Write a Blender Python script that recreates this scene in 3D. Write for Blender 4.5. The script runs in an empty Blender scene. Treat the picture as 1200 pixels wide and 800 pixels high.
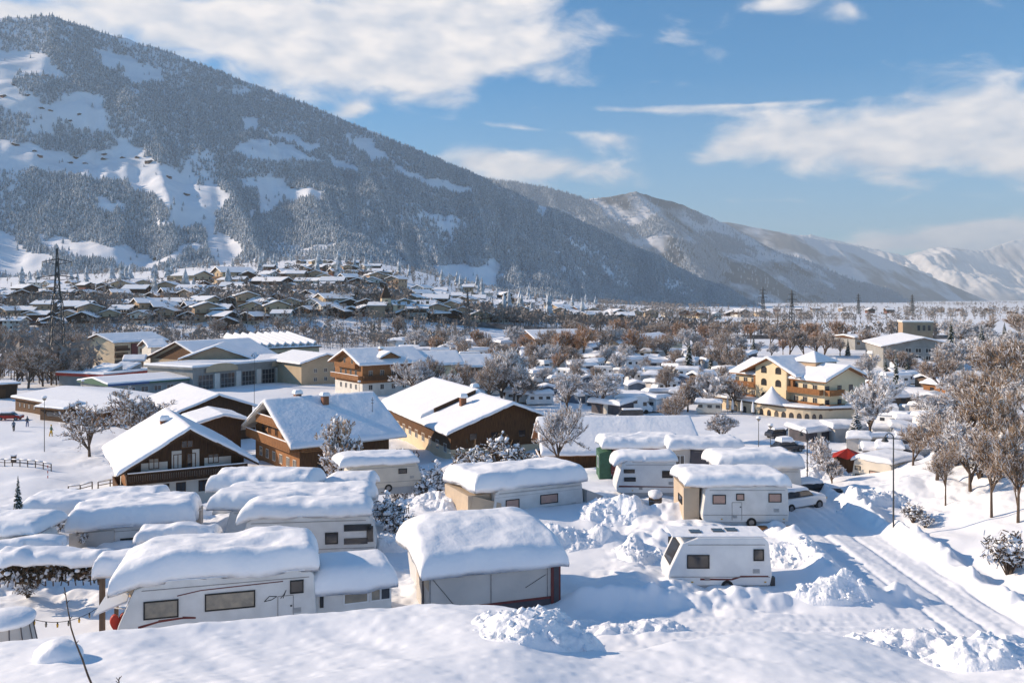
import bpy, math, random
import numpy as np
from mathutils import Vector, Matrix
R = math.radians
random.seed(11)
rng = np.random.default_rng(11)
scene = bpy.context.scene
col = scene.collection
CZ = 26.0            # eye height above the valley floor (z = 0)
F = 1000.0           # focal length for a 1200 px wide frame

# ------------------------------------------------------------------ numpy noise
def _h(ix, iy, s):
    n = (ix.astype(np.int64) * 374761393 + iy.astype(np.int64) * 668265263 + s * 1442695041) & 0xffffffff
    n = ((n ^ (n >> 13)) * 1274126177) & 0xffffffff
    n = n ^ (n >> 16)
    return (n & 0xffffff) / float(0xffffff)
def vn(x, y, s=0):
    x = np.asarray(x, float); y = np.asarray(y, float)
    ix = np.floor(x); iy = np.floor(y); fx = x - ix; fy = y - iy
    fx = fx * fx * fx * (fx * (fx * 6 - 15) + 10); fy = fy * fy * fy * (fy * (fy * 6 - 15) + 10)
    a = _h(ix, iy, s); b = _h(ix + 1, iy, s); c = _h(ix, iy + 1, s); d = _h(ix + 1, iy + 1, s)
    return (a + (b - a) * fx) * (1 - fy) + (c + (d - c) * fx) * fy - 0.5
def fbm(x, y, s=0, o=4, g=0.5):
    t = 0; a = 1.0
    for i in range(o):
        t = t + a * vn(x * 2 ** i + 17.3 * i, y * 2 ** i - 9.1 * i, s + i); a *= g
    return t
def sst(a, b, x):
    t = np.clip((np.asarray(x, float) - a) / (b - a), 0, 1); return t * t * (3 - 2 * t)

# ------------------------------------------------------------------ ground height
CRX = [-600, 0, 200, 350, 500, 560, 610, 660, 700, 760, 850, 908, 1000, 1060, 1110, 1150, 1200, 1800]
CRY = [790, 757, 739, 723, 709, 707, 712, 745, 770, 766, 752, 745, 747, 764, 776, 768, 757, 740]
TPX = [-800, -200, 0, 150, 300, 400, 470, 560, 650, 750, 880, 960, 2000]
TPY = [345, 338, 325, 320, 308, 303, 312, 338, 352, 362, 367, 367.3, 367.3]
def smooth_table(xs, ys, w):
    X = np.arange(min(xs), max(xs) + 1, 2.0); Y = np.interp(X, xs, ys); k = np.exp(-(np.arange(-3 * w, 3 * w + 1, 2.0) / w) ** 2); k /= k.sum(); n = len(k) // 2
    return X, np.convolve(np.pad(Y, n, mode='edge'), k, 'valid')
CRX, CRY = smooth_table(CRX, CRY, 18)
TPX, TPY = smooth_table(TPX, TPY, 40)
def G(x, y):
    x = np.asarray(x, float); y = np.asarray(y, float)
    yy = np.maximum(y, 1.0)
    px = 600 + 1000 * x / yy
    c = 10.4 / ((np.interp(px, CRX, CRY) - 350) / 1000)
    und = 0.22 * vn(x / 7, y / 2.6, 5) + 0.10 * vn(x / 2.2 + y / 4, y / 1.1, 6) + 0.05 * vn(x / .8, y / .7, 7) + .35*vn(x/6+3, y/5, 77) + .09 * vn((x + y * .9) / 1.1, (y - .3 * x) / 3.4, 8) + .03 * vn(x / .3, y / .25, 9)
    zt = -10.4 + (c - y) * 0.095 + und
    zn = -1.8 - 0.55 * y
    zt = np.where(y < 20, np.maximum(zt, zn), zt)
    zl = np.interp(y, [0, 54, 62, 85, 120, 170, 270, 400, 600], [-14, -14, -15.2, -20.8, -21.8, -22.6, -23, -21, -18])
    zr = np.interp(y, [0, 60, 76, 100, 170, 250, 400, 600, 900], [-14, -14.2, -15.8, -19.6, -23.0, -23.2, -21, -18, -15])
    zl = zl + 3 * sst(600, 900, y)
    w = sst(430, 640, px)
    zb = zl * (1 - w) + zr * w
    # camp relief
    camp = sst(30, 40, y) * (1 - sst(110, 160, y))
    rut = sst(16.9, 17.6, x) * (1 - sst(21.8, 22.3, x)) * sst(33, 36, y) * (1 - sst(60, 66, y))
    lane = sst(4, 8, x) * (1 - sst(21, 22, x)) * sst(31, 33, y) * (1 - sst(37.6, 38.6, y))
    smooth = np.clip(rut + lane, 0, 1)
    rough = sst(-.12, .22, vn(x / 9, y / 7, 25))
    rel = 0.75 * vn(x / 5.5, y / 4, 21) + rough * (0.5 * np.abs(vn(x / 2.1, y / 1.7, 22)) + .26 * vn(x / .8, y / .8, 23) * (y < 90) + .12 * vn(x / .33, y / .33, 24) * (y < 70)) + .05 * vn(x / .9, y / .9, 26)
    zb = zb + camp * rel * (1 - .9 * smooth)
    zb = zb + rut * (.07 * vn((x - 19) * 2.6, y / 7, 33) + .10 * vn((x - 19) * 1.1, y / 11, 34)) + lane * (.10 * vn(x / 7, (y - .04 * x) * 2.2, 35) + .07 * vn(x / 3, y * 4, 36)) + smooth * (.05 * np.maximum(vn(x / .5, y / .5, 32), 0) + .04 * vn(x / .22, y / .22, 37)) - rut * .09 * (np.exp(-((x - 18.7) / .16) ** 2) + np.exp(-((x - 20.4) / .16) ** 2)) - lane * (1 - rut) * .09 * (np.exp(-((y - 34.6 - .02 * x) / .16) ** 2) + np.exp(-((y - 36.2 - .02 * x) / .16) ** 2))
    # ploughed banks
    def berm(d, h, wd): return h * np.exp(-(d / wd) ** 2)
    n1 = 1 + 0.7 * vn(x / 1.3, y / 1.3, 41) + .6 * vn(x / .5, y / .5, 42)
    yl = 40.0 + 0.03 * (x - 10) + .5 * vn(x / 5, 0 * x, 43)
    zb = zb + berm(y - yl, .75, .75) * n1 * sst(1.5, 4, x) * (1 - sst(18.6, 19.6, x))
    zb = zb + berm(x - 23.0 - .35 * vn(y / 2, 0 * y, 44), .75, .6) * n1 * sst(27, 30, y) * (1 - sst(66, 72, y))
    zb = zb + berm(y - 55.5 - .4 * vn(x / 3, 0 * x, 45), .6, .8) * n1 * sst(6, 8, x) * (1 - sst(15.5, 17, x))
    zb = zb + berm(y - 49.2 - .4 * vn(x / 3, 0 * x, 46), .7, .9) * n1 * sst(-1, 1, x) * (1 - sst(9, 10.5, x))
    zb = zb + berm(x - 16.2, .6, .8) * n1 * sst(41, 43, y) * (1 - sst(53, 55, y))
    # bright bank on the right
    right = np.clip(x - 23.2, 0, 17) * 0.30 * sst(22, 30, y) * (1 - .3 * sst(60, 95, y)) * (1 - sst(100, 260, y)) * (1 - (1 - sst(1075, 1130, px)) * sst(58, 80, y))
    zb = zb + right + (x > 23) * sst(0, 4, x - 23.2) * (0.5 * vn(x / 5, y / 5, 47) + .15 * vn(x / 1.3, y / 1.3, 48)) * (1 - sst(70, 90, y))
    s = sst(0.0, 4.6, y - c)
    z = zt * (1 - s) + zb * s
    # outer fields, village slope
    z = z + sst(110, 200, y) * (1 - sst(500, 700, y)) * (0.35 * vn(x / 15, y / 15, 51) + .2 * vn(x / 5, y / 6, 52))
    top = -(np.interp(px, TPX, TPY) - 350) / 1000 * 1500
    v = np.clip((y - 380) / 1120, 0, 1) ** .62 * sst(380, 460, y)
    z = z * (1 - v) + v * np.minimum(top, 130) * (top > -15) + v * np.minimum(top, -15) * (top <= -15) + sst(700, 900, y) * (1 - sst(2500, 3500, y)) * 4.0 * vn(x / 90, y / 90, 53)
    z = np.where(y > 1500, z - sst(1500, 3200, y) * (np.maximum(z + 15, 0)), z)
    return z + CZ
def g1(x, y): return float(G(np.array([x]), np.array([y]))[0])
def ray(px, d, py): # world point on the sight line of a photo pixel at depth d
    return Vector(((px - 600) / F * d, d, CZ + (350 - py) / F * d))
def at(px, py, dmin=30., dmax=6000.):
    """ground point seen at a photo pixel"""
    d = np.exp(np.linspace(math.log(dmin), math.log(dmax), 3000))
    x = (px - 600) / F * d
    diff = G(x, d) - (CZ + (350 - py) / F * d)
    k = np.nonzero(diff > 0)[0]
    i = k[0] if len(k) else len(d) - 1
    return Vector((x[i], d[i], g1(x[i], d[i])))
def toz(x, y): return Vector((x, y, g1(x, y)))
def pix(x, y, z): return 600 + F * x / y, 350 - F * (z - CZ) / y

# ------------------------------------------------------------------ materials
MATS = {}
def mat(name, c, rough=.8, c2=None, scale=4., bump=0., bscale=30., metal=0., detail=4., spec=.3, stretch=None, ramp=(.35, .65), coord='Object'):
    m = bpy.data.materials.new(name); m.use_nodes = True
    nt = m.node_tree; b = nt.nodes['Principled BSDF']
    b.inputs['Base Color'].default_value = (*c, 1); b.inputs['Roughness'].default_value = rough
    b.inputs['Metallic'].default_value = metal; b.inputs['Specular IOR Level'].default_value = spec
    tc = nt.nodes.new('ShaderNodeTexCoord'); mp = nt.nodes.new('ShaderNodeMapping')
    nt.links.new(tc.outputs[coord], mp.inputs[0])
    if stretch: mp.inputs['Scale'].default_value = stretch
    if c2:
        n = nt.nodes.new('ShaderNodeTexNoise'); n.inputs['Scale'].default_value = scale; n.inputs['Detail'].default_value = detail
        nt.links.new(mp.outputs[0], n.inputs[0])
        r = nt.nodes.new('ShaderNodeValToRGB'); r.color_ramp.elements[0].position = ramp[0]; r.color_ramp.elements[1].position = ramp[1]
        r.color_ramp.elements[0].color = (*c, 1); r.color_ramp.elements[1].color = (*c2, 1)
        nt.links.new(n.outputs[0], r.inputs[0]); nt.links.new(r.outputs[0], b.inputs['Base Color'])
    if bump:
        n = nt.nodes.new('ShaderNodeTexNoise'); n.inputs['Scale'].default_value = bscale; n.inputs['Detail'].default_value = 5
        nt.links.new(mp.outputs[0], n.inputs[0])
        bp = nt.nodes.new('ShaderNodeBump'); bp.inputs['Strength'].default_value = 1; bp.inputs['Distance'].default_value = bump
        nt.links.new(n.outputs[0], bp.inputs['Height']); nt.links.new(bp.outputs[0], b.inputs['Normal'])
    MATS[name] = m
    return m
SNOWC = (.86, .875, .90)
M = {}
M['snow'] = mat('snow', SNOWC, .65, (.80, .82, .86), .6, bump=.05, bscale=1.6, coord='Object')
M['snowroof'] = mat('snow_roof', SNOWC, .65, (.82, .84, .88), .8, bump=.05, bscale=2.2)
M['snowlump'] = mat('snow_lump', SNOWC, .7, (.80, .83, .88), 2., bump=.04, bscale=9)
M['shell'] = mat('caravan_shell', (.66, .66, .65), .4, (.56, .56, .55), 1.2, bump=.002, bscale=60, spec=.4)
M['shell_w'] = mat('caravan_shell_white', (.74, .75, .75), .35, (.64, .65, .66), .9, spec=.4)
M['shell_b'] = mat('caravan_shell_beige', (.58, .53, .45), .5, (.5, .46, .4), 1.2)
M['shell_g'] = mat('caravan_panel_grey', (.38, .39, .40), .5, (.32, .33, .34), 1.2)
M['awn_g'] = mat('awning_grey', (.52, .49, .46), .85, (.44, .42, .40), .7, bump=.03, bscale=2.5)
M['awn_b'] = mat('awning_beige', (.52, .42, .31), .85, (.43, .35, .27), .9, bump=.03, bscale=2.5)
M['awn_d'] = mat('awning_dark', (.10, .09, .10), .85, (.06, .06, .07), .9, bump=.02, bscale=2.5)
M['awn_blue'] = mat('awning_blue_grey', (.13, .17, .23), .85, (.10, .13, .17), .9)
M['maroon'] = mat('maroon_trim', (.16, .04, .035), .6, (.11, .03, .03), 3)
M['glass'] = mat('dark_glass', (.025, .027, .03), .08, (.05, .05, .055), .7, spec=.6)
M['glass_t'] = mat('curtained_glass', (.30, .26, .20), .25, (.20, .18, .15), 3., spec=.5)
M['glass_p'] = mat('pink_curtained_glass', (.46, .28, .22), .3, (.36, .24, .2), 3., spec=.5)
M['rubber'] = mat('black_rubber', (.02, .02, .02), .6)
M['metal'] = mat('grey_metal', (.25, .26, .27), .4, (.18, .18, .19), 6, metal=.7)
M['steel_d'] = mat('dark_steel', (.045, .05, .055), .5, (.07, .07, .07), 4, metal=.3)
M['wood_d'] = mat('dark_timber', (.045, .025, .014), .8, (.085, .045, .022), 2., stretch=(6, 6, .5), bump=.01, bscale=20)
M['wood_m'] = mat('brown_timber', (.14, .065, .025), .8, (.07, .034, .015), 2., stretch=(6, 6, .5), bump=.01, bscale=20)
M['wood_o'] = mat('warm_timber', (.33, .15, .055), .75, (.20, .09, .035), 2.5, stretch=(5, 5, .6))
M['wood_grey'] = mat('weathered_timber', (.17, .12, .085), .85, (.10, .07, .05), 2., stretch=(6, 6, .5))
M['plaster'] = mat('white_plaster', (.64, .62, .57), .9, (.55, .53, .49), .8)
M['cream'] = mat('cream_plaster', (.66, .54, .38), .9, (.58, .48, .34), .6)
M['yellow'] = mat('yellow_plaster', (.68, .57, .38), .9, (.61, .51, .34), .5)
M['ochre'] = mat('ochre_plaster', (.50, .39, .26), .9, (.43, .34, .23), .5)
M['grey'] = mat('grey_concrete', (.30, .30, .29), .9, (.24, .24, .23), .6)
M['tan'] = mat('tan_plaster', (.42, .31, .21), .9, (.36, .26, .18), .5)
M['redbrown'] = mat('red_brown_cladding', (.22, .075, .04), .8, (.15, .055, .03), 1.)
M['red'] = mat('red_paint', (.42, .035, .02), .55, (.32, .03, .02), 3)
M['blue'] = mat('blue_paint', (.03, .09, .25), .5, (.025, .07, .19), 3)
M['greenp'] = mat('green_paint', (.05, .13, .08), .6, (.04, .10, .06), 3)
M['carw'] = mat('white_car_paint', (.72, .73, .74), .25, spec=.5)
M['card'] = mat('dark_car_paint', (.02, .025, .035), .25, spec=.6)
M['yel'] = mat('yellow_machine_paint', (.75, .42, .02), .5, (.6, .33, .02), 3)
M['copper'] = mat('copper_trim', (.25, .10, .05), .6, (.18, .08, .04), 3)
M['bark'] = mat('bark', (.075, .05, .035), .9, (.13, .095, .07), 5., stretch=(3, 3, .6))
M['twig'] = mat('frosted_brown_twigs', (.24, .145, .08), .9, (.46, .34, .24), .9)
M['twig_o'] = mat('russet_twigs', (.42, .20, .08), .9, (.46, .30, .18), .9)
M['twig_f'] = mat('heavily_frosted_twigs', (.36, .26, .19), .9, (.58, .50, .44), 1.1)
M['frost'] = mat('frost', (.78, .79, .82), .8, (.70, .72, .76), 2)
M['needle'] = mat('conifer_needles', (.018, .032, .02), .85, (.05, .065, .04), 3.)
M['hedge'] = mat('hedge_leaves', (.05, .045, .03), .9, (.14, .085, .05), 5)
M['tin'] = mat('roof_tin_brown', (.085, .06, .05), .6, (.06, .045, .04), 2)
M['dirt'] = mat('grit_stained_snow', (.30, .24, .19), .9, (.75, .75, .78), 2.2, ramp=(.36,.5))

def rmat(name, cols, rough=.9):
    """foliage colour that differs from instance to instance"""
    m = bpy.data.materials.new(name); m.use_nodes = True; nt = m.node_tree; b = nt.nodes['Principled BSDF']
    b.inputs['Roughness'].default_value = rough; b.inputs['Specular IOR Level'].default_value = .1
    oi = nt.nodes.new('ShaderNodeObjectInfo'); geo = nt.nodes.new('ShaderNodeNewGeometry')
    r = nt.nodes.new('ShaderNodeValToRGB'); e = r.color_ramp.elements
    e[0].color = (*cols[0], 1); e[1].color = (*cols[-1], 1)
    for i, c in enumerate(cols[1:-1]): k = e.new((i + 1) / (len(cols) - 1)); k.color = (*c, 1)
    nt.links.new(oi.outputs['Random'], r.inputs[0])
    # frost lying on the boughs: patchy, broken by noise
    n = nt.nodes.new('ShaderNodeTexNoise'); n.inputs['Scale'].default_value = .35; n.inputs['Detail'].default_value = 4
    nt.links.new(geo.outputs['Position'], n.inputs[0])
    mr = nt.nodes.new('ShaderNodeMapRange'); mr.inputs[1].default_value = .38; mr.inputs[2].default_value = .66; mr.inputs[3].default_value = .26; mr.inputs[4].default_value = .9
    nt.links.new(n.outputs[0], mr.inputs[0])
    mx = nt.nodes.new('ShaderNodeMix'); mx.data_type = 'RGBA'; mx.inputs[7].default_value = (.66, .71, .78, 1)
    nt.links.new(mr.outputs[0], mx.inputs[0]); nt.links.new(r.outputs[0], mx.inputs[6]); nt.links.new(mx.outputs[2], b.inputs['Base Color'])
    return m

# ------------------------------------------------------------------ mesh helpers
class MB:
    """mesh builder: collects faces with material slots"""
    def __init__(s): s.v = []; s.f = []; s.m = []; s.mats = []
    def slot(s, m):
        if m not in s.mats: s.mats.append(m)
        return s.mats.index(m)
    def add(s, vs, fs, m):
        o = len(s.v); k = s.slot(m); s.v.extend([tuple(v) for v in vs])
        for f in fs: s.f.append(tuple(i + o for i in f)); s.m.append(k)
    def box(s, x0, x1, y0, y1, z0, z1, m, rot=None, piv=None):
        vs = [Vector((x, y, z)) for z in (z0, z1) for x, y in ((x0, y0), (x1, y0), (x1, y1), (x0, y1))]
        if rot is not None:
            p = Vector(piv) if piv is not None else Vector(((x0 + x1) / 2, (y0 + y1) / 2, (z0 + z1) / 2))
            vs = [rot @ (v - p) + p for v in vs]
        s.add(vs, [(3, 2, 1, 0), (4, 5, 6, 7), (0, 1, 5, 4), (1, 2, 6, 5), (2, 3, 7, 6), (3, 0, 4, 7)], m)
    def tube(s, a, b, r0, r1, m, n=6, caps=True):
        a = Vector(a); b = Vector(b); d = (b - a)
        if d.length < 1e-6: return
        q = d.normalized().to_track_quat('Z', 'Y').to_matrix()
        vs = []
        for p, r in ((a, r0), (b, r1)):
            for i in range(n): t = 2 * math.pi * i / n; vs.append(p + q @ Vector((r * math.cos(t), r * math.sin(t), 0)))
        fs = [(i, (i + 1) % n, n + (i + 1) % n, n + i) for i in range(n)]
        if caps: fs += [tuple(range(n - 1, -1, -1)), tuple(range(n, 2 * n))]
        s.add(vs, fs, m)
    def prism(s, prof, y0, y1, m):
        """profile in x-z (counter-clockwise seen from -y) extruded along y"""
        n = len(prof); vs = [(x, y0, z) for x, z in prof] + [(x, y1, z) for x, z in prof]
        s.add(vs, [tuple(range(n)), tuple(range(2 * n - 1, n - 1, -1))] + [(i, n + i, n + (i + 1) % n, (i + 1) % n) for i in range(n)], m)
    def build(s, name, parent=None, smooth=False, bevel=0, m0=None):
        me = bpy.data.meshes.new(name); me.from_pydata(s.v, [], s.f); me.update()
        for m in s.mats: me.materials.append(M[m] if isinstance(m, str) else m)
        me.polygons.foreach_set('material_index', s.m)
        if smooth: me.polygons.foreach_set('use_smooth', [True] * len(me.polygons))
        o = bpy.data.objects.new(name, me); col.objects.link(o)
        if parent: o.parent = parent
        if bevel:
            b = o.modifiers.new('bevel', 'BEVEL'); b.width = bevel; b.segments = 3; b.limit_method = 'ANGLE'; b.angle_limit = R(35)
        return o
def npmesh(name, V, Fq, mats, midx=None, smooth=False, parent=None):
    """V (n,3), Fq (m,k) arrays"""
    me = bpy.data.meshes.new(name); V = np.asarray(V, np.float32); Fq = np.asarray(Fq, np.int32); k = Fq.shape[1]
    me.vertices.add(len(V)); me.vertices.foreach_set('co', V.ravel())
    me.loops.add(Fq.size); me.loops.foreach_set('vertex_index', Fq.ravel())
    me.polygons.add(len(Fq)); me.polygons.foreach_set('loop_start', np.arange(0, Fq.size, k, dtype=np.int32)); me.polygons.foreach_set('loop_total', np.full(len(Fq), k, np.int32))
    for m in mats: me.materials.append(M[m] if isinstance(m, str) else m)
    if midx is not None: me.polygons.foreach_set('material_index', np.asarray(midx, np.int32))
    me.polygons.foreach_set('use_smooth', np.full(len(Fq), smooth))
    me.update(calc_edges=True); me.validate()
    o = bpy.data.objects.new(name, me); col.objects.link(o)
    if parent: o.parent = parent
    return o
def grid_faces(nr, nc):
    i = np.arange((nr - 1) * (nc - 1)); r = i // (nc - 1); c = i % (nc - 1); a = r * nc + c
    return np.stack([a, a + 1, a + nc + 1, a + nc], 1)
def tag(o, label=None, cat=None, group=None, kind=None):
    if label: o['label'] = label
    if cat: o['category'] = cat
    if group: o['group'] = group
    if kind: o['kind'] = kind
    return o
def empty(name, loc, rz=0., label=None, cat=None, group=None):
    o = bpy.data.objects.new(name, None); col.objects.link(o); o.location = loc; o.rotation_euler = (0, 0, rz); o.empty_display_size = .3
    return tag(o, label, cat, group)
KIDS = {}
def kids(o):
    if o.name not in KIDS: KIDS[o.name] = [c for c in bpy.data.objects if c.parent == o]
    return KIDS[o.name]
def copy_tree(o, parent=None):
    c = o.copy(); col.objects.link(c); c.parent = parent
    for ch in kids(o): copy_tree(ch, c)
    return c
ORD = ['', 'first', 'second', 'third', 'fourth', 'fifth', 'sixth', 'seventh', 'eighth', 'ninth', 'tenth', 'eleventh', 'twelfth', 'thirteenth', 'fourteenth', 'fifteenth', 'sixteenth', 'seventeenth', 'eighteenth', 'nineteenth', 'twentieth']
def nth(i, n):
    """ordinal counted from the nearer end of a row of n (i from 0)"""
    if i <= (n - 1) / 2: return ('leftmost' if i == 0 else ORD[i + 1] + ' from the left')
    return ('rightmost' if i == n - 1 else ORD[n - i] + ' from the right')
# ================================================================== camera, light, sky
cam = bpy.data.cameras.new('camera'); cam.lens = 30.0; cam.sensor_width = 36.0; cam.shift_y = -50 / 1200; cam.clip_end = 60000; cam.clip_start = .2
co = bpy.data.objects.new('camera', cam); col.objects.link(co); co.location = (0, 0, CZ); co.rotation_euler = (R(90), 0, 0); scene.camera = co
scene.view_settings.view_transform = 'Standard'; scene.view_settings.look = 'None'; scene.view_settings.gamma = 1; scene.view_settings.exposure = EXPO = 0.92
SUN_EL = R(23); SUN_AZ = R(-78)      # azimuth from +Y towards +X
sd = Vector((math.sin(SUN_AZ) * math.cos(SUN_EL), math.cos(SUN_AZ) * math.cos(SUN_EL), math.sin(SUN_EL)))
sl = bpy.data.lights.new('sun', 'SUN'); sl.energy = 4.25; sl.angle = R(.6); sl.color = (1.0, .80, .60)
so = bpy.data.objects.new('sun', sl); col.objects.link(so); so.rotation_euler = sd.to_track_quat('Z', 'Y').to_euler(); so.location = (-200, 80, 150)

w = bpy.data.worlds.new('World'); scene.world = w; w.use_nodes = True; w.cycles.sampling_method = 'MANUAL'; w.cycles.sample_map_resolution = 512
nt = w.node_tree; N = nt.nodes; L = nt.links; bg = N['Background']; bg.inputs[1].default_value = .085
sky = N.new('ShaderNodeTexSky'); sky.sky_type = 'NISHITA'; sky.sun_disc = False; sky.sun_elevation = SUN_EL; sky.sun_rotation = SUN_AZ; sky.altitude = 600; sky.air_density = 1.0; sky.dust_density = .15; sky.ozone_density = 4.5
hs = N.new('ShaderNodeHueSaturation'); hs.inputs['Saturation'].default_value = 2.3; hs.inputs['Hue'].default_value = .492; hs.inputs['Value'].default_value = .95; L.new(sky.outputs[0], hs.inputs['Color'])
tc = N.new('ShaderNodeTexCoord')
def mth(op, a, b=None, c=None, clamp=False):
    n = N.new('ShaderNodeMath'); n.operation = op; n.use_clamp = clamp
    for i, q in enumerate((a, b, c)):
        if q is None: continue
        if isinstance(q, (int, float)): n.inputs[i].default_value = q
        else: L.new(q, n.inputs[i])
    return n.outputs[0]
sx = N.new('ShaderNodeSeparateXYZ'); L.new(tc.outputs['Generated'], sx.inputs[0])
az = mth('ARCTAN2', sx.outputs[0], sx.outputs[1])
el = mth('ARCSINE', sx.outputs[2])
def aze(px, py):
    X = (px - 600) / F; Z = (350 - py) / F
    return math.atan2(X, 1), math.atan2(Z, math.hypot(X, 1))
# cumulus and veil banks: centre px, py, half width, half height (px), tilt, weight
CL = [(330, 28, 300, 58, -8, 1.25), (560, 78, 190, 40, -12, 1.15), (440, 60, 200, 50, -10, 1.15), (150, 5, 130, 26, 0, 1.0), (540, 8, 90, 18, -10, .9),
      (640, 198, 115, 28, -3, 1.35), (560, 190, 60, 18, -3, 1.0), (412, 130, 22, 9, -20, 1.1), (712, 162, 26, 13, 5, .85),
      (1010, 165, 110, 36, -4, 1.35), (1120, 150, 130, 50, -8, 1.45), (850, 172, 42, 22, 0, 1.1), (820, 190, 40, 14, 0, .9), (1190, 180, 60, 40, 0, 1.2), (905, 160, 50, 24, 0, 1.15),
      (910, 4, 34, 11, 0, 1.0), (998, 14, 28, 15, 30, .95), (1130, 282, 140, 17, 0, 2.0), (1010, 288, 60, 8, 0, .8), (1180, 272, 70, 14, 0, 1.6), (10, 12, 46, 14, 0, .9),
      (800, 48, 50, 18, 20, .5), (770, 130, 210, 7, 3, .75), (880, 123, 120, 4, 1, .8), (610, 150, 130, 5, 6, .6), (1040, 240, 50, 4, -20, .45), (900, 235, 120, 5, 2, .4), (760, 95, 140, 10, 4, .35), (950, 20, 200, 40, 5, .25)]
ns = N.new('ShaderNodeTexNoise'); ns.inputs['Scale'].default_value = 11; ns.inputs['Detail'].default_value = 8; ns.inputs['Roughness'].default_value = .58; ns.inputs['Distortion'].default_value = .4
cmb = N.new('ShaderNodeCombineXYZ'); L.new(az, cmb.inputs[0]); L.new(mth('MULTIPLY', el, 2.1), cmb.inputs[1]); L.new(cmb.outputs[0], ns.inputs[0])
tot = None
cp0 = N.new('ShaderNodeCombineXYZ'); L.new(az, cp0.inputs[0]); L.new(el, cp0.inputs[1]); p0 = cp0.outputs[0]
# unseen cloud beside and behind the viewer, added to whiten shadow fill: azimuth, elevation (degrees) instead of a photo position
CL += [('a', 150, 35, 700, 260, 0, 1.3), ('a', -140, 50, 600, 250, 0, 1.3), ('a', 95, 30, 380, 160, 0, 1.2), ('a', 20, 68, 600, 220, 0, 1.0), ('a', -100, 60, 350, 150, 0, .9)]
for q_ in CL:
    if q_[0] == 'a': a0, e0 = R(q_[1]), R(q_[2]); rw, rh, tilt, wt = q_[3:]
    else: (px, py, rw, rh, tilt, wt) = q_; a0, e0 = aze(px, py)
    ct, st_ = math.cos(R(tilt)), math.sin(R(tilt))
    mp = N.new('ShaderNodeMapping'); mp.vector_type = 'TEXTURE'; L.new(p0, mp.inputs[0])
    mp.inputs['Location'].default_value = (a0, e0, 0); mp.inputs['Rotation'].default_value = (0, 0, -R(tilt)); mp.inputs['Scale'].default_value = (rw / F * 1.9, rh / F * 1.9, 1)
    gr = N.new('ShaderNodeTexGradient'); gr.gradient_type = 'QUADRATIC_SPHERE'; L.new(mp.outputs[0], gr.inputs[0])
    tot = mth('MULTIPLY', gr.outputs[1], wt * 1.15) if tot is None else mth('MULTIPLY_ADD', gr.outputs[1], wt * 1.15, tot)
dn = mth('ADD', mth('MULTIPLY', mth('SUBTRACT', ns.outputs[0], .5), 2.7), mth('MINIMUM', tot, 1.6))
mr = N.new('ShaderNodeMapRange'); mr.interpolation_type = 'SMOOTHSTEP'; mr.inputs[1].default_value = .34; mr.inputs[2].default_value = 1.35; L.new(dn, mr.inputs[0])
veil = N.new('ShaderNodeMapRange'); veil.inputs[1].default_value = .25; veil.inputs[2].default_value = -.02; veil.inputs[4].default_value = .45; L.new(el, veil.inputs[0])
# thicker parts of a cloud are greyer, its edges glow
ns2 = N.new('ShaderNodeTexNoise'); ns2.inputs['Scale'].default_value = 22; ns2.inputs['Detail'].default_value = 2; L.new(cmb.outputs[0], ns2.inputs[0])
cr = N.new('ShaderNodeMapRange'); cr.inputs[1].default_value = .32; cr.inputs[2].default_value = .68; L.new(ns2.outputs[0], cr.inputs[0])
cc = N.new('ShaderNodeMix'); cc.data_type = 'RGBA'; cc.inputs[6].default_value = (4.6, 4.8, 5.3, 1); cc.inputs[7].default_value = (7.6, 7.0, 6.6, 1); L.new(cr.outputs[0], cc.inputs[0])
vc = N.new('ShaderNodeMix'); vc.data_type = 'RGBA'; vc.inputs[7].default_value = (4.2, 4.7, 5.2, 1); L.new(veil.outputs[0], vc.inputs[0]); L.new(hs.outputs[0], vc.inputs[6])
mx = N.new('ShaderNodeMix'); mx.data_type = 'RGBA'; L.new(mth('MULTIPLY', mr.outputs[0], .93), mx.inputs[0]); L.new(vc.outputs[2], mx.inputs[6]); L.new(cc.outputs[2], mx.inputs[7]); L.new(mx.outputs[2], bg.inputs[0])

# ================================================================== ground
txs = np.concatenate([np.linspace(-2.2, -.66, 90)[:-1], np.linspace(-.66, .66, 760), np.linspace(.66, 2.2, 90)[1:]])
ys = np.concatenate([np.linspace(.6, 18, 30)[:-1], np.exp(np.linspace(math.log(18), math.log(70), 520))[:-1], np.exp(np.linspace(math.log(70), math.log(400), 230))[:-1], np.exp(np.linspace(math.log(400), math.log(15500), 170))])
YY, TT = np.meshgrid(ys, txs, indexing='ij')
XX = TT * np.maximum(YY, 3)
XX = np.clip(XX, -9000, 11000)
ZZ = G(XX, YY)
gm = mat('snow_ground', SNOWC, .65, (.78, .81, .86), .08, bump=.035, bscale=.9, detail=8)
ground = npmesh('ground', np.stack([XX.ravel(), YY.ravel(), ZZ.ravel()], 1), grid_faces(len(ys), len(txs)), [gm], smooth=True)
tag(ground, kind='structure')
# darker far fields, hedges and woods on the far valley floor come from real objects below

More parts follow.
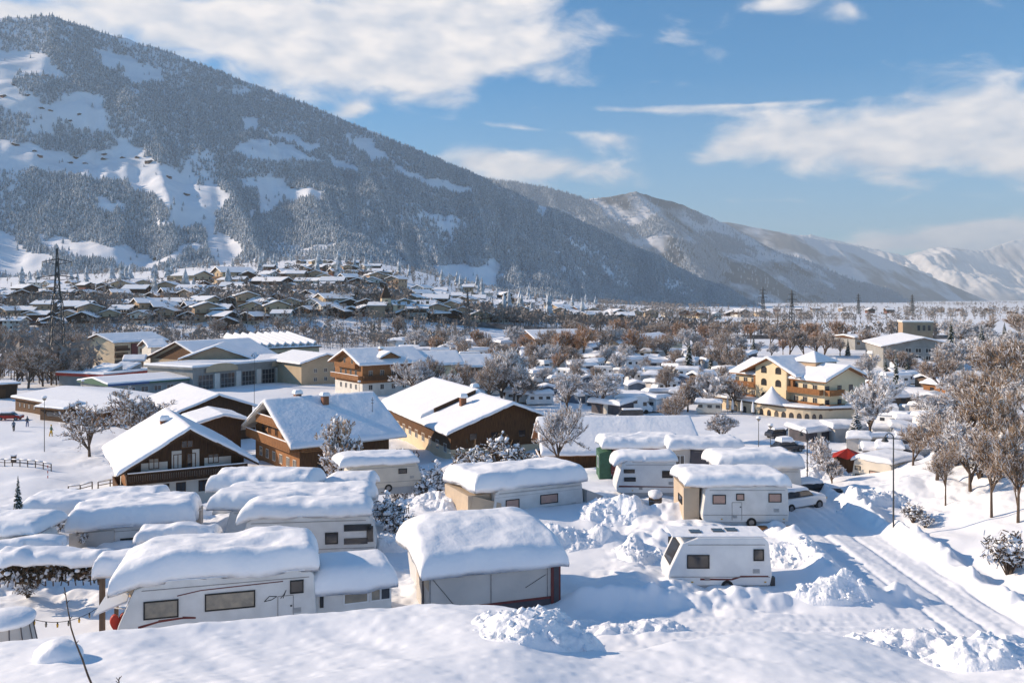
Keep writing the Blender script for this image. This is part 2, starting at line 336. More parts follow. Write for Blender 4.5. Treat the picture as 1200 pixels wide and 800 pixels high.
# ================================================================== mountains
def interp_line(pts, u):
    pts = np.array(pts, float); t = np.linspace(0, 1, len(pts))
    # parametrise by pixel x so that foot and crest keep together
    P = np.stack([np.interp(u, t, pts[:, k]) for k in range(3)], -1)
    X = (P[..., 0] - 600) / F * P[..., 2]; Z = CZ + (350 - P[..., 1]) / F * P[..., 2]
    return X, P[..., 2], Z
class Mountain:
    def __init__(s, foot, crest, amp, fs, seed, prof=1.15, spur=0.):
        s.foot = foot; s.crest = crest; s.amp = amp; s.fs = fs; s.seed = seed; s.prof = prof; s.spur = spur
    def surf(s, u, v):
        fx, fy, fz = interp_line(s.foot, u); cx, cy, cz = interp_line(s.crest, u)
        vv = np.clip(v, 0, 1); b = np.clip(v - 1, 0, 1)
        x = fx + (cx - fx) * vv; y = fy + (cy - fy) * vv; z = fz + (cz - fz) * vv ** s.prof
        x = x + b * (cx - fx) * .9; y = y + b * np.maximum(cy - fy, 600) * 1.0; z = z - b * (cz + 60)
        e = np.sin(np.pi * np.clip(v, 0, 1)) ** .7 * (v < 1)
        n = fbm(x / s.fs, y / s.fs, s.seed, 6, .52)
        rid = np.abs(fbm(u * len(s.crest) * 1.6 + y / s.fs * .25, v * .7, s.seed + 9, 4, .5))
        z = z + e * (n * s.amp - rid * s.amp * s.spur) + (v >= .97) * fbm(x / 40, y / 40, s.seed + 4, 3) * s.amp * .05
        return x, y, z
    def mesh(s, name, m, nu, nv):
        u = np.linspace(0, 1, nu); v = np.concatenate([np.linspace(-.06, 1, nv), np.linspace(1, 2, 14)[1:]])
        V_, U_ = np.meshgrid(v, u, indexing='ij')
        x, y, z = s.surf(U_, np.maximum(V_, 0)); z = np.where(V_ < 0, z - 40, z)
        o = npmesh(name, np.stack([x.ravel(), y.ravel(), z.ravel()], 1), grid_faces(len(v), nu), [m], smooth=True)
        return tag(o, kind='structure')
def poly(z, ox=0, oy=0, sc=2.4): return [(a / sc + ox, b / sc + oy) for a, b in z]
CLEAR = [poly([(0, 200), (130, 180), (200, 240), (90, 225), (75, 260), (110, 290), (170, 300), (260, 280), (300, 290), (310, 380), (420, 440), (590, 520), (540, 580), (610, 640), (600, 700), (560, 690), (520, 600), (430, 590), (450, 550), (340, 470), (200, 440), (330, 410), (290, 370), (200, 350), (110, 330), (40, 310), (0, 285)]),
         poly([(0, 395), (150, 420), (250, 440), (380, 470), (430, 540), (360, 520), (280, 490), (130, 475), (0, 470)]),
         poly([(680, 412), (740, 390), (800, 400), (870, 430), (900, 447), (860, 447), (700, 437)]), poly([(750, 360), (830, 372), (895, 405), (870, 414), (800, 387)]),
         poly([(685, 328), (728, 328), (725, 354), (690, 356)]), poly([(285, 138), (380, 170), (445, 208), (400, 222), (350, 208)]),
         poly([(968, 372), (1040, 398), (1082, 442), (1050, 442)]), poly([(1100, 433), (1142, 460), (1130, 464)]), poly([(1120, 468), (1200, 498), (1190, 508)]),
         poly([(688, 500), (770, 493), (820, 528), (895, 530), (890, 557), (800, 550), (760, 580), (720, 587), (728, 540)]), poly([(275, 545), (340, 575), (320, 592), (280, 577)]),
         poly([(0, 640), (60, 690), (155, 712), (100, 765), (0, 755)]), poly([(130, 668), (350, 690), (412, 720), (380, 748), (250, 722), (150, 692)]), poly([(430, 722), (540, 680), (562, 690), (500, 718)]), poly([(920, 430),(1015,462),(1010,475),(960,468)]),
         poly([(543, 122), (582, 130), (587, 168), (545, 150)], 400, 180), poly([(250, 308), (432, 305), (425, 365), (300, 352)], 400, 180), poly([(155,38),(230,60),(340,95),(340,106),(270,95),(160,52)],400,180), poly([(20,20),(55,32),(50,46),(15,38)],400,180)]
THIN = [poly([(190, 130), (320, 180), (320, 260), (250, 300), (220, 210), (150, 180)], 400, 180), poly([(550, 190), (620, 215), (720, 245), (810, 320), (830, 390), (740, 335), (640, 260)], 400, 180),
        poly([(30, 240), (150, 240), (200, 300), (220, 340), (120, 330), (60, 290)], 400, 180), poly([(740, 380), (830, 400), (820, 440), (700, 420)], 400, 180), poly([(430,320),(520,330),(560,385),(470,380)],400,180)]
def inpoly(px, py, pl):
    c = np.zeros(px.shape, bool); n = len(pl)
    for i in range(n):
        x0, y0 = pl[i]; x1, y1 = pl[i - 1]
        if y0 == y1: continue
        c ^= ((y0 > py) != (y1 > py)) & (px < (x1 - x0) * (py - y0) / (y1 - y0) + x0)
    return c
m1 = Mountain([(-1250, 352, 900), (-700, 350, 1050), (-250, 340, 1300), (0, 335, 1450), (200, 318, 1480), (400, 306, 1500), (500, 330, 1560), (600, 346, 1750), (700, 357, 2050), (800, 362, 2350), (885, 362, 2700)],
              [(-1500, 140, 2300), (-800, 90, 2450), (-250, 25, 2600), (60, 19, 2850), (200, 62, 2950), (340, 115, 3000), (480, 172, 3000), (590, 222, 3000), (690, 266, 3000), (790, 312, 3000), (895, 362, 2950)], 130, 800, 100, 1.2, .6)
mm = mat('mountain_snow', (.84, .86, .90), .8, (.62, .65, .70), .008, detail=9, ramp=(.5, .8))
m1.mesh('mountain', mm, 420, 240)

m2 = Mountain([(520, 345, 4300), (600, 350, 4300), (700, 353, 4400), (800, 355, 4600), (880, 356, 4900), (950, 357, 5300), (1030, 357, 5700), (1080, 357, 6000)],
              [(480, 205, 6000), (590, 212, 6000), (640, 220, 6000), (690, 234, 6000), (745, 225, 6000), (800, 240, 6200), (850, 262, 6300), (930, 305, 6400)] , 170, 1300, 200, 1.05, .7)
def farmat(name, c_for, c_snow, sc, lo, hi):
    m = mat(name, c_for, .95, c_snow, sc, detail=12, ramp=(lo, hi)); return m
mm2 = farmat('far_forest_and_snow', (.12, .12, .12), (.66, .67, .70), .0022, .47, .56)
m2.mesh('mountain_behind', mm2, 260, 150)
m3 = Mountain([(760, 345, 7000), (860, 352, 7100), (950, 355, 7500), (1040, 356, 8200), (1120, 357, 9000), (1180, 357.5, 9800)],
              [(780, 262, 9500), (850, 260, 9500), (930, 275, 9600), (1000, 288, 9800), (1075, 318, 10000), (1165, 355, 10300)], 180, 1700, 300, 1.0, .6)
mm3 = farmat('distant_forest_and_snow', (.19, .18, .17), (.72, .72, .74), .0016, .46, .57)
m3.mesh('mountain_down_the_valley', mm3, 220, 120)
m4 = Mountain([(880, 353, 12500), (1050, 355, 12500), (1250, 356, 12500), (1500, 356, 12500)],
              [(860, 285, 14500), (950, 275, 14500), (985, 283, 14500), (1030, 293, 14500), (1060, 300, 14500), (1100, 289, 14500), (1150, 294, 14500), (1190, 281, 14500), (1260, 272, 14500), (1500, 262, 14500)], 520, 1700, 400, 1.0, .6)
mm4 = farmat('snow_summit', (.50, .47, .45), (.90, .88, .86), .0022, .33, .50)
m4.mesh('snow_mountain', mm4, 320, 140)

# ------------------------------------------------------------------ conifer forests (instanced stuff)
def conifer_proto(name, mats, tiers=4, n=6, seed=1):
    r = random.Random(seed); b = MB()
    for t in range(tiers):
        z0 = .10 + .9 * t / tiers * .92; z1 = min(1.0, z0 + .9 / tiers * 1.75); rad = .20 * (1 - t / tiers) ** .8 + .02
        vs = [(0, 0, z1)]
        for i in range(n):
            a = 2 * math.pi * (i + r.random() * .5) / n; q = rad * (.75 + .5 * r.random()); vs.append((q * math.cos(a), q * math.sin(a), z0 - .04 * r.random()))
        b.add(vs, [(0, i + 1, (i + 1) % n + 1) for i in range(n)], mats[0])
    b.tube((0, 0, 0), (0, 0, .2), .02, .015, 'bark', 4, False)
    o = b.build(name); return o
def scatter(name, P, S, protos, kindlabel):
    """one geometry-nodes object instancing conifers on points (stuff)"""
    me = bpy.data.meshes.new(name); me.vertices.add(len(P)); me.vertices.foreach_set('co', np.asarray(P, np.float32).ravel())
    at_ = me.attributes.new('sc', 'FLOAT', 'POINT'); at_.data.foreach_set('value', np.asarray(S, np.float32))
    ar = me.attributes.new('rz', 'FLOAT', 'POINT'); ar.data.foreach_set('value', rng.random(len(P)).astype(np.float32) * 6.28)
    ai = me.attributes.new('pi', 'INT', 'POINT'); ai.data.foreach_set('value', rng.integers(0, len(protos), len(P)).astype(np.int32))
    me.update()
    o = bpy.data.objects.new(name, me); col.objects.link(o)
    ng = bpy.data.node_groups.new(name, 'GeometryNodeTree'); ng.interface.new_socket('Geometry', in_out='INPUT', socket_type='NodeSocketGeometry'); ng.interface.new_socket('Geometry', in_out='OUTPUT', socket_type='NodeSocketGeometry')
    n = ng.nodes; l = ng.links; gi = n.new('NodeGroupInput'); go = n.new('NodeGroupOutput')
    iop = n.new('GeometryNodeInstanceOnPoints'); m2p = n.new('GeometryNodeMeshToPoints'); l.new(gi.outputs[0], m2p.inputs[0]); l.new(m2p.outputs[0], iop.inputs['Points'])
    j = n.new('GeometryNodeJoinGeometry')
    g2 = n.new('GeometryNodeGeometryToInstance')
    for p in reversed(protos):
        oi = n.new('GeometryNodeObjectInfo'); oi.inputs['Object'].default_value = p; oi.inputs['As Instance'].default_value = True
        l.new(oi.outputs['Geometry'], g2.inputs[0])
    l.new(g2.outputs[0], iop.inputs['Instance']); iop.inputs['Pick Instance'].default_value = True
    def na(nm, ty):
        a = n.new('GeometryNodeInputNamedAttribute'); a.data_type = ty; a.inputs['Name'].default_value = nm; return a.outputs['Attribute']
    l.new(na('pi', 'INT'), iop.inputs['Instance Index']); l.new(na('sc', 'FLOAT'), iop.inputs['Scale'])
    cx = n.new('ShaderNodeCombineXYZ'); l.new(na('rz', 'FLOAT'), cx.inputs[2]); l.new(cx.outputs[0], iop.inputs['Rotation'])
    l.new(iop.outputs[0], go.inputs[0])
    md = o.modifiers.new('trees', 'NODES'); md.node_group = ng
    tag(o, kindlabel, 'forest', kind='stuff')
    return o
FM = rmat('forest_conifers', [(.030, .045, .045), (.05, .07, .07), (.11, .135, .15), (.035, .05, .05), (.16, .18, .20)])
FM2 = rmat('forest_leafless', [(.10, .09, .085), (.17, .165, .17), (.24, .24, .25)])
protos = [conifer_proto('forest_conifer', [FM], 4, 6, 3), conifer_proto('forest_conifer', [FM], 5, 5, 4), conifer_proto('forest_conifer', [FM], 3, 6, 5)]
def bushy_proto(name, m, seed):
    r = random.Random(seed); b = MB(); 
    for i in range(26):
        a = r.random() * 6.28; q = r.random() ** .5 * .3; z = .35 + r.random() * .55; q *= math.sin(min(1, (1.05 - z) * 2.2) * 1.57)
        p = Vector((q * math.cos(a), q * math.sin(a), z)); s = .13
        vs = [p + Vector((r.uniform(-s, s), r.uniform(-s, s), r.uniform(-s, s))) for _ in range(3)]
        b.add(vs, [(0, 1, 2)], m)
    b.tube((0, 0, 0), (0, 0, .5), .02, .01, 'bark', 3, False)
    return b.build(name)
bprotos = [bushy_proto('forest_leafless_tree', FM2, 8), bushy_proto('forest_leafless_tree', FM2, 9)]
def park(o): # prototype stands in the forest itself, as one of its trees
    return o
def forest_on(mt, name, n, hmin, hmax, label, clear, thin, vmax=.995, dens=None, prs=None, vmin=0.0):
    u = rng.random(n); v = vmin + rng.random(n) * (vmax - vmin)
    x, y, z = mt.surf(u, v); px = 600 + F * x / y; py = 350 - F * (z + 7 - CZ) / y
    jx = px + 14 * fbm(px / 18, py / 18, 61, 3); jy = py + 9 * fbm(px / 18, py / 18, 62, 3)
    keep = np.ones(n, bool)
    for p in clear:
        c_ = np.mean(p, 0); p = [tuple(c_ + (np.array(q_) - c_) * 1.2) for q_ in p]; keep &= ~(inpoly(jx, jy, p) & (rng.random(n) > .005))
    for p in thin: keep &= ~(inpoly(jx, jy, p) & (rng.random(n) > .30))
    if dens is not None: keep &= rng.random(n) < dens(x, y, px, py, v)
    keep &= (px > -700) & (px < 1500)
    x, y, z = x[keep], y[keep], z[keep]
    h = hmin + (hmax - hmin) * rng.random(len(x)) ** 1.3
    print(name, len(x))
    return scatter(name, np.stack([x, y, z - 1], 1), h, prs or protos, label), (x, y, z)
fo, fp = forest_on(m1, 'conifer_forest', 230000, 8, 17, 'dense frosted conifer forest covering the big mountainside', CLEAR, THIN, dens=lambda x, y, px, py, v: np.clip(1.3 - 1.5 * sst(.8, 1.0, v)*(.4+.6*sst(.0,.25,fbm(x/120,y/120,71,3)))+ 0 * x, .5, 1) * np.where(fbm(x / 160, y / 160, 63, 4) > .34, .2, 1) * (1 - .35 * sst(0, .3, fbm(x / 300, y / 90, 68, 3))))
fl, _ = forest_on(m1, 'leafless_forest', 30000, 6, 12, 'pale leafless woods along the foot of the mountain', CLEAR, [], vmax=.28, prs=bprotos, dens=lambda x, y, px, py, v: sst(-.1, .2, fbm(x / 200, y / 200, 66, 3)) * (1 - v / .3))
fo2, _ = forest_on(m2, 'conifer_forest_behind', 60000, 14, 28, 'forest on the sunlit mountain behind', [], [], dens=lambda x, y, px, py, v: sst(-.02, .14, fbm(x / 400, y / 400, 64, 4)) * .9 + .04)
# the prototypes stand among the far trees so nothing floats at the origin
for i, p in enumerate(protos + bprotos):
    p.scale = (22,) * 3; X, Y, Z = m1.surf(np.array([.42 + .01 * i]), np.array([.25])); p.location = (X[0], Y[0], Z[0] - 1)
    tag(p, 'lone tree among the frosted forest at the foot of the mountain', 'tree', 'trees in the mountain forest')

# ================================================================== haze
hb = MB(); hb.box(-9500, 11500, -60, 17500, -80, 1520, 'snow')
haze = hb.build('haze'); haze.data.materials.clear()
hm = bpy.data.materials.new('valley_haze'); hm.use_nodes = True; hn = hm.node_tree; hn.nodes.remove(hn.nodes['Principled BSDF'])
pv = hn.nodes.new('ShaderNodeVolumePrincipled'); pv.inputs['Color'].default_value = (.70, .84, 1, 1); pv.inputs['Density'].default_value = .000085; pv.inputs['Anisotropy'].default_value = 0
hn.links.new(pv.outputs[0], hn.nodes['Material Output'].inputs['Volume']); haze.data.materials.append(hm)
tag(haze, 'thin blue haze filling the valley air', 'haze', kind='stuff')
# ================================================================== snow caps
def snow_cap(name, parent, x0, x1, y0, y1, base, th, r=.4, seed=1, m='snowroof', nx=34, ny=22, wob=.10, lump=.35, droop=.12, curl=112):
    """a thick sheet of lying snow with rounded, curling lips, resting on base(x, y)"""
    nb = 5
    def axis(a, b, n):
        L_ = (b - a) / 2; mid = (a + b) / 2; rr = min(r, L_ * .45)
        ph = np.linspace(0, R(curl), nb + 1)[1:]
        inner = np.linspace(-1, 1, n)
        pos = np.concatenate([-(L_ - rr) - rr * np.sin(ph[::-1]), inner * (L_ - rr), (L_ - rr) + rr * np.sin(ph)]) + mid
        k = (np.cos(np.concatenate([ph[::-1], np.zeros(n), ph])) - math.cos(R(curl))) / (1 - math.cos(R(curl)))
        e = np.concatenate([ph[::-1], np.zeros(n), ph]) / R(curl)
        return pos, k, e
    px_, kx, ex = axis(x0, x1, nx); py_, ky, ey = axis(y0, y1, ny)
    X, Y = np.meshgrid(px_, py_, indexing='xy'); K = np.minimum(np.outer(ky, np.ones(len(px_))), np.outer(np.ones(len(py_)), kx)); K = K * .5 + .5 * np.outer(ky, kx)
    E_ = np.maximum(np.outer(ey, np.ones(len(px_))), np.outer(np.ones(len(py_)), ex))
    s = seed * 7.31
    n = vn(X / 1.7 + s, Y / 1.3, seed) + .45 * vn(X / .6 + s, Y / .6, seed + 1)
    Xw = X + wob * E_ * 2 * vn(Y / .9 + s, X * 0 + s, seed + 2) * np.sign(X - (x0 + x1) / 2); Yw = Y + wob * E_ * 2 * (vn(X / .9 + s, X * 0 + s, seed + 3) + .4 * vn(X / .3 + s, X * 0 + s, seed + 5)) * np.sign(Y - (y0 + y1) / 2)
    Z = base(X, Y) + th * K * (1 + lump * n) - droop * E_ ** 2 * (1 + .8 * vn(X / .8 + s, Y / .8, seed + 4))
    top = np.stack([Xw, Yw, Z], -1)
    low = np.stack([np.clip(Xw, x0 + .05, x1 - .05), np.clip(Yw, y0 + .05, y1 - .05), base(X, Y) + .01 - droop * .5 * E_ ** 2], -1)
    nr, nc = X.shape; f1 = grid_faces(nr, nc); f2 = grid_faces(nr, nc)[:, ::-1] + nr * nc
    # stitch the rim
    rim = [(0, c) for c in range(nc)] + [(q, nc - 1) for q in range(1, nr)] + [(nr - 1, c) for c in range(nc - 2, -1, -1)] + [(q, 0) for q in range(nr - 2, 0, -1)]
    idx = np.array([a * nc + b for a, b in rim]); nx_ = np.roll(idx, -1)
    f3 = np.stack([idx, idx + nr * nc, nx_ + nr * nc, nx_], 1)
    return npmesh(name, np.concatenate([top.reshape(-1, 3), low.reshape(-1, 3)]), np.concatenate([f1, f2, f3]), [m], smooth=True, parent=parent)
flat = lambda h: (lambda x, y: np.zeros_like(x) + h)

# ================================================================== faces of a building and windows in them
def fbox(b, mp, a0, a1, o0, o1, z0, z1, m):
    vs = [mp(a, o, z) for z in (z0, z1) for a, o in ((a0, o0), (a1, o0), (a1, o1), (a0, o1))]
    b.add(vs, [(3, 2, 1, 0), (4, 5, 6, 7), (0, 1, 5, 4), (1, 2, 6, 5), (2, 3, 7, 6), (3, 0, 4, 7)], m)
def face(side, off):
    """(along, outward, up) -> local coordinates"""
    if side == 'front': return lambda a, o, z: (a, off - o, z)
    if side == 'back': return lambda a, o, z: (a, off + o, z)
    if side == 'left': return lambda a, o, z: (off - o, a, z)
    return lambda a, o, z: (off + o, a, z)
def window(parent, mp, a, z, w, h, fm='rubber', gm='glass', fw=.05, mull=0, shutters=None, name='window', trans=0, arch=False):
    b = MB(); a0, a1, z0, z1 = a - w / 2, a + w / 2, z - h / 2, z + h / 2
    fbox(b, mp, a0, a1, .002, .05, z1 - fw, z1, fm); fbox(b, mp, a0, a1, .002, .05, z0, z0 + fw, fm)
    fbox(b, mp, a0, a0 + fw, .002, .05, z0 + fw, z1 - fw, fm); fbox(b, mp, a1 - fw, a1, .002, .05, z0 + fw, z1 - fw, fm)
    for k in range(mull): c = a0 + (k + 1) * w / (mull + 1); fbox(b, mp, c - fw / 2, c + fw / 2, .004, .045, z0 + fw, z1 - fw, fm)
    if trans: fbox(b, mp, a0 + fw, a1 - fw, .004, .043, z - fw / 2, z + fw / 2, fm)
    if shutters:
        for c in (a0 - w * .28, a1 + w * .28): fbox(b, mp, c - w * .22, c + w * .22, .002, .05, z0, z1, shutters)
    f = b.build(name, parent)
    p = MB(); fbox(p, mp, a0 + fw, a1 - fw, .006, .024, z0 + fw, z1 - fw, gm); p.build('pane', f)
    return f
def mesh_part(parent, name, fn, **k):
    b = MB(); fn(b); return b.build(name, parent, **k)

# ================================================================== caravans
def caravan(L, W, H, loc, rz, label, cat='caravan', body='shell', nose=(.9, .35), tail=.12, wins=(), ends=(), seed=1, snow=None, awning=None, door=None, stripe=None, hatch=False, drawbar=False, group=None, name='caravan', front_win=True, skirt='shell_g', lowlines=True, r=.5, lump=.35):
    """long side along local x, camera side is -y; snow=(thickness, left, right, front, back extension)"""
    t = empty(name, loc, rz, label, cat, group)
    x0, x1 = -L / 2, L / 2; zb = .35
    nw, nk = nose
    prof = [(x0 + .22, zb), (x1 - .1, zb), (x1, zb + .5), (x1 - tail, H - .25), (x1 - tail - .25, H), (x0 + nw + .35, H), (x0 + nw * .55 + .08, H - .28), (x0 + nk * .2, zb + .75), (x0, zb + .45), (x0 + .04, zb + .12)]
    b = MB(); b.prism(prof, -W / 2, W / 2, body); b.build('body', t, bevel=.06)
    if skirt:
        b = MB(); b.box(x0 + .35, x1 - .25, -W / 2 + .06, W / 2 - .06, -.2, zb + .02, skirt); b.build('skirt', t)
    fm = face('front', -W / 2)
    for w in wins:
        a, z, ww, hh, g = w[:5]; window(t, fm, a, z, ww, hh, 'rubber', g, .05, name='window')
    bk = face('back', W / 2)
    for w in wins[:2]: window(t, bk, -w[0], w[1], w[2], w[3], 'rubber', w[4], .05)
    if lowlines:
        b = MB(); fbox(b, fm, x0 + .1, x1 - .12, .001, .018, zb + .42, zb + .445, 'metal'); fbox(b, fm, x0 + nw * .6 + .3, x1 - tail - .2, .001, .02, H - .35, H - .325, 'metal'); b.build('trim_strip', t)
    if stripe:
        b = MB(); pts = stripe
        for (a0, z0), (a1, z1) in zip(pts, pts[1:]):
            vs = [(a0, -W / 2 - .012, z0), (a1, -W / 2 - .012, z1), (a1, -W / 2 - .012, z1 + .07), (a0, -W / 2 - .012, z0 + .10)]
            vs += [(x, y + .01, z) for x, y, z in vs]; b.add(vs, [(0, 1, 2, 3), (7, 6, 5, 4), (0, 4, 5, 1), (1, 5, 6, 2), (2, 6, 7, 3), (3, 7, 4, 0)], 'maroon')
        b.build('stripe', t)
    for a, z, ww, hh, m_ in ((x1 - .8, zb + .62, .34, .22, 'shell_g'), (-x1 * .25, zb + .25, .26, .16, 'shell_g')): mesh_part(t, 'vent_grille', lambda b: [fbox(b, fm, a - ww / 2, a + ww / 2, .002, .022, z + hh * j / 4, z + hh * (j + .62) / 4, m_) for j in range(4)])
    for a in (x0 + 1.2, x1 - .35): mesh_part(t, 'marker_light', lambda b: fbox(b, fm, a - .05, a + .05, .002, .03, zb + .16, zb + .21, 'yel'))
    if door:
        a, w, h = door; b = MB()
        for q in (a - w / 2, a + w / 2): fbox(b, fm, q - .012, q + .012, .001, .02, zb + .1, zb + h, 'metal')
        fbox(b, fm, a - w / 2, a + w / 2, .001, .02, zb + h, zb + h + .024, 'metal'); d = b.build('door', t)
        b = MB(); fbox(b, fm, a + w * .3, a + w * .42, .01, .05, zb + .9, zb + .96, 'steel_d'); b.build('handle', d)
    if front_win and nw > .5:
        # window on the slanted nose
        b = MB(); p = MB(); A = Vector((x0 + nk * .2, 0, zb + .75)); B = Vector((x0 + nw * .55 + .08, 0, H - .28)); d = (B - A).normalized(); n_ = Vector((-d.z, 0, d.x))
        for (bb, e0, e1, hw, out, m_) in ((b, .12, .92, W * .36, .012, 'rubber'), (p, .17, .87, W * .36 - .06, .02, 'glass')):
            q0 = A + (B - A) * e0 + n_ * out; q1 = A + (B - A) * e1 + n_ * out
            vs = [(q0.x, -hw, q0.z), (q1.x, -hw, q1.z), (q1.x, hw, q1.z), (q0.x, hw, q0.z)]; vs += [(x - n_.x * .02, y, z - n_.z * .02) for x, y, z in vs]
            bb.add(vs, [(0, 1, 2, 3), (7, 6, 5, 4), (0, 4, 5, 1), (1, 5, 6, 2), (2, 6, 7, 3), (3, 7, 4, 0)], m_)
        f = b.build('window', t); p.build('pane', f)
    for e in ends:    # windows on the right end
        window(t, face('right', x1 - .02), e[0], e[1], e[2], e[3], 'rubber', 'glass', .05)
    # wheels
    for s in (-1, 1):
        b = MB(); b.tube((.35, s * (W / 2 - .12), .31), (.35, s * (W / 2 + .01), .31), .31, .31, 'rubber', 18); wh = b.build('wheel', t)
        b = MB(); b.tube((.35, s * (W / 2 - .05), .31), (.35, s * (W / 2 + .03), .31), .18, .16, 'metal', 14); b.build('rim', wh)
    if drawbar:
        b = MB(); b.tube((x0 + .3, -.5, .4), (x0 - 1.15, 0, .42), .04, .04, 'metal'); b.tube((x0 + .3, .5, .4), (x0 - 1.15, 0, .42), .04, .04, 'metal'); b.tube((x0 - .8, 0, .42), (x0 - .8, 0, .05), .03, .03, 'metal'); b.tube((x0 - .8, -.06, .1), (x0 - .8, .06, .1), .12, .12, 'rubber', 10); b.build('drawbar', t)
    if hatch:
        for hx, hy in ((L * .03, .1), (L * .17, .25), (-L * .2, -.1)):
            b = MB(); b.box(hx - .28, hx + .28, hy - .28, hy + .28, H, H + .09, 'glass'); b.build('roof_hatch', t)
    if awning:
        side, dpt, m_, h0, h1, lx0, lx1 = awning
        b = MB(); s = 1 if side == 'back' else -1; ya, yb = s * (W / 2 + .02), s * (W / 2 + dpt)
        vs = [(lx0, ya, -.2), (lx0, yb, -.2), (lx0, yb, h1), (lx0, ya, h0), (lx1, ya, -.2), (lx1, yb, -.2), (lx1, yb, h1), (lx1, ya, h0)]
        b.add(vs, [(0, 1, 2, 3), (7, 6, 5, 4), (1, 5, 6, 2), (3, 2, 6, 7), (0, 3, 7, 4)], m_)
        o = b.build('awning', t)
        b = MB()
        for q in (lx0, (lx0 + lx1) / 2, lx1): mesh_part(o, 'awning_pole', lambda b, q=q: b.tube((q, yb * 1.003, -.2), (q, yb * 1.003, h1), .03, .03, 'metal'))
    if snow:
        th, el, er, ef, eb = snow
        nsl = nw * .55 + .15
        def base(x, y, H=H, W=W):
            q = np.clip((y - W / 2) / max(eb, .1), 0, 1)
            z = H - .0 - q * (0.30 if eb > .8 else .0)
            return z - .35 * np.clip((x0 + nsl + .2 - x) / 1.0, 0, 1) * (el < .4)
        sx0 = x0 + (nsl if nw > .5 and el <= 0 else 0) - el
        snow_cap('roof_snow', t, sx0, x1 - tail + er, -W / 2 - ef, W / 2 + eb, base, th, r=r, seed=seed, nx=int(26 + L * 3), ny=22, wob=.12, lump=lump)
    return t
def by_corners(ax, ay, bx, by, z):
    """two photographed ground corners of the camera side at height z -> position, yaw, length"""
    da = (CZ - z) / ((ay - 350) / F); db = (CZ - z) / ((by - 350) / F)
    A = Vector(((ax - 600) / F * da, da, z)); B = Vector(((bx - 600) / F * db, db, z))
    d = B - A; return A, B, math.atan2(d.y, d.x), d.length
def place(A, B, W):
    d = (B - A).normalized(); n = Vector((-d.y, d.x, 0)); return (A + B) / 2 + n * (W / 2)

# ================================================================== gable houses
def gable(name, cx, cy, dx, dy, W, L, ze, zr, zg, label, cat='house', walls=('plaster', 'wood_d'), split=.45, oh=1.0, ohf=1.2, snow=.35, seed=1, group=None, chim=(), fasc='wood_m', gab=None, snow_m='snowroof', rf=.18, lump=.12):
    """(cx, cy) = middle of the front gable of the ROOF; (dx, dy) runs along the ridge to the back"""
    l = math.hypot(dx, dy); dx /= l; dy /= l
    t = empty(name, (cx, cy, zg), math.atan2(-dx, dy), label, cat, group)
    e = ze - zg; h = zr - zg; hw = W / 2 - oh; y0, y1 = ohf, L - ohf; sl = (h - e) / (W / 2); we = e + sl * oh - .02
    zs = e * split if split else 0
    if split:
        b = MB(); b.box(-hw, hw, y0, y1, -2.5, zs, walls[0]); b.build('wall', t)
    b = MB(); k = .04; pr = [(-hw - k, zs), (hw + k, zs), (hw + k, we - sl * k), (0, h - .04), (-hw - k, we - sl * k)]
    if not split: pr[0] = (-hw - k, -2.5); pr[1] = (hw + k, -2.5)
    b.prism(pr, y0 - k, y1 + k, walls[1]); b.build('upper_wall' if split else 'wall', t)
    # roof slabs with verge boards
    b = MB()
    for s in (-1, 1):
        vs = []
        for y in (0, L):
            vs += [(0, y, h), (s * W / 2, y, e), (s * W / 2, y, e - rf), (0, y, h - rf)]
        b.add(vs, [(0, 1, 2, 3), (7, 6, 5, 4), (0, 4, 5, 1), (1, 5, 6, 2), (2, 6, 7, 3)], fasc)
    rfo = b.build('roof', t)
    if snow:
        snow_cap('roof_snow', t, -W / 2 - .06, W / 2 + .06, -.06, L + .06, lambda x, y: h - sl * np.abs(x) + .02, snow, r=min(.35, snow * 1.1), seed=seed, nx=41, ny=30, wob=.08, lump=lump * 1.8, droop=.08, m=snow_m)
    for (x, y, ch) in chim:
        zz = h - sl * abs(x); b = MB(); b.box(x - .4, x + .4, y - .4, y + .4, zz - .5, zz + ch, 'wood_m' if ch < 0 else 'copper'); b.box(x - .5, x + .5, y - .5, y + .5, zz + ch, zz + ch + .12, 'grey'); c = b.build('chimney', rfo)
        snow_cap('chimney_snow', rfo, x - .55, x + .55, y - .55, y + .55, flat(zz + ch + .12), .45, r=.3, seed=seed + 5, nx=5, ny=5, wob=.03)
    t['W'] = W
    return t, dict(hw=hw, y0=y0, y1=y1, e=e, h=h, we=we, zs=zs, sl=sl)
def balcony(parent, mp, a0, a1, z, dpt=1.1, h=.95, m='wood_m', snow=True, posts=True):
    b = MB(); fbox(b, mp, a0, a1, .02, dpt, z - .12, z, m)
    n = max(2, int((a1 - a0) / .17))
    for i in range(n): a = a0 + (i + .5) * (a1 - a0) / n; fbox(b, mp, a - .065, a + .065, dpt - .05, dpt, z + .05, z + h, m)
    fbox(b, mp, a0, a1, dpt - .08, dpt + .04, z + h, z + h + .08, m)
    for a in (a0, a1): fbox(b, mp, a - .05, a + .05, .05, dpt, z, z + h, m)
    o = b.build('balcony', parent)
    if snow:
        b = MB(); fbox(b, mp, a0 + .02, a1 - .02, dpt - .12, dpt + .07, z + h + .08, z + h + .20, 'snowroof'); b.build('railing_snow', o, bevel=.05)
    return o

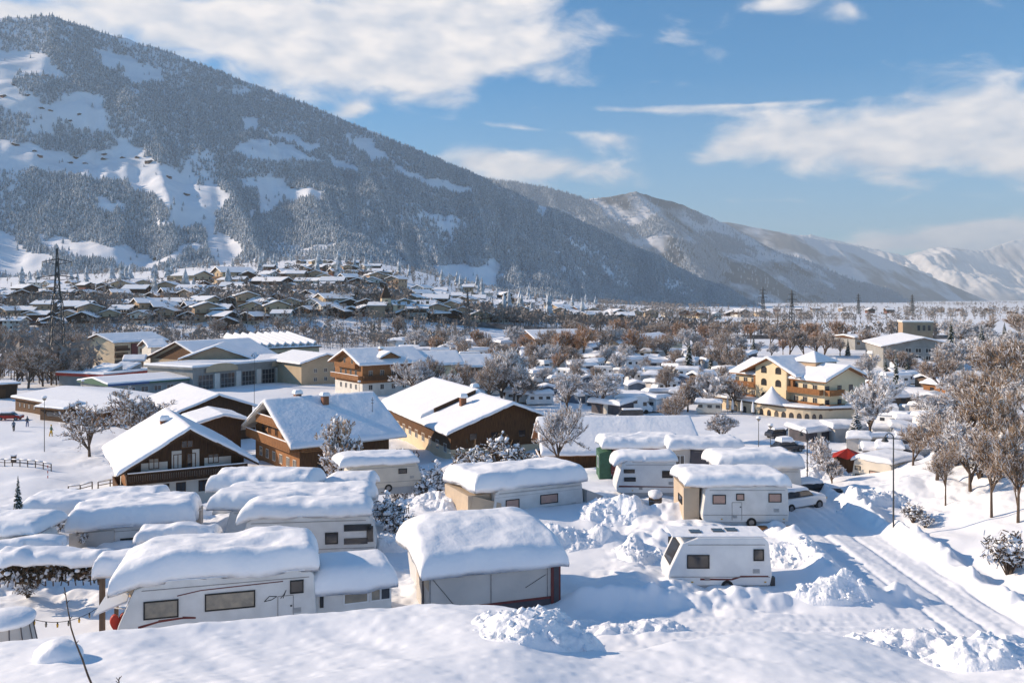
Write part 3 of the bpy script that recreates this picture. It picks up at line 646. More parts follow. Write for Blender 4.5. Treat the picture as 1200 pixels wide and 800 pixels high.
# ================================================================== vegetation
def quads_mesh(name, C, U, V, mats, midx, parent=None):
    """quads with centre C, half vectors U and V"""
    n = len(C); P = np.stack([C - U - V, C + U - V, C + U + V, C - U + V], 1).reshape(-1, 3)
    return npmesh(name, P, np.arange(4 * n).reshape(n, 4), mats, midx, parent=parent)
def rv(n): v = rng.normal(size=(n, 3)); return v / np.linalg.norm(v, axis=1, keepdims=True)
def tree_leafless(h, spread, dens, twig, frost_share, seed, name='frosted_tree', base=.22, up=.5, tw=.05, tl=.42, puffs=0, form='round'):
    """tapered trunk, limbs and a crown of fine twigs, some carrying frost"""
    r = random.Random(seed); t = empty(name, (0, 0, 0)); b = MB(); tips = []
    def grow(p, d, ln, rad, lv):
        q = p + d * ln; b.tube(p, q, rad, rad * .68, 'bark', 6 if lv < 2 else 4, False)
        if lv >= 1: tips.append((p, q, lv))
        if lv >= 4 or rad < .012: return
        k = 3 if lv < 2 else r.choice((2, 3))
        if lv == 0: k = 5
        for i in range(k):
            a = r.random() * 6.283; tilt = r.uniform(.4, 1.1) if lv else r.uniform(.35, 1.0)
            side = d.orthogonal().normalized(); side = Matrix.Rotation(a, 3, d) @ side
            nd = (d * math.cos(tilt) + side * math.sin(tilt)); nd.z += up * .35; nd.normalize()
            st = q if i == 0 or lv == 0 and i < 3 else p + (q - p) * r.uniform(.45, .95)
            grow(st, nd, ln * r.uniform(.62, .86) * (1.0 if lv else spread * 1.2), rad * .6, lv + 1)
        if lv < 3: grow(q, (d + Vector((r.uniform(-.25, .25), r.uniform(-.25, .25), .1))).normalized(), ln * .72, rad * .66, lv + 1)
    grow(Vector((0, 0, -.3)), Vector((r.uniform(-.06, .06), r.uniform(-.06, .06), 1)).normalized(), h * base + .3, (h * .022 + .05) * (.62 if h > 12 else 1), 0)
    zmax = max(q.z for _, q, _ in tips); sc = h * .96 / zmax
    b.v = [(x * (sc if sc < 1.3 else 1), y * (sc if sc < 1.3 else 1), z * sc) for x, y, z in b.v]
    b.build('trunk', t)
    T = [(p, q) for p, q, lv in tips if lv >= 2]; n = int(dens)
    A = np.array([p for p, q in T]) ; B = np.array([q for p, q in T]); s3 = np.array([min(sc, 1.3)] * 2 + [sc]); A *= s3; B *= s3
    i = rng.integers(0, len(T), n); f = rng.random((n, 1)) * 1.15; C = A[i] + (B[i] - A[i]) * f + rng.normal(size=(n, 3)) * .10 * h / 10
    D = rv(n); D[:, 2] = np.abs(D[:, 2]) * .7 + .1; bd = (B[i] - A[i]); bd /= np.linalg.norm(bd, axis=1, keepdims=True) + 1e-6; D = D + bd * .8; D /= np.linalg.norm(D, axis=1, keepdims=True)
    ln = tl * h / 10 * (.5 + rng.random((n, 1))); C = C + D * ln * .4
    S = np.cross(D, rv(n)); S /= np.linalg.norm(S, axis=1, keepdims=True) + 1e-6
    mi = (rng.random(n) < frost_share).astype(int)
    wd = np.where(mi[:, None] == 1, tw * 1.35, tw) * (.6 + .8 * rng.random((n, 1)))
    quads_mesh('crown', C, D * ln / 2, S * wd / 2, [twig, 'frost'], mi, t)
    if puffs:
        j = rng.integers(0, len(T), puffs); f = rng.random((puffs, 1)); C = A[j] + (B[j] - A[j]) * f; blobs('bough_snow', C, .05 * h / 3.0 * (.5 + rng.random(puffs)), t, flatz=.7)
    return t
_t = (1 + 5 ** .5) / 2
ICO = np.array([(-1, _t, 0), (1, _t, 0), (-1, -_t, 0), (1, -_t, 0), (0, -1, _t), (0, 1, _t), (0, -1, -_t), (0, 1, -_t), (_t, 0, -1), (_t, 0, 1), (-_t, 0, -1), (-_t, 0, 1)]) / math.hypot(1, _t)
ICF = np.array([(0, 11, 5), (0, 5, 1), (0, 1, 7), (0, 7, 10), (0, 10, 11), (1, 5, 9), (5, 11, 4), (11, 10, 2), (10, 7, 6), (7, 1, 8), (3, 9, 4), (3, 4, 2), (3, 2, 6), (3, 6, 8), (3, 8, 9), (4, 9, 5), (2, 4, 11), (6, 2, 10), (8, 6, 7), (9, 8, 1)])
def ico2():
    V = [tuple(v) for v in ICO]; Fq = []; c = {}
    def mid(a, b):
        k = (min(a, b), max(a, b))
        if k not in c: m = np.array(V[a]) + np.array(V[b]); m /= np.linalg.norm(m); V.append(tuple(m)); c[k] = len(V) - 1
        return c[k]
    for a, b, d in ICF:
        ab, bd, da = mid(a, b), mid(b, d), mid(d, a); Fq += [(a, ab, da), (b, bd, ab), (d, da, bd), (ab, bd, da)]
    return np.array(V), np.array(Fq)
ICO2, ICF2 = ico2()
def blobs(name, C, Rr, parent=None, m='snowlump', flatz=.8, jag=.35, hi=False, smooth=True):
    IV, IF = (ICO2, ICF2) if hi else (ICO, ICF); C = np.asarray(C, float); n = len(C); Rr = np.asarray(Rr).reshape(n, 1, 1); nv = len(IV)
    P = IV[None] * (1 + jag * (rng.random((n, nv, 1)) - .5)) * Rr; P[..., 2] *= flatz; P[..., 0] *= 1 + .3 * (rng.random((n, 1)) - .5)
    P = P + C[:, None]
    return npmesh(name, P.reshape(-1, 3), (IF[None] + np.arange(n)[:, None, None] * nv).reshape(-1, 3), [m], smooth=smooth, parent=parent)
def shrub_snowy(h, w, seed, name='snowy_shrub', n_tw=900, n_p=130, twig='hedge'):
    r = random.Random(seed); t = empty(name, (0, 0, 0)); b = MB(); E = []
    for i in range(26):
        a = r.random() * 6.28; tl = r.uniform(.1, 1.0); e = Vector((math.cos(a) * tl * w / 2, math.sin(a) * tl * w / 2, h * r.uniform(.5, 1) * (1 - .35 * tl * tl)))
        m1_ = Vector((e.x * .35, e.y * .35, e.z * .55)); b.tube((0, 0, -.3), m1_, .045, .03, 'bark', 4, False); b.tube(m1_, e, .03, .012, 'bark', 4, False); E.append((m1_, e))
    b.build('stem', t)
    A = np.array([p for p, q in E]); B = np.array([q for p, q in E]); i = rng.integers(0, len(E), n_tw); C = A[i] + (B[i] - A[i]) * rng.random((n_tw, 1)) * 1.05 + rng.normal(size=(n_tw, 3)) * w * .05
    D = rv(n_tw); S = np.cross(D, rv(n_tw)); S /= np.linalg.norm(S, axis=1, keepdims=True)
    quads_mesh('crown', C, D * .16, S * .03, [twig, 'frost'], (rng.random(n_tw) < .35).astype(int), t)
    j = rng.integers(0, len(E), n_p); C = A[j] + (B[j] - A[j]) * (rng.random((n_p, 1)) ** .6) + rng.normal(size=(n_p, 3)) * w * .04; C[:, 2] += .03
    blobs('bough_snow', C, (.07 + .15 * rng.random(n_p) ** 2) * h / 2.2, t, flatz=.75, jag=.5)
    return t
def conifer(h, w, seed, name='conifer', frost=.5, nb=420):
    r = random.Random(seed); t = empty(name, (0, 0, 0)); b = MB(); b.tube((0, 0, -.4), (0, 0, h * .97), .02 * h, .02, 'bark', 7, False); b.build('trunk', t)
    cr = MB(); sn = MB()
    for i in range(nb):
        f = (i + r.random()) / nb; z = h * (.07 + .92 * f); rad = w / 2 * (1 - f) ** .85 * r.uniform(.6, 1.08) + .06; a = r.random() * 6.283
        d = Vector((math.cos(a), math.sin(a), 0)); s = Vector((-d.y, d.x, 0)); bw = rad * r.uniform(.22, .34) + .04; dz = -rad * r.uniform(.25, .5)
        p0 = Vector((0, 0, z)); p1 = p0 + d * rad * .55 + Vector((0, 0, dz * .4)); p2 = p0 + d * rad + Vector((0, 0, dz))
        cr.add([p0, p1 - s * bw - Vector((0, 0, bw * .5)), p1 + Vector((0, 0, bw * .15)), p1 + s * bw - Vector((0, 0, bw * .5)), p2], [(0, 1, 2), (0, 2, 3), (1, 4, 2), (2, 4, 3)], 'needle')
        if r.random() < frost:
            u = Vector((0, 0, .05 + .02 * rad)); k = .95 if frost > .9 else .6
            q0 = p0 + (p1 - p0) * .45 + u
            sn.add([q0, p1 - s * bw * k + u * .3, p1 + u * 1.6, p1 + s * bw * k + u * .3, p1 + (p2 - p1) * .85 + u], [(0, 1, 2), (0, 2, 3), (1, 4, 2), (2, 4, 3)], 'frost')
    cr.build('crown', t); sn.build('bough_snow', t)
    return t
USED = {}
def plant(proto, loc, s=1., rz=None, label=None, cat='tree', group=None, sz=None):
    """first use moves the prototype itself, later uses are copies"""
    if USED.get(proto.name): o = copy_tree(proto)
    else: o = proto; USED[proto.name] = True; kids(proto)
    o.location = loc; o.scale = (s, s, s * (sz or 1)); o.rotation_euler.z = rng.random() * 6.28 if rz is None else rz
    for k in ('label', 'category', 'group'):
        if k in o: del o[k]
    tag(o, label, cat, group); return o
# ================================================================== caravans of the near pitches
def put(c, W, lower=0.):
    A, B, rz, L_ = by_corners(*c); p = place(A, B, W); p.z = min(c[4], 99) - lower; return p, rz, L_
# --- big one in the left foreground
A, B = ray(136, 33.6, 700), ray(371, 35.7, 700); A.z = B.z = CZ - 14.0; d = B - A
rz1 = math.atan2(d.y, d.x); p = place(A, B, 2.35)
c1 = caravan(d.length, 2.35, 2.75, p, rz1, 'long white caravan under a huge snow slab, red heart hung beside its slanted nose', nose=(1.05, .35), tail=.1, body='shell',
    wins=[(-2.2, 1.62, 1.30, .72, 'glass_t'), (.42, 1.72, 1.95, .70, 'glass_t'), (3.05, 2.05, .55, .55, 'glass')], seed=3, snow=(.95, .30, .22, .10, 2.3), awning=('back', 2.4, 'awn_b', 2.7, 2.35, -3.3, 3.3),
    stripe=[(-3.05, .92), (-2.3, 1.10), (-1.4, 1.16), (-.9, 1.12)], door=(2.6, .62, 1.35), drawbar=False, r=.55, lump=.3)
b = MB(); fm = face('front', -2.35 / 2)
for (a0, z0, a1, z1) in ((-1.6, 2.08, -.7, 2.22), (-.7, 2.22, 2.5, 2.30)):
    vs = [(a0, -1.187, z0), (a1, -1.187, z1), (a1, -1.187, z1 + .04), (a0, -1.187, z0 + .04)]; vs += [(x, y + .01, z) for x, y, z in vs]; b.add(vs, [(0, 1, 2, 3), (7, 6, 5, 4), (0, 4, 5, 1), (1, 5, 6, 2), (2, 6, 7, 3), (3, 7, 4, 0)], 'maroon')
b.build('stripe', c1)
# line drawing of wings on the flank
b = MB()
for (x0_, z0_), (x1_, z1_) in zip([(1.75, 1.55), (1.95, 1.75), (2.25, 1.72), (2.05, 1.6), (2.4, 1.62), (2.55, 1.8), (2.62, 1.95)], [(1.95, 1.75), (2.25, 1.72), (2.05, 1.6), (1.75, 1.55), (2.55, 1.8), (2.62, 1.95), (2.5, 1.62)]):
    b.tube((x0_, -1.19, z0_), (x1_, -1.19, z1_), .014, .014, 'steel_d', 4)
b.build('wing_emblem', c1)
# --- porch at its left end
def loc1(x, y, z): return (Matrix.Translation(p) @ Matrix.Rotation(rz1, 4, 'Z')) @ Vector((x, y, z))
pr = empty('entrance_porch', loc1(-3.9, .1, 0), rz1, 'beige canvas porch on brown posts at the nose of the long caravan', 'porch')
b = MB(); b.box(-.95, -.75, .9, 1.15, -.3, 2.75, 'wood_grey'); b.build('post', pr)
b = MB(); b.box(-.35, -.2, .75, .9, -.3, 2.75, 'wood_grey'); b.build('post', pr)
b = MB(); b.add([(-.25, .9, 2.65), (.75, -.35, 2.55), (.62, -.42, 1.75), (-.2, .75, 1.95), (-.25, .94, 2.65), (.79, -.31, 2.55), (.66, -.38, 1.75), (-.2, .79, 1.95)], [(0, 1, 2, 3), (7, 6, 5, 4), (0, 4, 5, 1), (1, 5, 6, 2), (2, 6, 7, 3), (3, 7, 4, 0)], 'awn_b'); b.build('canvas_panel', pr)
b = MB(); b.add([(-.95, -.3, 1.25), (-.5, .35, 1.95), (.35, -.1, 1.95), (.3, -.35, 1.72), (-.95, -.3, 1.32), (-.5, .35, 2.02), (.35, -.1, 2.02), (.3, -.35, 1.79)], [(3, 2, 1, 0), (4, 5, 6, 7), (0, 1, 5, 4), (1, 2, 6, 5), (2, 3, 7, 6), (3, 0, 4, 7)], 'carw'); b.build('tarpaulin', pr)
b = MB(); b.tube((.62, -.5, 2.2), (.05, -.9, -.4), .045, .045, 'shell_w', 8); b.build('tent_pole', pr)
b = MB(); b.tube((.4, -.35, 1.42), (-.35, .1, 1.42), .03, .03, 'shell_w', 8); b.build('crossbar', pr)
snow_cap('porch_snow', pr, -1.15, .75, .1, 1.9, flat(2.72), .7, r=.4, seed=9, nx=10, ny=10, wob=.12, lump=.4)
b = MB(); hb_ = []
N_ = 40
for sgn in (-.09, .09):
    for i in range(N_):
        tt = 2 * math.pi * i / N_; x = 16 * math.sin(tt) ** 3; z = 13 * math.cos(tt) - 5 * math.cos(2 * tt) - 2 * math.cos(3 * tt) - math.cos(4 * tt); hb_.append((x * .021, sgn * (1 if True else 0), z * .033))
b.add(hb_, [tuple(range(N_)), tuple(range(2 * N_ - 1, N_ - 1, -1))] + [(i, N_ + i, N_ + (i + 1) % N_, (i + 1) % N_) for i in range(N_)], 'red')
hz = b.build('heart_decoration', smooth=False, bevel=.05); hz.location = loc1(-3.85, -.5, .98); hz.rotation_euler = (0, 0, rz1 + .3); tag(hz, 'glossy red heart hanging under the beige porch canvas', 'decoration')

# --- low annexe with its own round snow slab
A, B = ray(366, 36.0, 700), ray(462, 37.2, 700); A.z = B.z = CZ - 13.9; d = B - A; rz = math.atan2(d.y, d.x); pp = place(A, B, 2.6)
an = empty('tent_annexe', pp, rz, 'low white annexe with small dark windows under a rounded snow slab', 'annexe'); l = d.length
b = MB(); b.box(-l / 2 + .1, l / 2 - .1, -1.2, 1.2, -.3, 1.55, 'shell'); b.build('wall', an, bevel=.03)
fm = face('front', -1.2)
for (a, w_, g) in ((.1, .95, 'glass_t'), (.95, .34, 'glass_t'), (1.38, .34, 'glass'), (-1.35, .03, 'glass')): window(an, fm, a, 1.12, w_ + .12, .62, 'shell_w' if w_ > .1 else 'rubber', g, .05)
window(an, face('left', -l / 2 + .1), 0, 1.1, .8, .5, 'rubber', 'glass')
b = MB(); b.box(-l / 2, l / 2, -1.3, 1.3, 1.55, 1.66, 'shell_g'); b.build('roof', an)
snow_cap('roof_snow', an, -l / 2 - .12, l / 2 + .12, -1.6, 1.5, flat(1.6), .85, r=.6, seed=21, nx=26, ny=16, wob=.08, lump=.12, droop=.22)

# --- grey awning caravan in the centre
A, B = ray(503, 37.6, 700), ray(656, 39.6, 700); A.z = B.z = CZ - 14.1; d = B - A; rz = math.atan2(d.y, d.x); pp = place(A, B, 5.0); l = d.length
c2 = empty('awning_caravan', pp, rz, 'caravan behind a plain grey awning wall with maroon trim under thick snow', 'caravan')
b = MB(); b.box(-l / 2, l / 2, -2.5, .1, -.3, 2.0, 'awn_g'); aw = b.build('awning', c2)
b = MB(); f2 = face('front', -2.5)
fbox(b, f2, -l / 2, l / 2, .005, .03, .28, .38, 'maroon'); fbox(b, f2, -l / 2 + .9, l / 2 - 1.6, .005, .035, 1.9, 1.99, 'maroon'); b.build('trim', aw)
b = MB(); fbox(b, f2, -l / 2 - .02, l / 2 + .02, .004, .02, -.3, .27, 'awn_d'); b.build('ground_skirt', aw)
for q in (-l / 2 + .04, -.25, l / 2 - .62): mesh_part(aw, 'awning_pole', lambda b, q=q: fbox(b, f2, q - .018, q + .018, .006, .03, .38, 1.95, 'metal'))
b = MB(); b.tube((-l / 2 + .1, -2.525, 1.8), (-l / 2 + 1.2, -2.525, .4), .012, .012, 'steel_d', 4); b.build('guy_line', aw); b = MB(); b.tube((l / 2 - .7, -2.525, 1.4), (l / 2 - 1.7, -2.525, .9), .012, .012, 'steel_d', 4); b.build('guy_line', aw)
b = MB(); fbox(b, f2, l / 2 - .45, l / 2 + .02, .01, .06, -.2, 1.95, 'maroon'); fbox(b, f2, l / 2 - .32, l / 2 - .08, .06, .08, 0, 1.9, 'awn_d'); b.build('door', aw)
fl_ = face('left', -l / 2)
b = MB(); fbox(b, fl_, -2.45, -.2, .004, .02, 1.2, 1.98, 'awn_b'); fbox(b, fl_, -1.5, -1.2, .02, .04, -.2, 1.9, 'awn_d'); b.build('side_panel', aw)
b = MB(); b.prism([(-l / 2 + .2, .3), (l / 2 - .3, .3), (l / 2 - .2, 2.4), (l / 2 - .6, 2.6), (-l / 2 + .6, 2.6), (-l / 2 + .05, 1.6)], .15, 2.4, 'shell'); b.build('body', c2, bevel=.06)
window(c2, face('back', 2.4), 0, 1.7, 1.5, .6, 'rubber', 'glass'); window(c2, face('back', 2.4), 1.9, 1.7, .7, .5, 'rubber', 'glass')
ro = snow_cap('roof_snow', c2, -l / 2 - .45, l / 2 + .38, -2.72, 2.6, lambda x, y: 2.0 + .75 * np.clip((y + 2.5) / 3.0, 0, 1) ** .8 - .5 * np.clip((np.abs(x) - l / 2 + .9) / 1.3, 0, 1) ** 2 * np.clip((y + 1.5) / 3, 0, 1) - .10 * np.clip(x / l, -1, 1), .72, r=.5, seed=5, nx=44, ny=30, wob=.14, lump=.26, droop=.2)

# --- caravan with the beige corner awning (behind, centre)
A, B = ray(577, 56, 600), ray(684, 59.0, 600); A.z = B.z = CZ - 15.15; d = B - A; rz = math.atan2(d.y, d.x); pp = place(A, B, 2.3); l = d.length
c3 = caravan(l, 2.3, 2.65, pp, rz, 'white ribbed caravan with a beige corner awning and a grey tent at its right', nose=(.3, .2), wins=[(-2.0, 1.55, 1.0, .6, 'glass_p'), (.75, 1.62, 1.35, .62, 'glass_p')], seed=8, snow=(1.05, 1.35, .35, .25, 3.2), awning=('back', 3.0, 'awn_g', 2.6, 2.3, -3.0, 3.0), front_win=False, r=.6, lump=.22)
b = MB(); fm = face('front', -1.15)
for z in (.9, 1.1, 2.05, 2.25): fbox(b, fm, -l / 2 + .2, l / 2 - .2, .001, .012, z, z + .02, 'shell_g')
b.build('wall_ribs', c3)
b = MB(); b.box(-l / 2 - 1.5, -l / 2 + .12, -.6, 3.6, -.2, 2.25, 'awn_b'); b.add([(-l / 2 - 1.5, -.62, -.2), (-l / 2 + .6, -1.3, -.2), (-l / 2 + .6, -1.25, 1.7), (-l / 2 - 1.2, -.62, 2.25)], [(0, 1, 2, 3)], 'awn_b'); b.build('corner_awning', c3)
tn = empty('storage_tent', loc := (place(A, B, 2.0) + (B - A).normalized() * (l / 2 + 1.0)), rz, 'plain grey storage tent standing at the right end of the ribbed caravan', 'tent')
b = MB(); b.prism([(-.95, -.4), (.95, -.4), (.98, 1.2), (-.85, 1.95)], -1.1, 1.0, 'awn_g'); b.build('tent_cover', tn, bevel=.04)
b = MB(); b.tube((-.87, -1.13, -.4), (-.87, -1.13, 1.95), .03, .03, 'metal'); b.build('tent_pole', tn)

# --- small rounded caravan with two ladder windows
def simple(px0, px1, pyb, dd, label, z=None, W=2.25, **k):
    z = z if z is not None else CZ - (pyb - 350) / F * dd
    A, B = ray(px0, dd, 0), ray(px1, dd * k.pop('skew', 1.0), 0); A.z = B.z = z; d = B - A
    return caravan(d.length, W, k.pop('H', 2.6), place(A, B, W), math.atan2(d.y, d.x), label, **k)
simple(722, 799, 583, 62.5, 'small rounded white caravan with its own snow cap beside the snow-topped barrel', nose=(.65, .25), tail=.4, wins=[(-1.45, 1.95, .8, .28, 'glass'), (-1.4, 1.35, .85, .3, 'glass'), (1.35, 1.72, .78, .52, 'glass')], seed=12, snow=(.5, .25, .15, .08, .1), body='shell_w', front_win=False, H=2.75, stripe=[(-2.2, .8), (2.2, .74)])
# --- wide caravan with three pink windows
c5 = simple(823, 925, 618, 52.8, 'wide white caravan with three pink-curtained windows and a timber step', nose=(.25, .2), tail=.08, wins=[(-1.65, 1.75, .82, .58, 'glass_p'), (-.35, 1.9, .5, .42, 'glass_p'), (1.8, 1.85, .8, .55, 'glass_p')], door=(-.55, .6, 1.2), seed=14, snow=(.62, 1.05, .15, .12, 3.0), awning=('back', 2.6, 'awn_b', 2.55, 2.3, -3.3, 2.4), front_win=False, skew=1.0, H=2.65)
b = MB(); b.box(-3.7, -2.72, -.4, 2.9, -.2, 2.3, 'awn_b'); b.build('side_awning', c5)
window(c5, face('left', -3.7), .6, 1.4, 1.2, .5, 'rubber', 'glass')
b = MB(); b.box(.35, 2.7, -1.75, -1.25, -.1, .12, 'wood_o'); b.box(.35, 2.7, -1.8, -1.25, .12, .17, 'wood_o'); b.build('timber_step', c5)
# --- uncovered white caravan in front
c9 = simple(783, 905, 694, 42.6, 'sleek white caravan cleared of snow, parked at the edge of the ploughed lane', nose=(1.15, .35), tail=.16, wins=[(-1.1, 1.55, 1.12, .68, 'glass'), (1.92, 1.88, .52, .58, 'glass')], seed=17, body='shell_w', hatch=True, drawbar=False, door=None, H=2.72, skew=1.0, stripe=[(-1.0, .62), (.6, .62), (1.0, .75), (2.4, .78)])
b = MB(); b.box(-2.35, 2.45, -.95, 1.0, 2.725, 2.76, 'snowroof'); sc_ = b.build('roof_snow_dusting', c9)
b = MB(); b.box(2.55, 2.75, -1.1, -.85, .3, .75, 'steel_d'); b.build('tow_gear', c9)
# --- caravan with the dark window by the cars
c6 = simple(868, 940, 592, 61.0, 'tall white caravan with one large dark window beside two parked cars', nose=(.25, .2), tail=.1, wins=[(.55, 1.8, 1.05, .75, 'glass'), (-1.4, 1.8, .7, .5, 'glass')], seed=19, snow=(.85, 1.7, .25, .3, 3.0), awning=('back', 2.6, 'awn_g', 2.5, 2.3, -2.2, 2.1), front_win=False, H=2.75)
b = MB(); b.box(-3.6, -2.1, -.6, 2.6, -.3, 2.35, 'awn_g'); b.build('side_awning', c6); window(c6, face('left', -3.6), .8, 1.5, 1.2, .7, 'shell_w', 'glass_t')
# --- purple-dark tent-fronted and green-sided caravans
c7 = simple(808, 868, 560, 74, 'caravan with a purple-grey tent front and a pointed side window', nose=(.2, .2), wins=[(.5, 1.5, .8, .5, 'glass_t')], seed=23, snow=(.7, 1.9, .4, .3, 2.6), awning=('back', 2.4, 'awn_d', 2.4, 2.2, -2, 2), front_win=False, body='awn_d')
b = MB(); b.prism([(-3.9, -.3), (-2.1, -.3), (-2.1, 2.4), (-3.0, 2.75), (-3.9, 2.0)], -.9, 2.2, 'awn_g'); b.build('tent_front', c7)
window(c7, face('front', -.9), -3.0, 1.5, .8, .9, 'shell_w', 'glass', mull=1)
c8 = simple(716, 800, 562, 76, 'brown-sided caravan with a green tent end in front of the long barn', nose=(.2, .2), wins=[(.8, 1.5, .8, .5, 'glass')], seed=25, snow=(.85, .9, .2, .3, 2.6), front_win=False, body='maroon', H=2.9)
b = MB(); b.prism([(-4.2, -.3), (-3.15, -.3), (-3.15, 2.6), (-4.2, 2.3)], -.9, 2.0, 'greenp'); b.build('tent_end', c8)
window(c8, face('left', -4.2), .2, 1.4, .9, 1.0, 'shell_w', 'glass', mull=1)
# --- right-hand beige caravan
A, B = ray(998, 70.5, 0), ray(1046, 67.5, 0); A.z = B.z = CZ - 15.55; d = B - A; l = d.length
caravan(l, 4.4, 2.5, place(A, B, 4.4), math.atan2(d.y, d.x), 'beige caravan end with one wide framed window near the lamp post', body='shell_b', nose=(.25, .15), wins=[(.55, 1.35, 1.5, .65, 'glass_p'), (-1.25, 1.7, .5, .35, 'glass_t'), (-1.25, .95, .45, .5, 'glass_t')], seed=27, front_win=False, snow=(.35, .1, .1, .05, .1), lowlines=False)
tn = empty('blue_tent', ray(1060, 70, 577), .1, 'blue-grey tent leaning against the beige caravan', 'tent')
b = MB(); b.prism([(-.9, -.5), (1.0, -.5), (1.1, 1.1), (-.9, 2.1)], -1.3, 1.6, 'awn_blue'); b.build('tent_cover', tn); b = MB(); b.tube((-.92, -1.34, -.5), (-.92, -1.34, 2.1), .03, .03, 'metal'); b.build('tent_pole', tn)
snow_cap('roof_snow', tn, -.95, .2, -1.2, 1.6, lambda x, y: 2.1 - (x + .9) * .5, .25, r=.2, seed=31, nx=8, ny=10)

# --- left cluster: snow-buried caravans
def buried(px0, px1, pyb, dd, label, seed, snow, H=2.45, W=2.3, skew=1., wins=(), ends=(), awn=None, body='shell', nose=(.5, .25), tail=.3, **k):
    return simple(px0, px1, pyb, dd, label, W=W, H=H, skew=skew, wins=wins, ends=ends, seed=seed, snow=snow, awning=awn, body=body, nose=nose, tail=tail, front_win=False, **k)
l1 = buried(88, 232, 669, 46.8, 'caravan in the left group with a grey awning wall and one dark window', 33, (1.0, .5, .25, .35, 2.5), skew=1.04, wins=[(-.4, 1.35, 1.0, .5, 'glass'), (2.2, 1.4, .8, .5, 'glass')], awn=('back', 2.3, 'awn_g', 2.3, 2.1, -3.2, 3.2), H=2.35)
b = MB(); fbox(b, face('front', -1.15), -3.45, -1.2, .01, .12, -.2, 2.1, 'awn_g'); b.build('awning_wall', l1)
l1b = buried(30, 185, 648, 52.5, 'snow-buried caravan behind the left group, brown post at its corner', 35, (.9, .5, .3, .3, 2.6), skew=1.03, wins=[(0, 1.3, 1.0, .5, 'glass')], awn=('back', 2.3, 'awn_b', 2.3, 2.1, -3.2, 3.2), H=2.3)
b = MB(); b.box(-4.05, -3.85, -1.4, -1.2, -.3, 2.2, 'wood_o'); b.build('post', l1b)
l2c = buried(283, 441, 664, 45.0, 'caravan whose right end shows a bracket-shaped dark window', 37, (.65, .25, .1, .15, .2), skew=1.02, H=2.6, wins=[(1.15, 1.35, .68, .62, 'glass'), (-.6, 1.4, .8, .5, 'glass')], nose=(.3, .2), tail=.35, lump=.35)
b = MB(); fm = face('front', -1.15); fbox(b, fm, 1.8, 3.25, .01, .05, 1.7, 2.05, 'glass'); fbox(b, fm, 1.8, 3.05, .01, .05, 1.0, 1.32, 'glass'); fbox(b, fm, 3.0, 3.35, .012, .05, 1.1, 1.95, 'glass'); b.build('corner_window', l2c)
buried(262, 425, 645, 49.5, 'broad snow-buried caravan between the bracket-window caravan and the chalets', 39, (.8, .9, .5, .3, 2.4), H=2.5, awn=('back', 2.2, 'awn_g', 2.3, 2.1, -3, 3))
buried(248, 368, 616, 56.5, 'white caravan roof heaped with snow just below the orange-lit timber chalet', 41, (.95, .4, .2, .25, 2.0), H=2.4, wins=[(1, 1.4, .8, .5, 'glass')], awn=('back', 2.2, 'awn_g', 2.3, 2.1, -3, 3))
buried(405, 494, 580, 67.0, 'low cream caravan with one small dark window by the frosted bushes', 43, (.6, .5, .1, .2, 2.2), skew=1.03, H=2.3, wins=[(1.5, 1.6, .7, .4, 'glass')], body='shell_b')
buried(378, 438, 604, 60.0, 'half-hidden caravan roof beside the cream caravan', 45, (.7, .3, .2, .2, 1.2), H=2.0, wins=[(1.2, 1.2, .8, .4, 'glass')], nose=(.3, .2))
buried(-40, 44, 668, 43.5, 'caravan cut off by the picture edge behind the long hedge', 47, (.55, .3, .3, .3, .8), H=1.9)
buried(-30, 40, 655, 48.5, 'low snowed-in caravan behind the one cut off at the edge', 48, (.5, .3, .3, .3, .8), H=1.5, nose=(.3,.2))

# --- round tent at the lower left edge
rt = empty('round_tent', ray(6, 30.6, 778), 0, 'grey ribbed round tent with a dome of snow at the left edge', 'tent')
b = MB(); n = 14
vs = [(1.05 * (1 - .0) * math.cos(2 * math.pi * i / n) * (1.15 if k == 0 else .8), 1.05 * math.sin(2 * math.pi * i / n) * (1.15 if k == 0 else .8), (-.3, 1.5)[k]) for k in (0, 1) for i in range(n)]
b.add(vs, [(i, (i + 1) % n, n + (i + 1) % n, n + i) for i in range(n)] + [tuple(range(n, 2 * n))], 'awn_g'); b.build('tent_cover', rt)
b = MB()
for i in range(n): a = 2 * math.pi * i / n; b.tube((1.22 * math.cos(a), 1.22 * math.sin(a), -.3), (.86 * math.cos(a), .86 * math.sin(a), 1.5), .018, .018, 'awn_d', 4)
b.build('tent_ribs', rt)
V = ICO2 * np.array([1.05, 1.0, .36]) * (1 + .06 * rng.normal(size=(len(ICO2), 1))) + np.array([0, 0, 1.62]); npmesh('dome_snow', V, ICF2, ['snowroof'], smooth=True, parent=rt).modifiers.new('s', 'SUBSURF').render_levels = 2
# string of lights from it to the porch
sl_a = Vector(rt.location) + Vector((.3, 0, 1.9)); sl_b = loc1(-4.7, .9, 1.35); b = MB(); P = [sl_a.lerp(sl_b, i / 24) - Vector((0, 0, .55 * (1 - (2 * i / 24 - 1) ** 2))) for i in range(25)]
so_ = empty('string_lights', sl_a, 0, 'sagging black cable with small bulbs between tent and porch', 'string lights')
for a, c in zip(P, P[1:]): b.tube(a - sl_a, c - sl_a, .012, .012, 'rubber', 4)
b.build('cable', so_)
for i in range(2, 24, 3):
    b = MB(); q = P[i] - sl_a; b.tube(q, q - Vector((0, 0, .08)), .03, .03, 'rubber', 6); b.tube(q - Vector((0, 0, .08)), q - Vector((0, 0, .2)), .045, .03, 'yel' if i % 2 else 'glass_t', 8); b.build('bulb', so_)

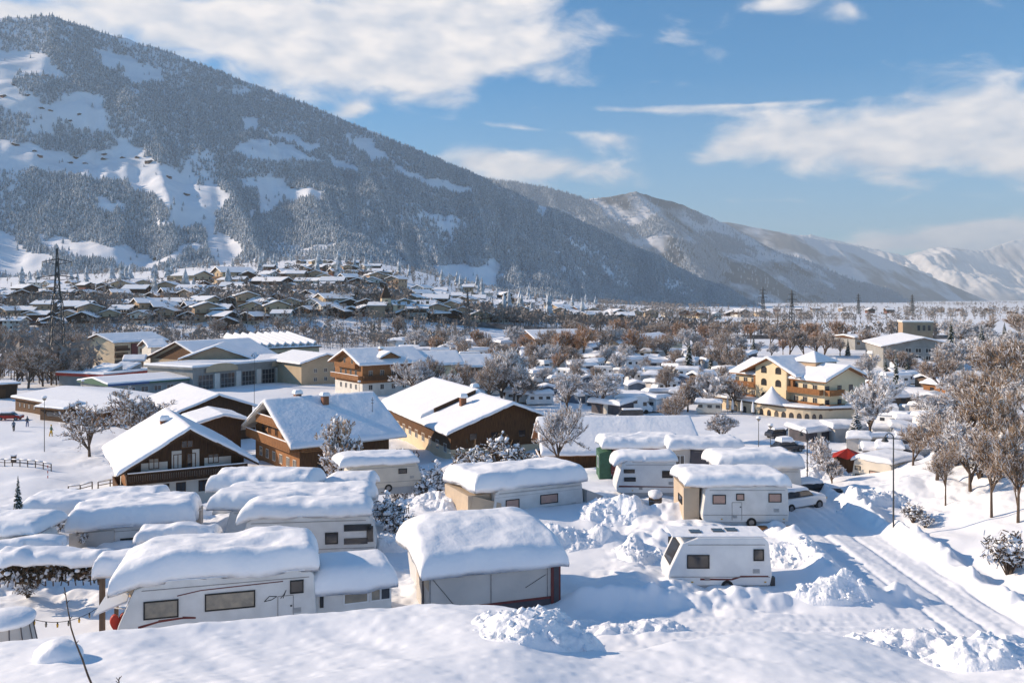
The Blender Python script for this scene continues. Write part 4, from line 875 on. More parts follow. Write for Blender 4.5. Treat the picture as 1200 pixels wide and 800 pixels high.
# --- barrel with snow, parked cars, small things
br = empty('rain_barrel', ray(768, 59.5, 598), 0, 'grey barrel crowned with a round snow cap between two caravans', 'barrel')
b = MB(); b.tube((0, 0, -.2), (0, 0, .95), .42, .46, 'wood_grey', 18); b.build('barrel_body', br); b = MB(); b.tube((0, 0, .25), (0, 0, .31), .465, .465, 'metal', 18); b.tube((0, 0, .7), (0, 0, .76), .48, .48, 'metal', 18); b.build('hoop', br)
V = ICO2 * np.array([.52, .52, .36]) * (1 + .05 * rng.normal(size=(len(ICO2), 1))) + np.array([0, 0, 1.12]); npmesh('snow_top', V, ICF2, ['snowroof'], smooth=True, parent=br)
hy = empty('hydrant', ray(791, 57.5, 607), 0, 'small red hydrant post sticking out of the snow near the barrel', 'hydrant'); b = MB(); b.tube((0, 0, -.2), (0, 0, .55), .09, .09, 'red', 10); b.tube((-.14, 0, .4), (.14, 0, .4), .05, .05, 'red', 8); b.build('hydrant_post', hy); b = MB(); b.tube((0, 0, .55), (0, 0, .68), .11, .05, 'red', 10); b.build('hydrant_cap', hy)
def car(loc, rz, paint, label, sc=1., snow=.25, group=None, van=False):
    t = empty('parked_car', loc, rz, label, 'car', group)
    b = MB(); b.prism([(-2.1, .35), (2.1, .35), (2.12, .7), (2.0, .88), (1.15, .98), (-1.95, .98), (-2.12, .7)] if not van else [(-2.4, .35), (2.4, .35), (2.42, .8), (2.2, 1.1), (-2.4, 1.1)], -.87, .87, paint); b.build('body', t, bevel=.1)
    b = MB(); b.prism([(-1.85, .97), (1.1, .97), (.45, 1.42), (-1.35, 1.45)] if not van else [(-2.38, 1.09), (2.1, 1.09), (1.5, 2.1), (-2.35, 2.15)], -.74, .74, 'glass'); b.build('window_band', t, bevel=.08)
    b = MB(); b.box(-1.3, .35, -.68, .68, 1.42, 1.48, paint) if not van else b.box(-2.3, 1.4, -.76, .76, 2.1, 2.18, paint); b.build('roof', t, bevel=.02)
    for x in ((-1.3, 1.35) if not van else (-1.5, 1.5)):
        for s in (-1, 1):
            b = MB(); b.tube((x, s * .72, .33), (x, s * .9, .33), .33, .33, 'rubber', 16); w_ = b.build('wheel', t); b = MB(); b.tube((x, s * .86, .33), (x, s * .915, .33), .2, .18, 'metal', 12); b.build('rim', w_)
    for s in (-1, 1): mesh_part(t, 'headlight', lambda b, s=s: b.box(2.02 if not van else 2.36, 2.14 if not van else 2.46, s * .7 - .16, s * .7 + .16, .62, .78, 'glass_t'))
    if snow: snow_cap('roof_snow', t, -1.45 if not van else -2.3, .5 if not van else 1.4, -.72, .72, flat(1.48 if not van else 2.18), snow, r=.25, seed=int(abs(loc[0]) * 3) + 3, nx=12, ny=8, wob=.05)
    if snow: snow_cap('bonnet_snow', t, 1.15, 2.05, -.75, .75, lambda x, y: .99 - (x - 1.1) * .1, snow * .7, r=.2, seed=5, nx=7, ny=8, wob=.05)
    return t
car(ray(932, 58.5, 596), .5, 'carw', 'white car parked against the tall caravan with the dark window', snow=.12)
car(ray(951, 63, 586), .35, 'card', 'dark car partly hidden behind the white car', snow=.15)

# --- lamp posts on the camp lanes
def lamp_post(loc, h, label, style='curve', group='lamp posts'):
    t = empty('lamp_post', loc, 0, label, 'lamp post', group); b = MB(); b.tube((0, 0, -.3), (0, 0, h), .055, .035, 'steel_d', 8)
    if style == 'curve':
        prev = Vector((0, 0, h))
        for i in range(1, 7): a = i * 30; q = Vector((-.25 + .25 * math.cos(R(a)), 0, h + .25 * math.sin(R(a)))); b.tube(prev, q, .03, .03, 'steel_d', 6); prev = q
        b.build('pole', t); b = MB(); b.tube((-.5, 0, h + .02), (-.5, 0, h - .22), .06, .22, 'steel_d', 12); b.build('lamp_shade', t); b = MB(); b.tube((-.5, 0, h - .22), (-.5, 0, h - .25), .17, .17, 'glass_t', 12); b.build('lamp_glass', t)
    else:
        b.build('pole', t); b = MB(); b.tube((0, 0, h), (0, 0, h + .3), .12, .28, 'glass_t', 10); b.build('lamp_glass', t); b = MB(); b.tube((0, 0, h + .3), (0, 0, h + .42), .34, .1, 'steel_d', 10); b.build('lamp_shade', t)
        V = ICO2 * np.array([.36, .36, .2]) + np.array([0, 0, h + .48]); npmesh('lamp_snow', V, ICF2, ['snowroof'], smooth=True, parent=t)
    return t
q = at(1047, 617, 45, 60); lamp_post(q, 5.3, 'dark curved-neck lamp post at the edge of the sunlit bank')
lamp_post(at(946, 566, 62, 90), 3.9, 'tall grey pole rising behind the two parked cars', 'curve')
lamp_post(at(889, 524, 80, 130), 3.6, 'short lamp post on the snowy lane before the hotel', 'lantern')
lamp_post(at(903, 532, 80, 130), 3.4, 'thin lamp post right of the short one before the hotel', 'lantern')
lamp_post(at(52, 529, 80, 160), 7.2, 'lantern post with a snow cap on the left field', 'lantern')
lamp_post(at(97, 476, 120, 260), 5.0, 'slim lantern rising behind the wide snowy roof on the left', 'lantern')
lamp_post(at(421, 474, 120, 300), 4.5, 'small lantern in the blue shadow behind the farmhouse roof', 'lantern')
lamp_post(at(298, 478, 120, 300), 11, 'very tall thin mast standing before the garage hall', 'curve')

# --- heaps of broken snow
def heap(px, py, dd, rx, ry, h, n, label, seed, rmin=.06, rmax=.34):
    c = at(px, py, 15, 120); r_ = np.random.default_rng(seed); t = empty('snow_heap', c, 0, label, 'snow heap')
    N_ = 110; X, Y = np.meshgrid(np.linspace(-rx * 1.25, rx * 1.25, N_), np.linspace(-ry * 1.25, ry * 1.25, N_)); sx_ = X + .25 * rx * vn(Y / rx * 1.7 + seed, X, seed + 7)
    e = np.clip(1 - ((sx_ / rx) ** 2 + (Y / ry) ** 2) ** .75 * (1 + .7 * vn(X / rx * 1.5 + seed, Y / ry * 1.5, seed + 3)), -.2, 1); m_ = np.clip(e, 0, 1)
    chunk = lambda q, sd_: np.maximum(vn(X / q + seed, Y / q, sd_), -.12) ; bill = lambda q, sd_: .25 - np.abs(vn(X / q, Y / q + seed, sd_))
    D = m_ ** .8 * h * .8 + sst(0, .18, m_) * (.62 * chunk(.9, seed) + .34 * bill(.5, seed + 1) + .20 * chunk(.24, seed + 2) + .06 * vn(X / .09, Y / .09, seed + 4)) * min(1.3, .5 + h * .6)
    Zc = G(X + c.x, Y + c.y) - c.z + np.where(e > 0, D, e * 1.5)
    npmesh('packed_snow', np.stack([X.ravel(), Y.ravel(), Zc.ravel() - .02], 1), grid_faces(N_, N_), ['snowlump'], smooth=True, parent=t)
    k_ = n // 3; a = r_.random(k_) * 6.283; q = r_.random(k_) ** .5 * 1.15; x = np.cos(a) * q * rx; y = np.sin(a) * q * ry
    i_ = np.clip(((y / (ry * 1.25) + 1) / 2 * (N_ - 1)).astype(int), 0, N_ - 1); j_ = np.clip(((x / (rx * 1.25) + 1) / 2 * (N_ - 1)).astype(int), 0, N_ - 1)
    blobs('snow_chunks', np.stack([x, y, Zc[i_, j_] + .01], 1), (rmin + (rmax - rmin) * r_.random(k_) ** 4) * .55, t, jag=1.1, flatz=.75, smooth=False)
    return t
heap(628, 742, 31.0, 2.2, 1.7, .8, 420, 'big heap of broken snow chunks in the centre foreground', 5)
heap(735, 735, 37.4, 3.0, .8, .25, 90, 'low scatter of snow chunks left on the lane beside the big heap', 6, .04, .16)
heap(978, 686, 42.2, 1.7, .8, .38, 230, 'chunky snow heap at the right end of the ploughed bank', 7)
heap(1075, 765, 31.5, 3.2, 1.5, .75, 330, 'heap of broken snow at the right end of the foreground lane', 8, .05, .3)
heap(1155, 770, 30.0, 2.0, 1.2, .7, 160, 'snow heap in the lower right corner beside the lane', 9, .05, .3)
heap(712, 598, 55.5, 2.2, 2.0, .7, 240, 'rough snow heap between the grey tent and the barrel', 10)
heap(660, 625, 47.5, 2.6, 1.3, .55, 220, 'rough snow heap behind the grey awning caravan', 11)
heap(452, 640, 44.0, 1.8, 1.2, .8, 150, 'crumbled snow pile between the bracket-window caravan and the grey awning caravan', 12)
heap(510, 590, 55.0, 2.6, 2.2, .8, 220, 'lumpy snow pile left of the beige corner awning', 13)
heap(745, 650, 45.5, 1.5, 1.6, .45, 150, 'snow heap pushed against the nose of the cleared caravan', 14)
heap(925, 650, 46.5, 1.8, 1.6, .4, 200, 'torn-up snow right of the cleared caravan', 15)
heap(1020, 588, 60.0, 2.4, 1.4, .8, 220, 'grit-edged snow pile at the bend of the lane', 16)
heap(960, 560, 68.0, 2.6, 1.6, 1.0, 160, 'white snow pile below the round frosted tree', 17)
heap(290, 672, 40.5, 1.6, .8, .5, 60, 'snow-covered clutter just behind the long caravan', 18)
# snow lump in the left foreground
V = ICO2 * np.array([.75, .5, .45]) * (1 + .1 * rng.normal(size=(len(ICO2), 1))); o = npmesh('snow_mound', V, ICF2, ['snowroof'], smooth=True); c = at(68, 770, 15, 30); o.location = c + Vector((0, 0, .05)); o.modifiers.new('s', 'SUBSURF').render_levels = 2; tag(o, 'single rounded snow mound on the left foreground slope', 'snow mound')
# bare twig in front
def stick(px, py, h, lean, label, seed):
    c = at(px, py, 8, 30); r = random.Random(seed); t = empty('bare_twig', c, 0, label, 'twig'); b = MB(); p0 = Vector((0, 0, -.3)); n = 14
    for i in range(n):
        p1 = p0 + Vector((lean / n * (1.6 - 1.2 * i / n) + r.uniform(-.02, .02), 0, (h + .3) / n)); b.tube(p0, p1, .028 - .0012 * i, .027 - .0012 * i, 'bark', 6, False)
        if i in (6, 9, 11, 12): b.tube(p1, p1 + Vector((r.choice((-1, 1)) * .07, 0, .08)), .014, .006, 'bark', 4)
        p0 = p1
    b.build('stem', t)
stick(116, 806, 2.55, -.80, 'long bare twig rising from the left foreground snow', 3); stick(142, 806, .28, 0, 'short stub of a twig beside the long bare one', 4)
# log pile under snow
t = empty('log_pile', ray(208, 45.2, 640), .18, 'snow-covered pile of logs behind the long caravan', 'log pile'); b = MB()
for i in range(12): x = -1.6 + (i % 6) * .6; b.tube((x, -.4, .15 + .3 * (i // 6)), (x + .05, .6, .15 + .3 * (i // 6)), .15, .14, 'wood_o', 8)
b.build('logs', t); snow_cap('log_snow', t, -2.0, 2.0, -.55, .75, flat(.7), .4, r=.3, seed=77, nx=40, ny=10, wob=.3, lump=1.0, droop=.3)
# long hedge with snow lumps, left
def hedge(px0, px1, py, dd, h, label, seed, n=700):
    A, B = ray(px0, dd, py), ray(px1, dd * 1.01, py); B.z = A.z; l = (B - A).length; t = empty('hedge', A, math.atan2(B.y - A.y, B.x - A.x), label, 'hedge')
    C = rng.random((n, 3)) * np.array([l, .9, h]) ; D = rv(n); S = np.cross(D, rv(n)); quads_mesh('leaves', C, D * .12, S * .07, ['hedge', 'frost'], (rng.random(n) < .2).astype(int), t)
    b = MB()
    for i in range(int(l * 3)): x = i / 3; b.tube((x, .45, -.3), (x + random.uniform(-.2, .2), .45 + random.uniform(-.3, .3), h), .03, .015, 'bark', 4, False)
    b.build('stem', t)
    snow_cap('hedge_snow', t, -.15, l + .15, -.22, 1.12, lambda x, y: h + .28 * vn(x / 1.5 + seed, y * 0, seed) + .1 * vn(x / .5, y * 0, seed + 1), .42, r=.34, seed=seed + 40, nx=int(l * 7), ny=10, wob=.3, lump=.9, droop=.22, curl=125)
    k = int(l * 9); C = np.stack([rng.random(k) * l, rng.random(k) * .5 - .05, rng.random(k) * h], 1); blobs('bough_snow', C, .06 + .10 * rng.random(k), t)
hedge(-6, 120, 684, 38.5, .95, 'dark hedge with brown leaves under rounded snow, left of the long caravan', 3, 1500)
hedge(-10, 70, 667, 42.0, .8, 'low snow-padded hedge behind the brown-leaved one', 4, 600)
# fence rail
def rail(px0, py0, px1, py1, label, h=.9, dmin=55, dmax=140, n=None):
    A, B = at(px0, py0, dmin, dmax), at(px1, py1, dmin, dmax); l = (B - A).length; n = n or max(2, int(l / 2)); t = empty('fence', A, 0, label, 'fence')
    for i in range(n + 1): q = A.lerp(B, i / n); z = g1(q.x, q.y); mesh_part(t, 'post', lambda b: b.tube((q.x - A.x, q.y - A.y, z - A.z - .3), (q.x - A.x, q.y - A.y, z - A.z + h), .07, .07, 'wood_grey', 6))
    b = MB(); s = MB()
    for i in range(n):
        q0, q1 = A.lerp(B, i / n), A.lerp(B, (i + 1) / n); z0, z1 = g1(q0.x, q0.y), g1(q1.x, q1.y)
        for hh in (h * .55, h * .95): b.tube(Vector((q0.x, q0.y, z0 + hh)) - A, Vector((q1.x, q1.y, z1 + hh)) - A, .05, .05, 'wood_grey', 5)
        s.tube(Vector((q0.x, q0.y, z0 + h * .95 + .08)) - A, Vector((q1.x, q1.y, z1 + h * .95 + .08)) - A, .07, .07, 'snowroof', 6)
    b.build('rail', t); s.build('rail_snow', t, smooth=True)
rail(80, 579, 108, 574, 'short wooden rail fence beside the left caravans', n=2); rail(115, 574, 143, 569, 'wooden rail fence running up to the brown chalet', n=2)
# ================================================================== chalets and barns behind the camp
# brown and white chalet
t, k = gable('chalet', -32.6, 86.5, -.5, .87, 13.6, 17.5, 26 - 17.2, 26 - 13.2, 26 - 21.5, 'brown and white chalet with a dark balcony below its snowy gable', walls=('plaster', 'wood_d'), split=.86, oh=1.1, ohf=2.0, snow=.32, seed=3, chim=[(-1.2, 9.5, .5)])
fr = face('front', k['y0']); zs = k['zs']; hw = k['hw']
for a, w_ in ((-4.2, .95), (-2.2, .95), (-.6, .95), (1.6, .95), (3.7, 1.6), (5.0, .9)): window(t, fr, a, 2.05, w_, 1.15, 'wood_d', 'glass', .08, mull=1)
f2 = face('front', k['y0'] - .04)
for a, w_, h_ in ((-3.2, 1.0, 1.1), (-.9, .9, 1.5), (.4, .9, 1.5), (2.6, 1.1, 1.0), (0, 1.2, .8)): window(t, f2, a, zs + 1.1 if (a, w_) != (0, 1.2) else zs + 2.8, w_, h_, 'wood_m', 'glass_t' if a < 0 else 'glass', .08, mull=1)
balcony(t, fr, -hw - .1, hw + .1, zs - .55, 1.3, .95, 'wood_d')
for a0, a1, z0, z1 in ((-4.4, -1.9, .3, 1.2), (-1.5, -.55, .3, 2.2), (.5, 1.2, .3, 2.2), (1.7, 4.4, .3, 1.2)): mesh_part(t, 'plaster_panel', lambda b: fbox(b, face('front', k['y0'] - .04), a0, a1, .004, .03, zs + z0, zs + z1, 'plaster'))
lf = face('left', -hw)
b = MB(); fbox(b, lf, k['y0'], k['y0'] + 5, .01, .06, 0, zs - .1, 'wood_o'); b.build('timber_cladding', t); balcony(t, lf, k['y0'], k['y0'] + 6, zs - 1.9, .8, .9, 'wood_m', snow=False)
b = MB()
for sy in (-.06,): 
    b.add([(0, .02, k['h'] - .02), (-6.85, .02, k['e'] - .02), (-6.85, .02, k['e'] - .32), (0, .02, k['h'] - .36), (6.85, .02, k['e'] - .02), (6.85, .02, k['e'] - .32)], [(0, 1, 2, 3), (3, 5, 4, 0)], 'wood_d')
b.build('verge_board', t)
# brown timber farmhouse, sunlit gable tinted orange
t, k = gable('farmhouse', -31.5, 108.0, .81, .585, 18.6, 15.5, 26 - 17.6, 26 - 13.0, 26 - 21.5, 'large farmhouse, lit orange timber balconies, big blue-shaded snow roof', walls=('wood_m', 'wood_m'), split=.42, oh=1.6, ohf=1.8, snow=.36, seed=4, chim=[(1.9, 7.5, 1.3), (-.9, 4.9, 1.0)], fasc='plaster', gab=None)
fr = face('front', k['y0']); hw = k['hw']; f2 = face('front', k['y0'] - .04)
b = MB(); b.prism([(-hw - .03, .02), (hw + .03, .02), (hw + .03, k['we'] - .1), (0, k['h'] - .12), (-hw - .03, k['we'] - .1)], k['y0'] - .075, k['y0'] - .045, 'wood_o'); b.build('sunlit_gable_face', t); fr = face('front', k['y0'] - .08); f2 = fr  # brighter orange front puts the low sun on this gable into its colour
for z in (1.3,):
    for a in (-5.6, -3.2, -.8, 1.6, 4.0, 6.2): window(t, fr, a, z, 1.0, 1.2, 'plaster', 'glass', .08, mull=1)
for z, cs in ((4.5, (-4.8, -2.4, 0, 2.4, 4.8)), (6.6, (-1.8, 0, 1.8))):
    for a in cs: window(t, f2, a, z, 1.0, 1.15, 'wood_o', 'glass', .08, mull=1)
balcony(t, fr, -hw - .1, hw + .1, 3.2, 1.3, .95, 'wood_o'); balcony(t, fr, -hw * .55, hw * .55, 5.6, 1.2, .9, 'wood_o')
lf = face('right', hw); balcony(t, lf, k['y0'], k['y0'] + 3.5, 3.2, .9, .9, 'wood_o', snow=False)
for a in (4.5, 7.5, 10.5): window(t, face('right', hw), a, 1.4, 1.0, 1.0, 'wood_d', 'glass', .08)
mesh_part(t, 'antenna', lambda b: (b.tube((4.5, 13, 6.2), (4.5, 13, 8.6), .04, .03, 'steel_d'), b.box(4.1, 4.9, 12.97, 13.03, 8.2, 8.26, 'steel_d'), b.box(4.2, 4.8, 12.97, 13.03, 7.8, 7.86, 'steel_d')))
# big barn with two-part roof
t, k = gable('barn', .2, 112.5, -.40, .915, 18.6, 34, 26 - 17.4, 26 - 13.9, 26 - 21.2, 'huge dark-timber barn with a stepped snow roof and a cream lower wall', walls=('cream', 'wood_m'), split=.42, oh=1.2, ohf=1.8, snow=.36, seed=6, chim=[(-3.6, 9.5, 1.4), (.3, 15, .9)], fasc='wood_d')
lf = face('left', -k['hw'])
for a in range(9): window(t, lf, 4 + a * 3.2, 1.5, 1.3, 1.2, 'plaster', 'glass', .09, mull=1)
fr = face('front', k['y0'] - .04)
for a in (-5, -2, 2, 5): window(t, fr, a, 3.1, 1.1, 1.0, 'wood_m', 'glass', .08)
b = MB(); fbox(b, fr, -1.6, 1.6, .01, .1, 0, 2.3, 'wood_d'); b.build('barn_door', t)
b = MB(); s_ = k['sl']; vs = []
for (x, o) in ((-7.2, 1.05), (-1.2, 1.05)): pass
b.add([(-6.9, 12.2, k['h'] - 6.9 * s_ + .3), (-.6, 12.2, k['h'] - .6 * s_ + .3), (-.6, 12.2, k['h'] - .6 * s_ + .95), (-6.9, 12.2, k['h'] - 6.9 * s_ + .95), (-6.9, 12.45, k['h'] - 6.9 * s_ + .3), (-.6, 12.45, k['h'] - .6 * s_ + .3), (-.6, 12.45, k['h'] - .6 * s_ + .95), (-6.9, 12.45, k['h'] - 6.9 * s_ + .95)], [(0, 1, 2, 3), (7, 6, 5, 4), (0, 4, 5, 1), (3, 2, 6, 7), (0, 3, 7, 4), (1, 5, 6, 2)], 'wood_d'); b.build('roof_step', t)
snow_cap('upper_roof_snow', t, -8.9, .3, 12.4, 33.6, lambda x, y: k['h'] - s_ * np.abs(x) + .35, .5, r=.4, seed=9, nx=24, ny=30, wob=.04, lump=.1)
b = MB(); b.tube((6.6, k['y0'] - .3, k['e'] + .3), (6.6, k['y0'] - .55, k['e'] + .45), .15, .55, 'shell_w', 16); b.build('satellite_dish', t)
# long low barn
t, k = gable('long_barn', 3.2 - .3, 101.5, .995, .06, 12.2, 18.6, 26 - 17.5, 26 - 14.4, 26 - 20.6, 'long low brown barn with one broad rippled snow roof facing the camp', walls=('wood_m', 'wood_m'), split=0, oh=.9, ohf=1.0, snow=.4, seed=8, fasc='wood_o', lump=.15)
fr = face('right', k['hw'] + .04)
for a in (3, 8, 13): b = MB(); fbox(b, fr, a - 1.2, a + 1.2, .01, .07, 0, 2.0, 'wood_d'); b.build('barn_door', t)
window(t, face('front', k['y0'] - .04), 0, 2.4, 1.3, 1.0, 'wood_o', 'glass', .08, mull=1)
balcony(t, face('front', k['y0'] - .04), -2.5, 2.5, 1.3, .8, .8, 'wood_m')

def gab_px(name, fx, fy, d, bx, by, db, ww, pitch, eh, label, **k):
    """front ridge point and back ridge point of the roof from photo pixels with their depths"""
    A = ray(fx, d, fy); B_ = ray(bx, db, by); L_ = math.hypot(B_.x - A.x, B_.y - A.y); rise = ww / 2 * math.tan(R(pitch)); zr = A.z; ze = zr - rise
    zg = min(ze - eh, g1(A.x, A.y) + 5) if eh else g1(A.x, A.y)
    return gable(name, A.x, A.y, B_.x - A.x, B_.y - A.y, ww, L_, ze, zr, ze - eh, label, **k)
def wins(t, k, side, cs, zs_, w_=1.0, h_=1.1, fm='plaster', gm='glass', o=.04, mull=1, back=0):
    off = {'front': k['y0'] - o, 'back': k['y1'] + o, 'left': -k['hw'] - o, 'right': k['hw'] + o}[side]
    for z in zs_:
        for a in cs: window(t, face(side, off), a, z, w_, h_, fm, gm, .09, mull=mull)
t, k = gab_px('barn', 257, 463, 131, 213, 456, 148, 13, 20, 3.6, 'small dark barn with a clean white roof behind the brown chalet', walls=('wood_d', 'wood_d'), split=0, snow=.3, seed=10)
t, k = gab_px('shed', 262, 487, 112, 243, 483, 120, 7, 14, 2.2, 'low shed roof tucked between the chalet and the dark barn', walls=('wood_d', 'wood_d'), split=0, snow=.3, seed=11)
# wide low riding hall on the left
def hall(name, pts, h, label, wallm, fasc='wood_m', snow=.35, seed=1, peak=0., cat='building', over=.6, fh=.35, sm='snowroof'):
    """four ground corners (x, y) counter-clockwise, first side faces the camera"""
    P = [Vector((x, y, 0)) for x, y in pts]; zg = min(g1(p.x, p.y) for p in P); O = P[0]; rz = math.atan2((P[1] - O).y, (P[1] - O).x)
    Lx = (P[1] - O).length; Wy = (P[3] - O).length; t = empty(name, (O.x, O.y, zg), rz, label, cat)
    b = MB(); b.box(0, Lx, 0, Wy, -2, h, wallm); b.build('wall', t)
    b = MB(); b.box(-over, Lx + over, -over, Wy + over, h + .002, h + fh, fasc); b.build('roof', t)
    base = lambda x, y: h + fh + peak * np.clip(1 - np.abs(y / Wy * 2 - 1), 0, 1)
    if peak:
        b = MB(); b.add([(-over, -over, h + fh), (Lx + over, -over, h + fh), (Lx + over, Wy / 2, h + fh + peak - .03), (-over, Wy / 2, h + fh + peak - .03), (-over, Wy + over, h + fh), (Lx + over, Wy + over, h + fh)], [(0, 1, 2, 3), (3, 2, 5, 4), (0, 3, 4), (1, 5, 2)], fasc); b.build('roof_slope', t)
    snow_cap('roof_snow', t, -over - .05, Lx + over + .05, -over - .05, Wy + over + .05, base, snow, r=.3, seed=seed, nx=30, ny=18, wob=.05, lump=.12, droop=.04, m=sm)
    return t, Lx, Wy, h
def rect_px(ax, ay, bx, by, depth, dmin=60, dmax=900):
    A, B = at(ax, ay, dmin, dmax), at(bx, by, dmin, dmax); d = (B - A).normalized(); n = Vector((-d.y, d.x, 0)); C = B + n * depth; D = A + n * depth
    return [(A.x, A.y), (B.x, B.y), (C.x, C.y), (D.x, D.y)]
t, Lx, Wy, h = hall('stable', rect_px(18, 481, 122, 500, 19), 2.6, 'wide low brown stable under a broad flat snow roof on the left', 'wood_m', seed=12, peak=1.2)
for a in (2.2, 4.4, 6.6, 9.0): window(t, face('front', 0), a, 1.5, .9, .9, 'wood_d', 'glass')
t, Lx, Wy, h = hall('kiosk', rect_px(47, 492, 76, 495, 5), 2.2, 'little dark kiosk with a peaked snow cap in front of the stable', 'wood_d', seed=13, peak=.9)
window(t, face('front', 0), Lx / 2, 1.3, Lx * .5, .9, 'wood_m', 'glass')
t, Lx, Wy, h = hall('shed', rect_px(-14, 468, 20, 466, 6), 3.0, 'dark shed with a thin snow roof at the far left edge', 'wood_d', seed=14)
mesh_part(t, 'door', lambda b: fbox(b, face('front', 0), 1.5, 3.5, .01, .08, 0, 2.2, 'wood_m'))
# kindergarten-like hall with red fascia and two roof wedges
t, Lx, Wy, h = hall('pavilion', rect_px(122, 456, 184, 449, 16), 3.0, 'flat pavilion edged in red with two snow wedges on its roof', 'grey', fasc='red', seed=15, fh=.8)
for i, x in enumerate((Lx * .2, Lx * .55)):
    b = MB(); b.prism([(x, 3.9), (x + 5, 3.9), (x + 5, 5.6)], 3, 10, 'grey'); b.build('roof_light', t); snow_cap('wedge_snow', t, x - .1, x + 5, 2.9, 10.1, lambda X, Y, x=x: 3.9 + (X - x) * .34, .35, r=.3, seed=20 + i, nx=8, ny=8)
for a in (1.5, 4, 6.5, 9): window(t, face('front', 0), a, 1.6, 1.7, 1.5, 'shell_w', 'glass', mull=1)
t, Lx, Wy, h = hall('workshop', rect_px(128, 466, 236, 456, 15), 2.8, 'low workshop with a blue and green roof edge beside the red-edged pavilion', 'grey', fasc='greenp', seed=16, fh=.45, peak=1.0)
b = MB(); fbox(b, face('front', -.62), -.6, Lx * .4, .003, .05, 2.79, 3.27, 'blue'); b.build('blue_fascia', t)
for a in np.arange(2, Lx - 1, 3.2): window(t, face('front', 0), float(a), 1.5, 1.8, 1.3, 'shell_w', 'glass', mull=1)
# long garage hall
P = rect_px(226, 458, 368, 443, 17, 90, 500); t, Lx, Wy, h = hall('garage_hall', P, 5.6, 'long grey fire station with dark garage doors and a curved ochre parapet', 'grey', fasc='grey', seed=17, fh=.5, snow=.45)
fr = face('front', 0); n = 6
for i in range(n):
    a = Lx * (.09 + .82 * i / (n - 1)); w_ = Lx * .105
    b = MB(); fbox(b, fr, a - w_ / 2, a + w_ / 2, .01, .08, -.5, 3.9, 'glass' if i < 3 else 'card'); g_ = b.build('garage_door', t)
    b = MB(); [fbox(b, fr, a - w_ / 2 + w_ * j / 4 - .06, a - w_ / 2 + w_ * j / 4 + .06, .082, .12, -.5, 3.9, 'grey') for j in range(5)]; [fbox(b, fr, a - w_ / 2, a + w_ / 2, .083, .115, z, z + .1, 'grey') for z in (1.2, 2.6)]; b.build('door_frame', g_)
for i in range(n - 1): a = Lx * (.09 + .82 * (i + .5) / (n - 1)); mesh_part(t, 'pillar', lambda b, a=a: fbox(b, fr, a - .8, a + .8, .01, .25, -1, 4.2, 'plaster'))
for (a, w_) in ((Lx * .2, Lx * .12), (Lx * .72, Lx * .12)):
    b = MB(); pts = [(a + w_ * math.cos(q), 5.2 + 1.5 * math.sin(q)) for q in np.linspace(0, math.pi, 13)]; b.prism(pts + [(a - w_, 4.6), (a + w_, 4.6)], -.7, -.66, 'ochre'); b.build('curved_parapet', t)
# supermarket behind it: chalet-like front and ribbed glass roof
t, k = gab_px('supermarket', 205, 401, 250, 292, 397, 272, 30, 19, 4.6, 'ochre hall with wide snow roof and a timber gable behind the fire station', walls=('ochre', 'ochre'), split=0, snow=.4, seed=18, fasc='wood_m')
mesh_part(t, 'gable_panel', lambda b: b.prism([(-12, 4.6), (12, 4.6), (0, 8.8)], k['y0'] - .1, k['y0'] - .06, 'wood_m'))
wins(t, k, 'right', (3, 6, 9, 12, 15), (2.6,), 1.8, 1.6, 'shell_w')
A = ray(233, 186, 432); t2, k2 = gab_px('entrance_wing', 252, 406, 232, 262, 402, 252, 19, 20, 6.0, 'glazed timber-gabled wing in the middle of the ochre hall', walls=('tan', 'tan'), split=0, snow=.4, seed=19, fasc='wood_m')
wins(t2, k2, 'front', (-4.2, -1.5, 1.5, 4.2), (2.4,), 2.2, 2.6, 'plaster', 'glass')
P = rect_px(290, 433, 374, 428, 20, 120, 500); t, Lx, Wy, h = hall('ribbed_hall', P, 6.2, 'ochre hall roofed with a row of slanting snowy skylight ribs', 'ochre', fasc='wood_m', seed=22, snow=.35, fh=.4)
for i in range(9):
    x = Lx * (.03 + i * .108); w_ = Lx * .085
    b = MB(); b.add([(x, 0, 6.6), (x + w_, 0, 6.6), (x + w_ * .6, 0, 8.1), (x, Wy, 6.6), (x + w_, Wy, 6.6), (x + w_ * .6, Wy, 10.9), (x + w_, Wy, 9.4), (x, Wy, 9.4)], [(0, 1, 2), (0, 2, 5, 7), (1, 4, 6), (2, 1, 6, 5), (0, 7, 3), (3, 7, 5, 6, 4), (0, 3, 4, 1)], 'grey'); b.build('skylight_rib', t)
    snow_cap('rib_snow', t, x + w_ * .05, x + w_ * .75, -.1, Wy, lambda X, Y, x=x, w_=w_: 6.65 + Y / 20 * 2.8 + np.clip((X - x) / (w_ * .6), 0, 1) * 1.5, .4, r=.25, seed=30 + i, nx=6, ny=12, lump=.15)
for a in np.linspace(3, Lx - 3, 8): window(t, face('front', 0), float(a), 4.2, 2.0, 1.4, 'wood_m', 'glass', mull=1)
t, k = gab_px('house', 384, 415, 228, 342, 412, 244, 16, 16, 5.8, 'ochre annex with a hipped snow roof at the right end of the ribbed hall', walls=('ochre', 'ochre'), split=0, snow=.35, seed=23)
wins(t, k, 'front', (-3, 0, 3), (1.5, 3.8)); wins(t, k, 'right', (3, 7), (1.5, 3.8))
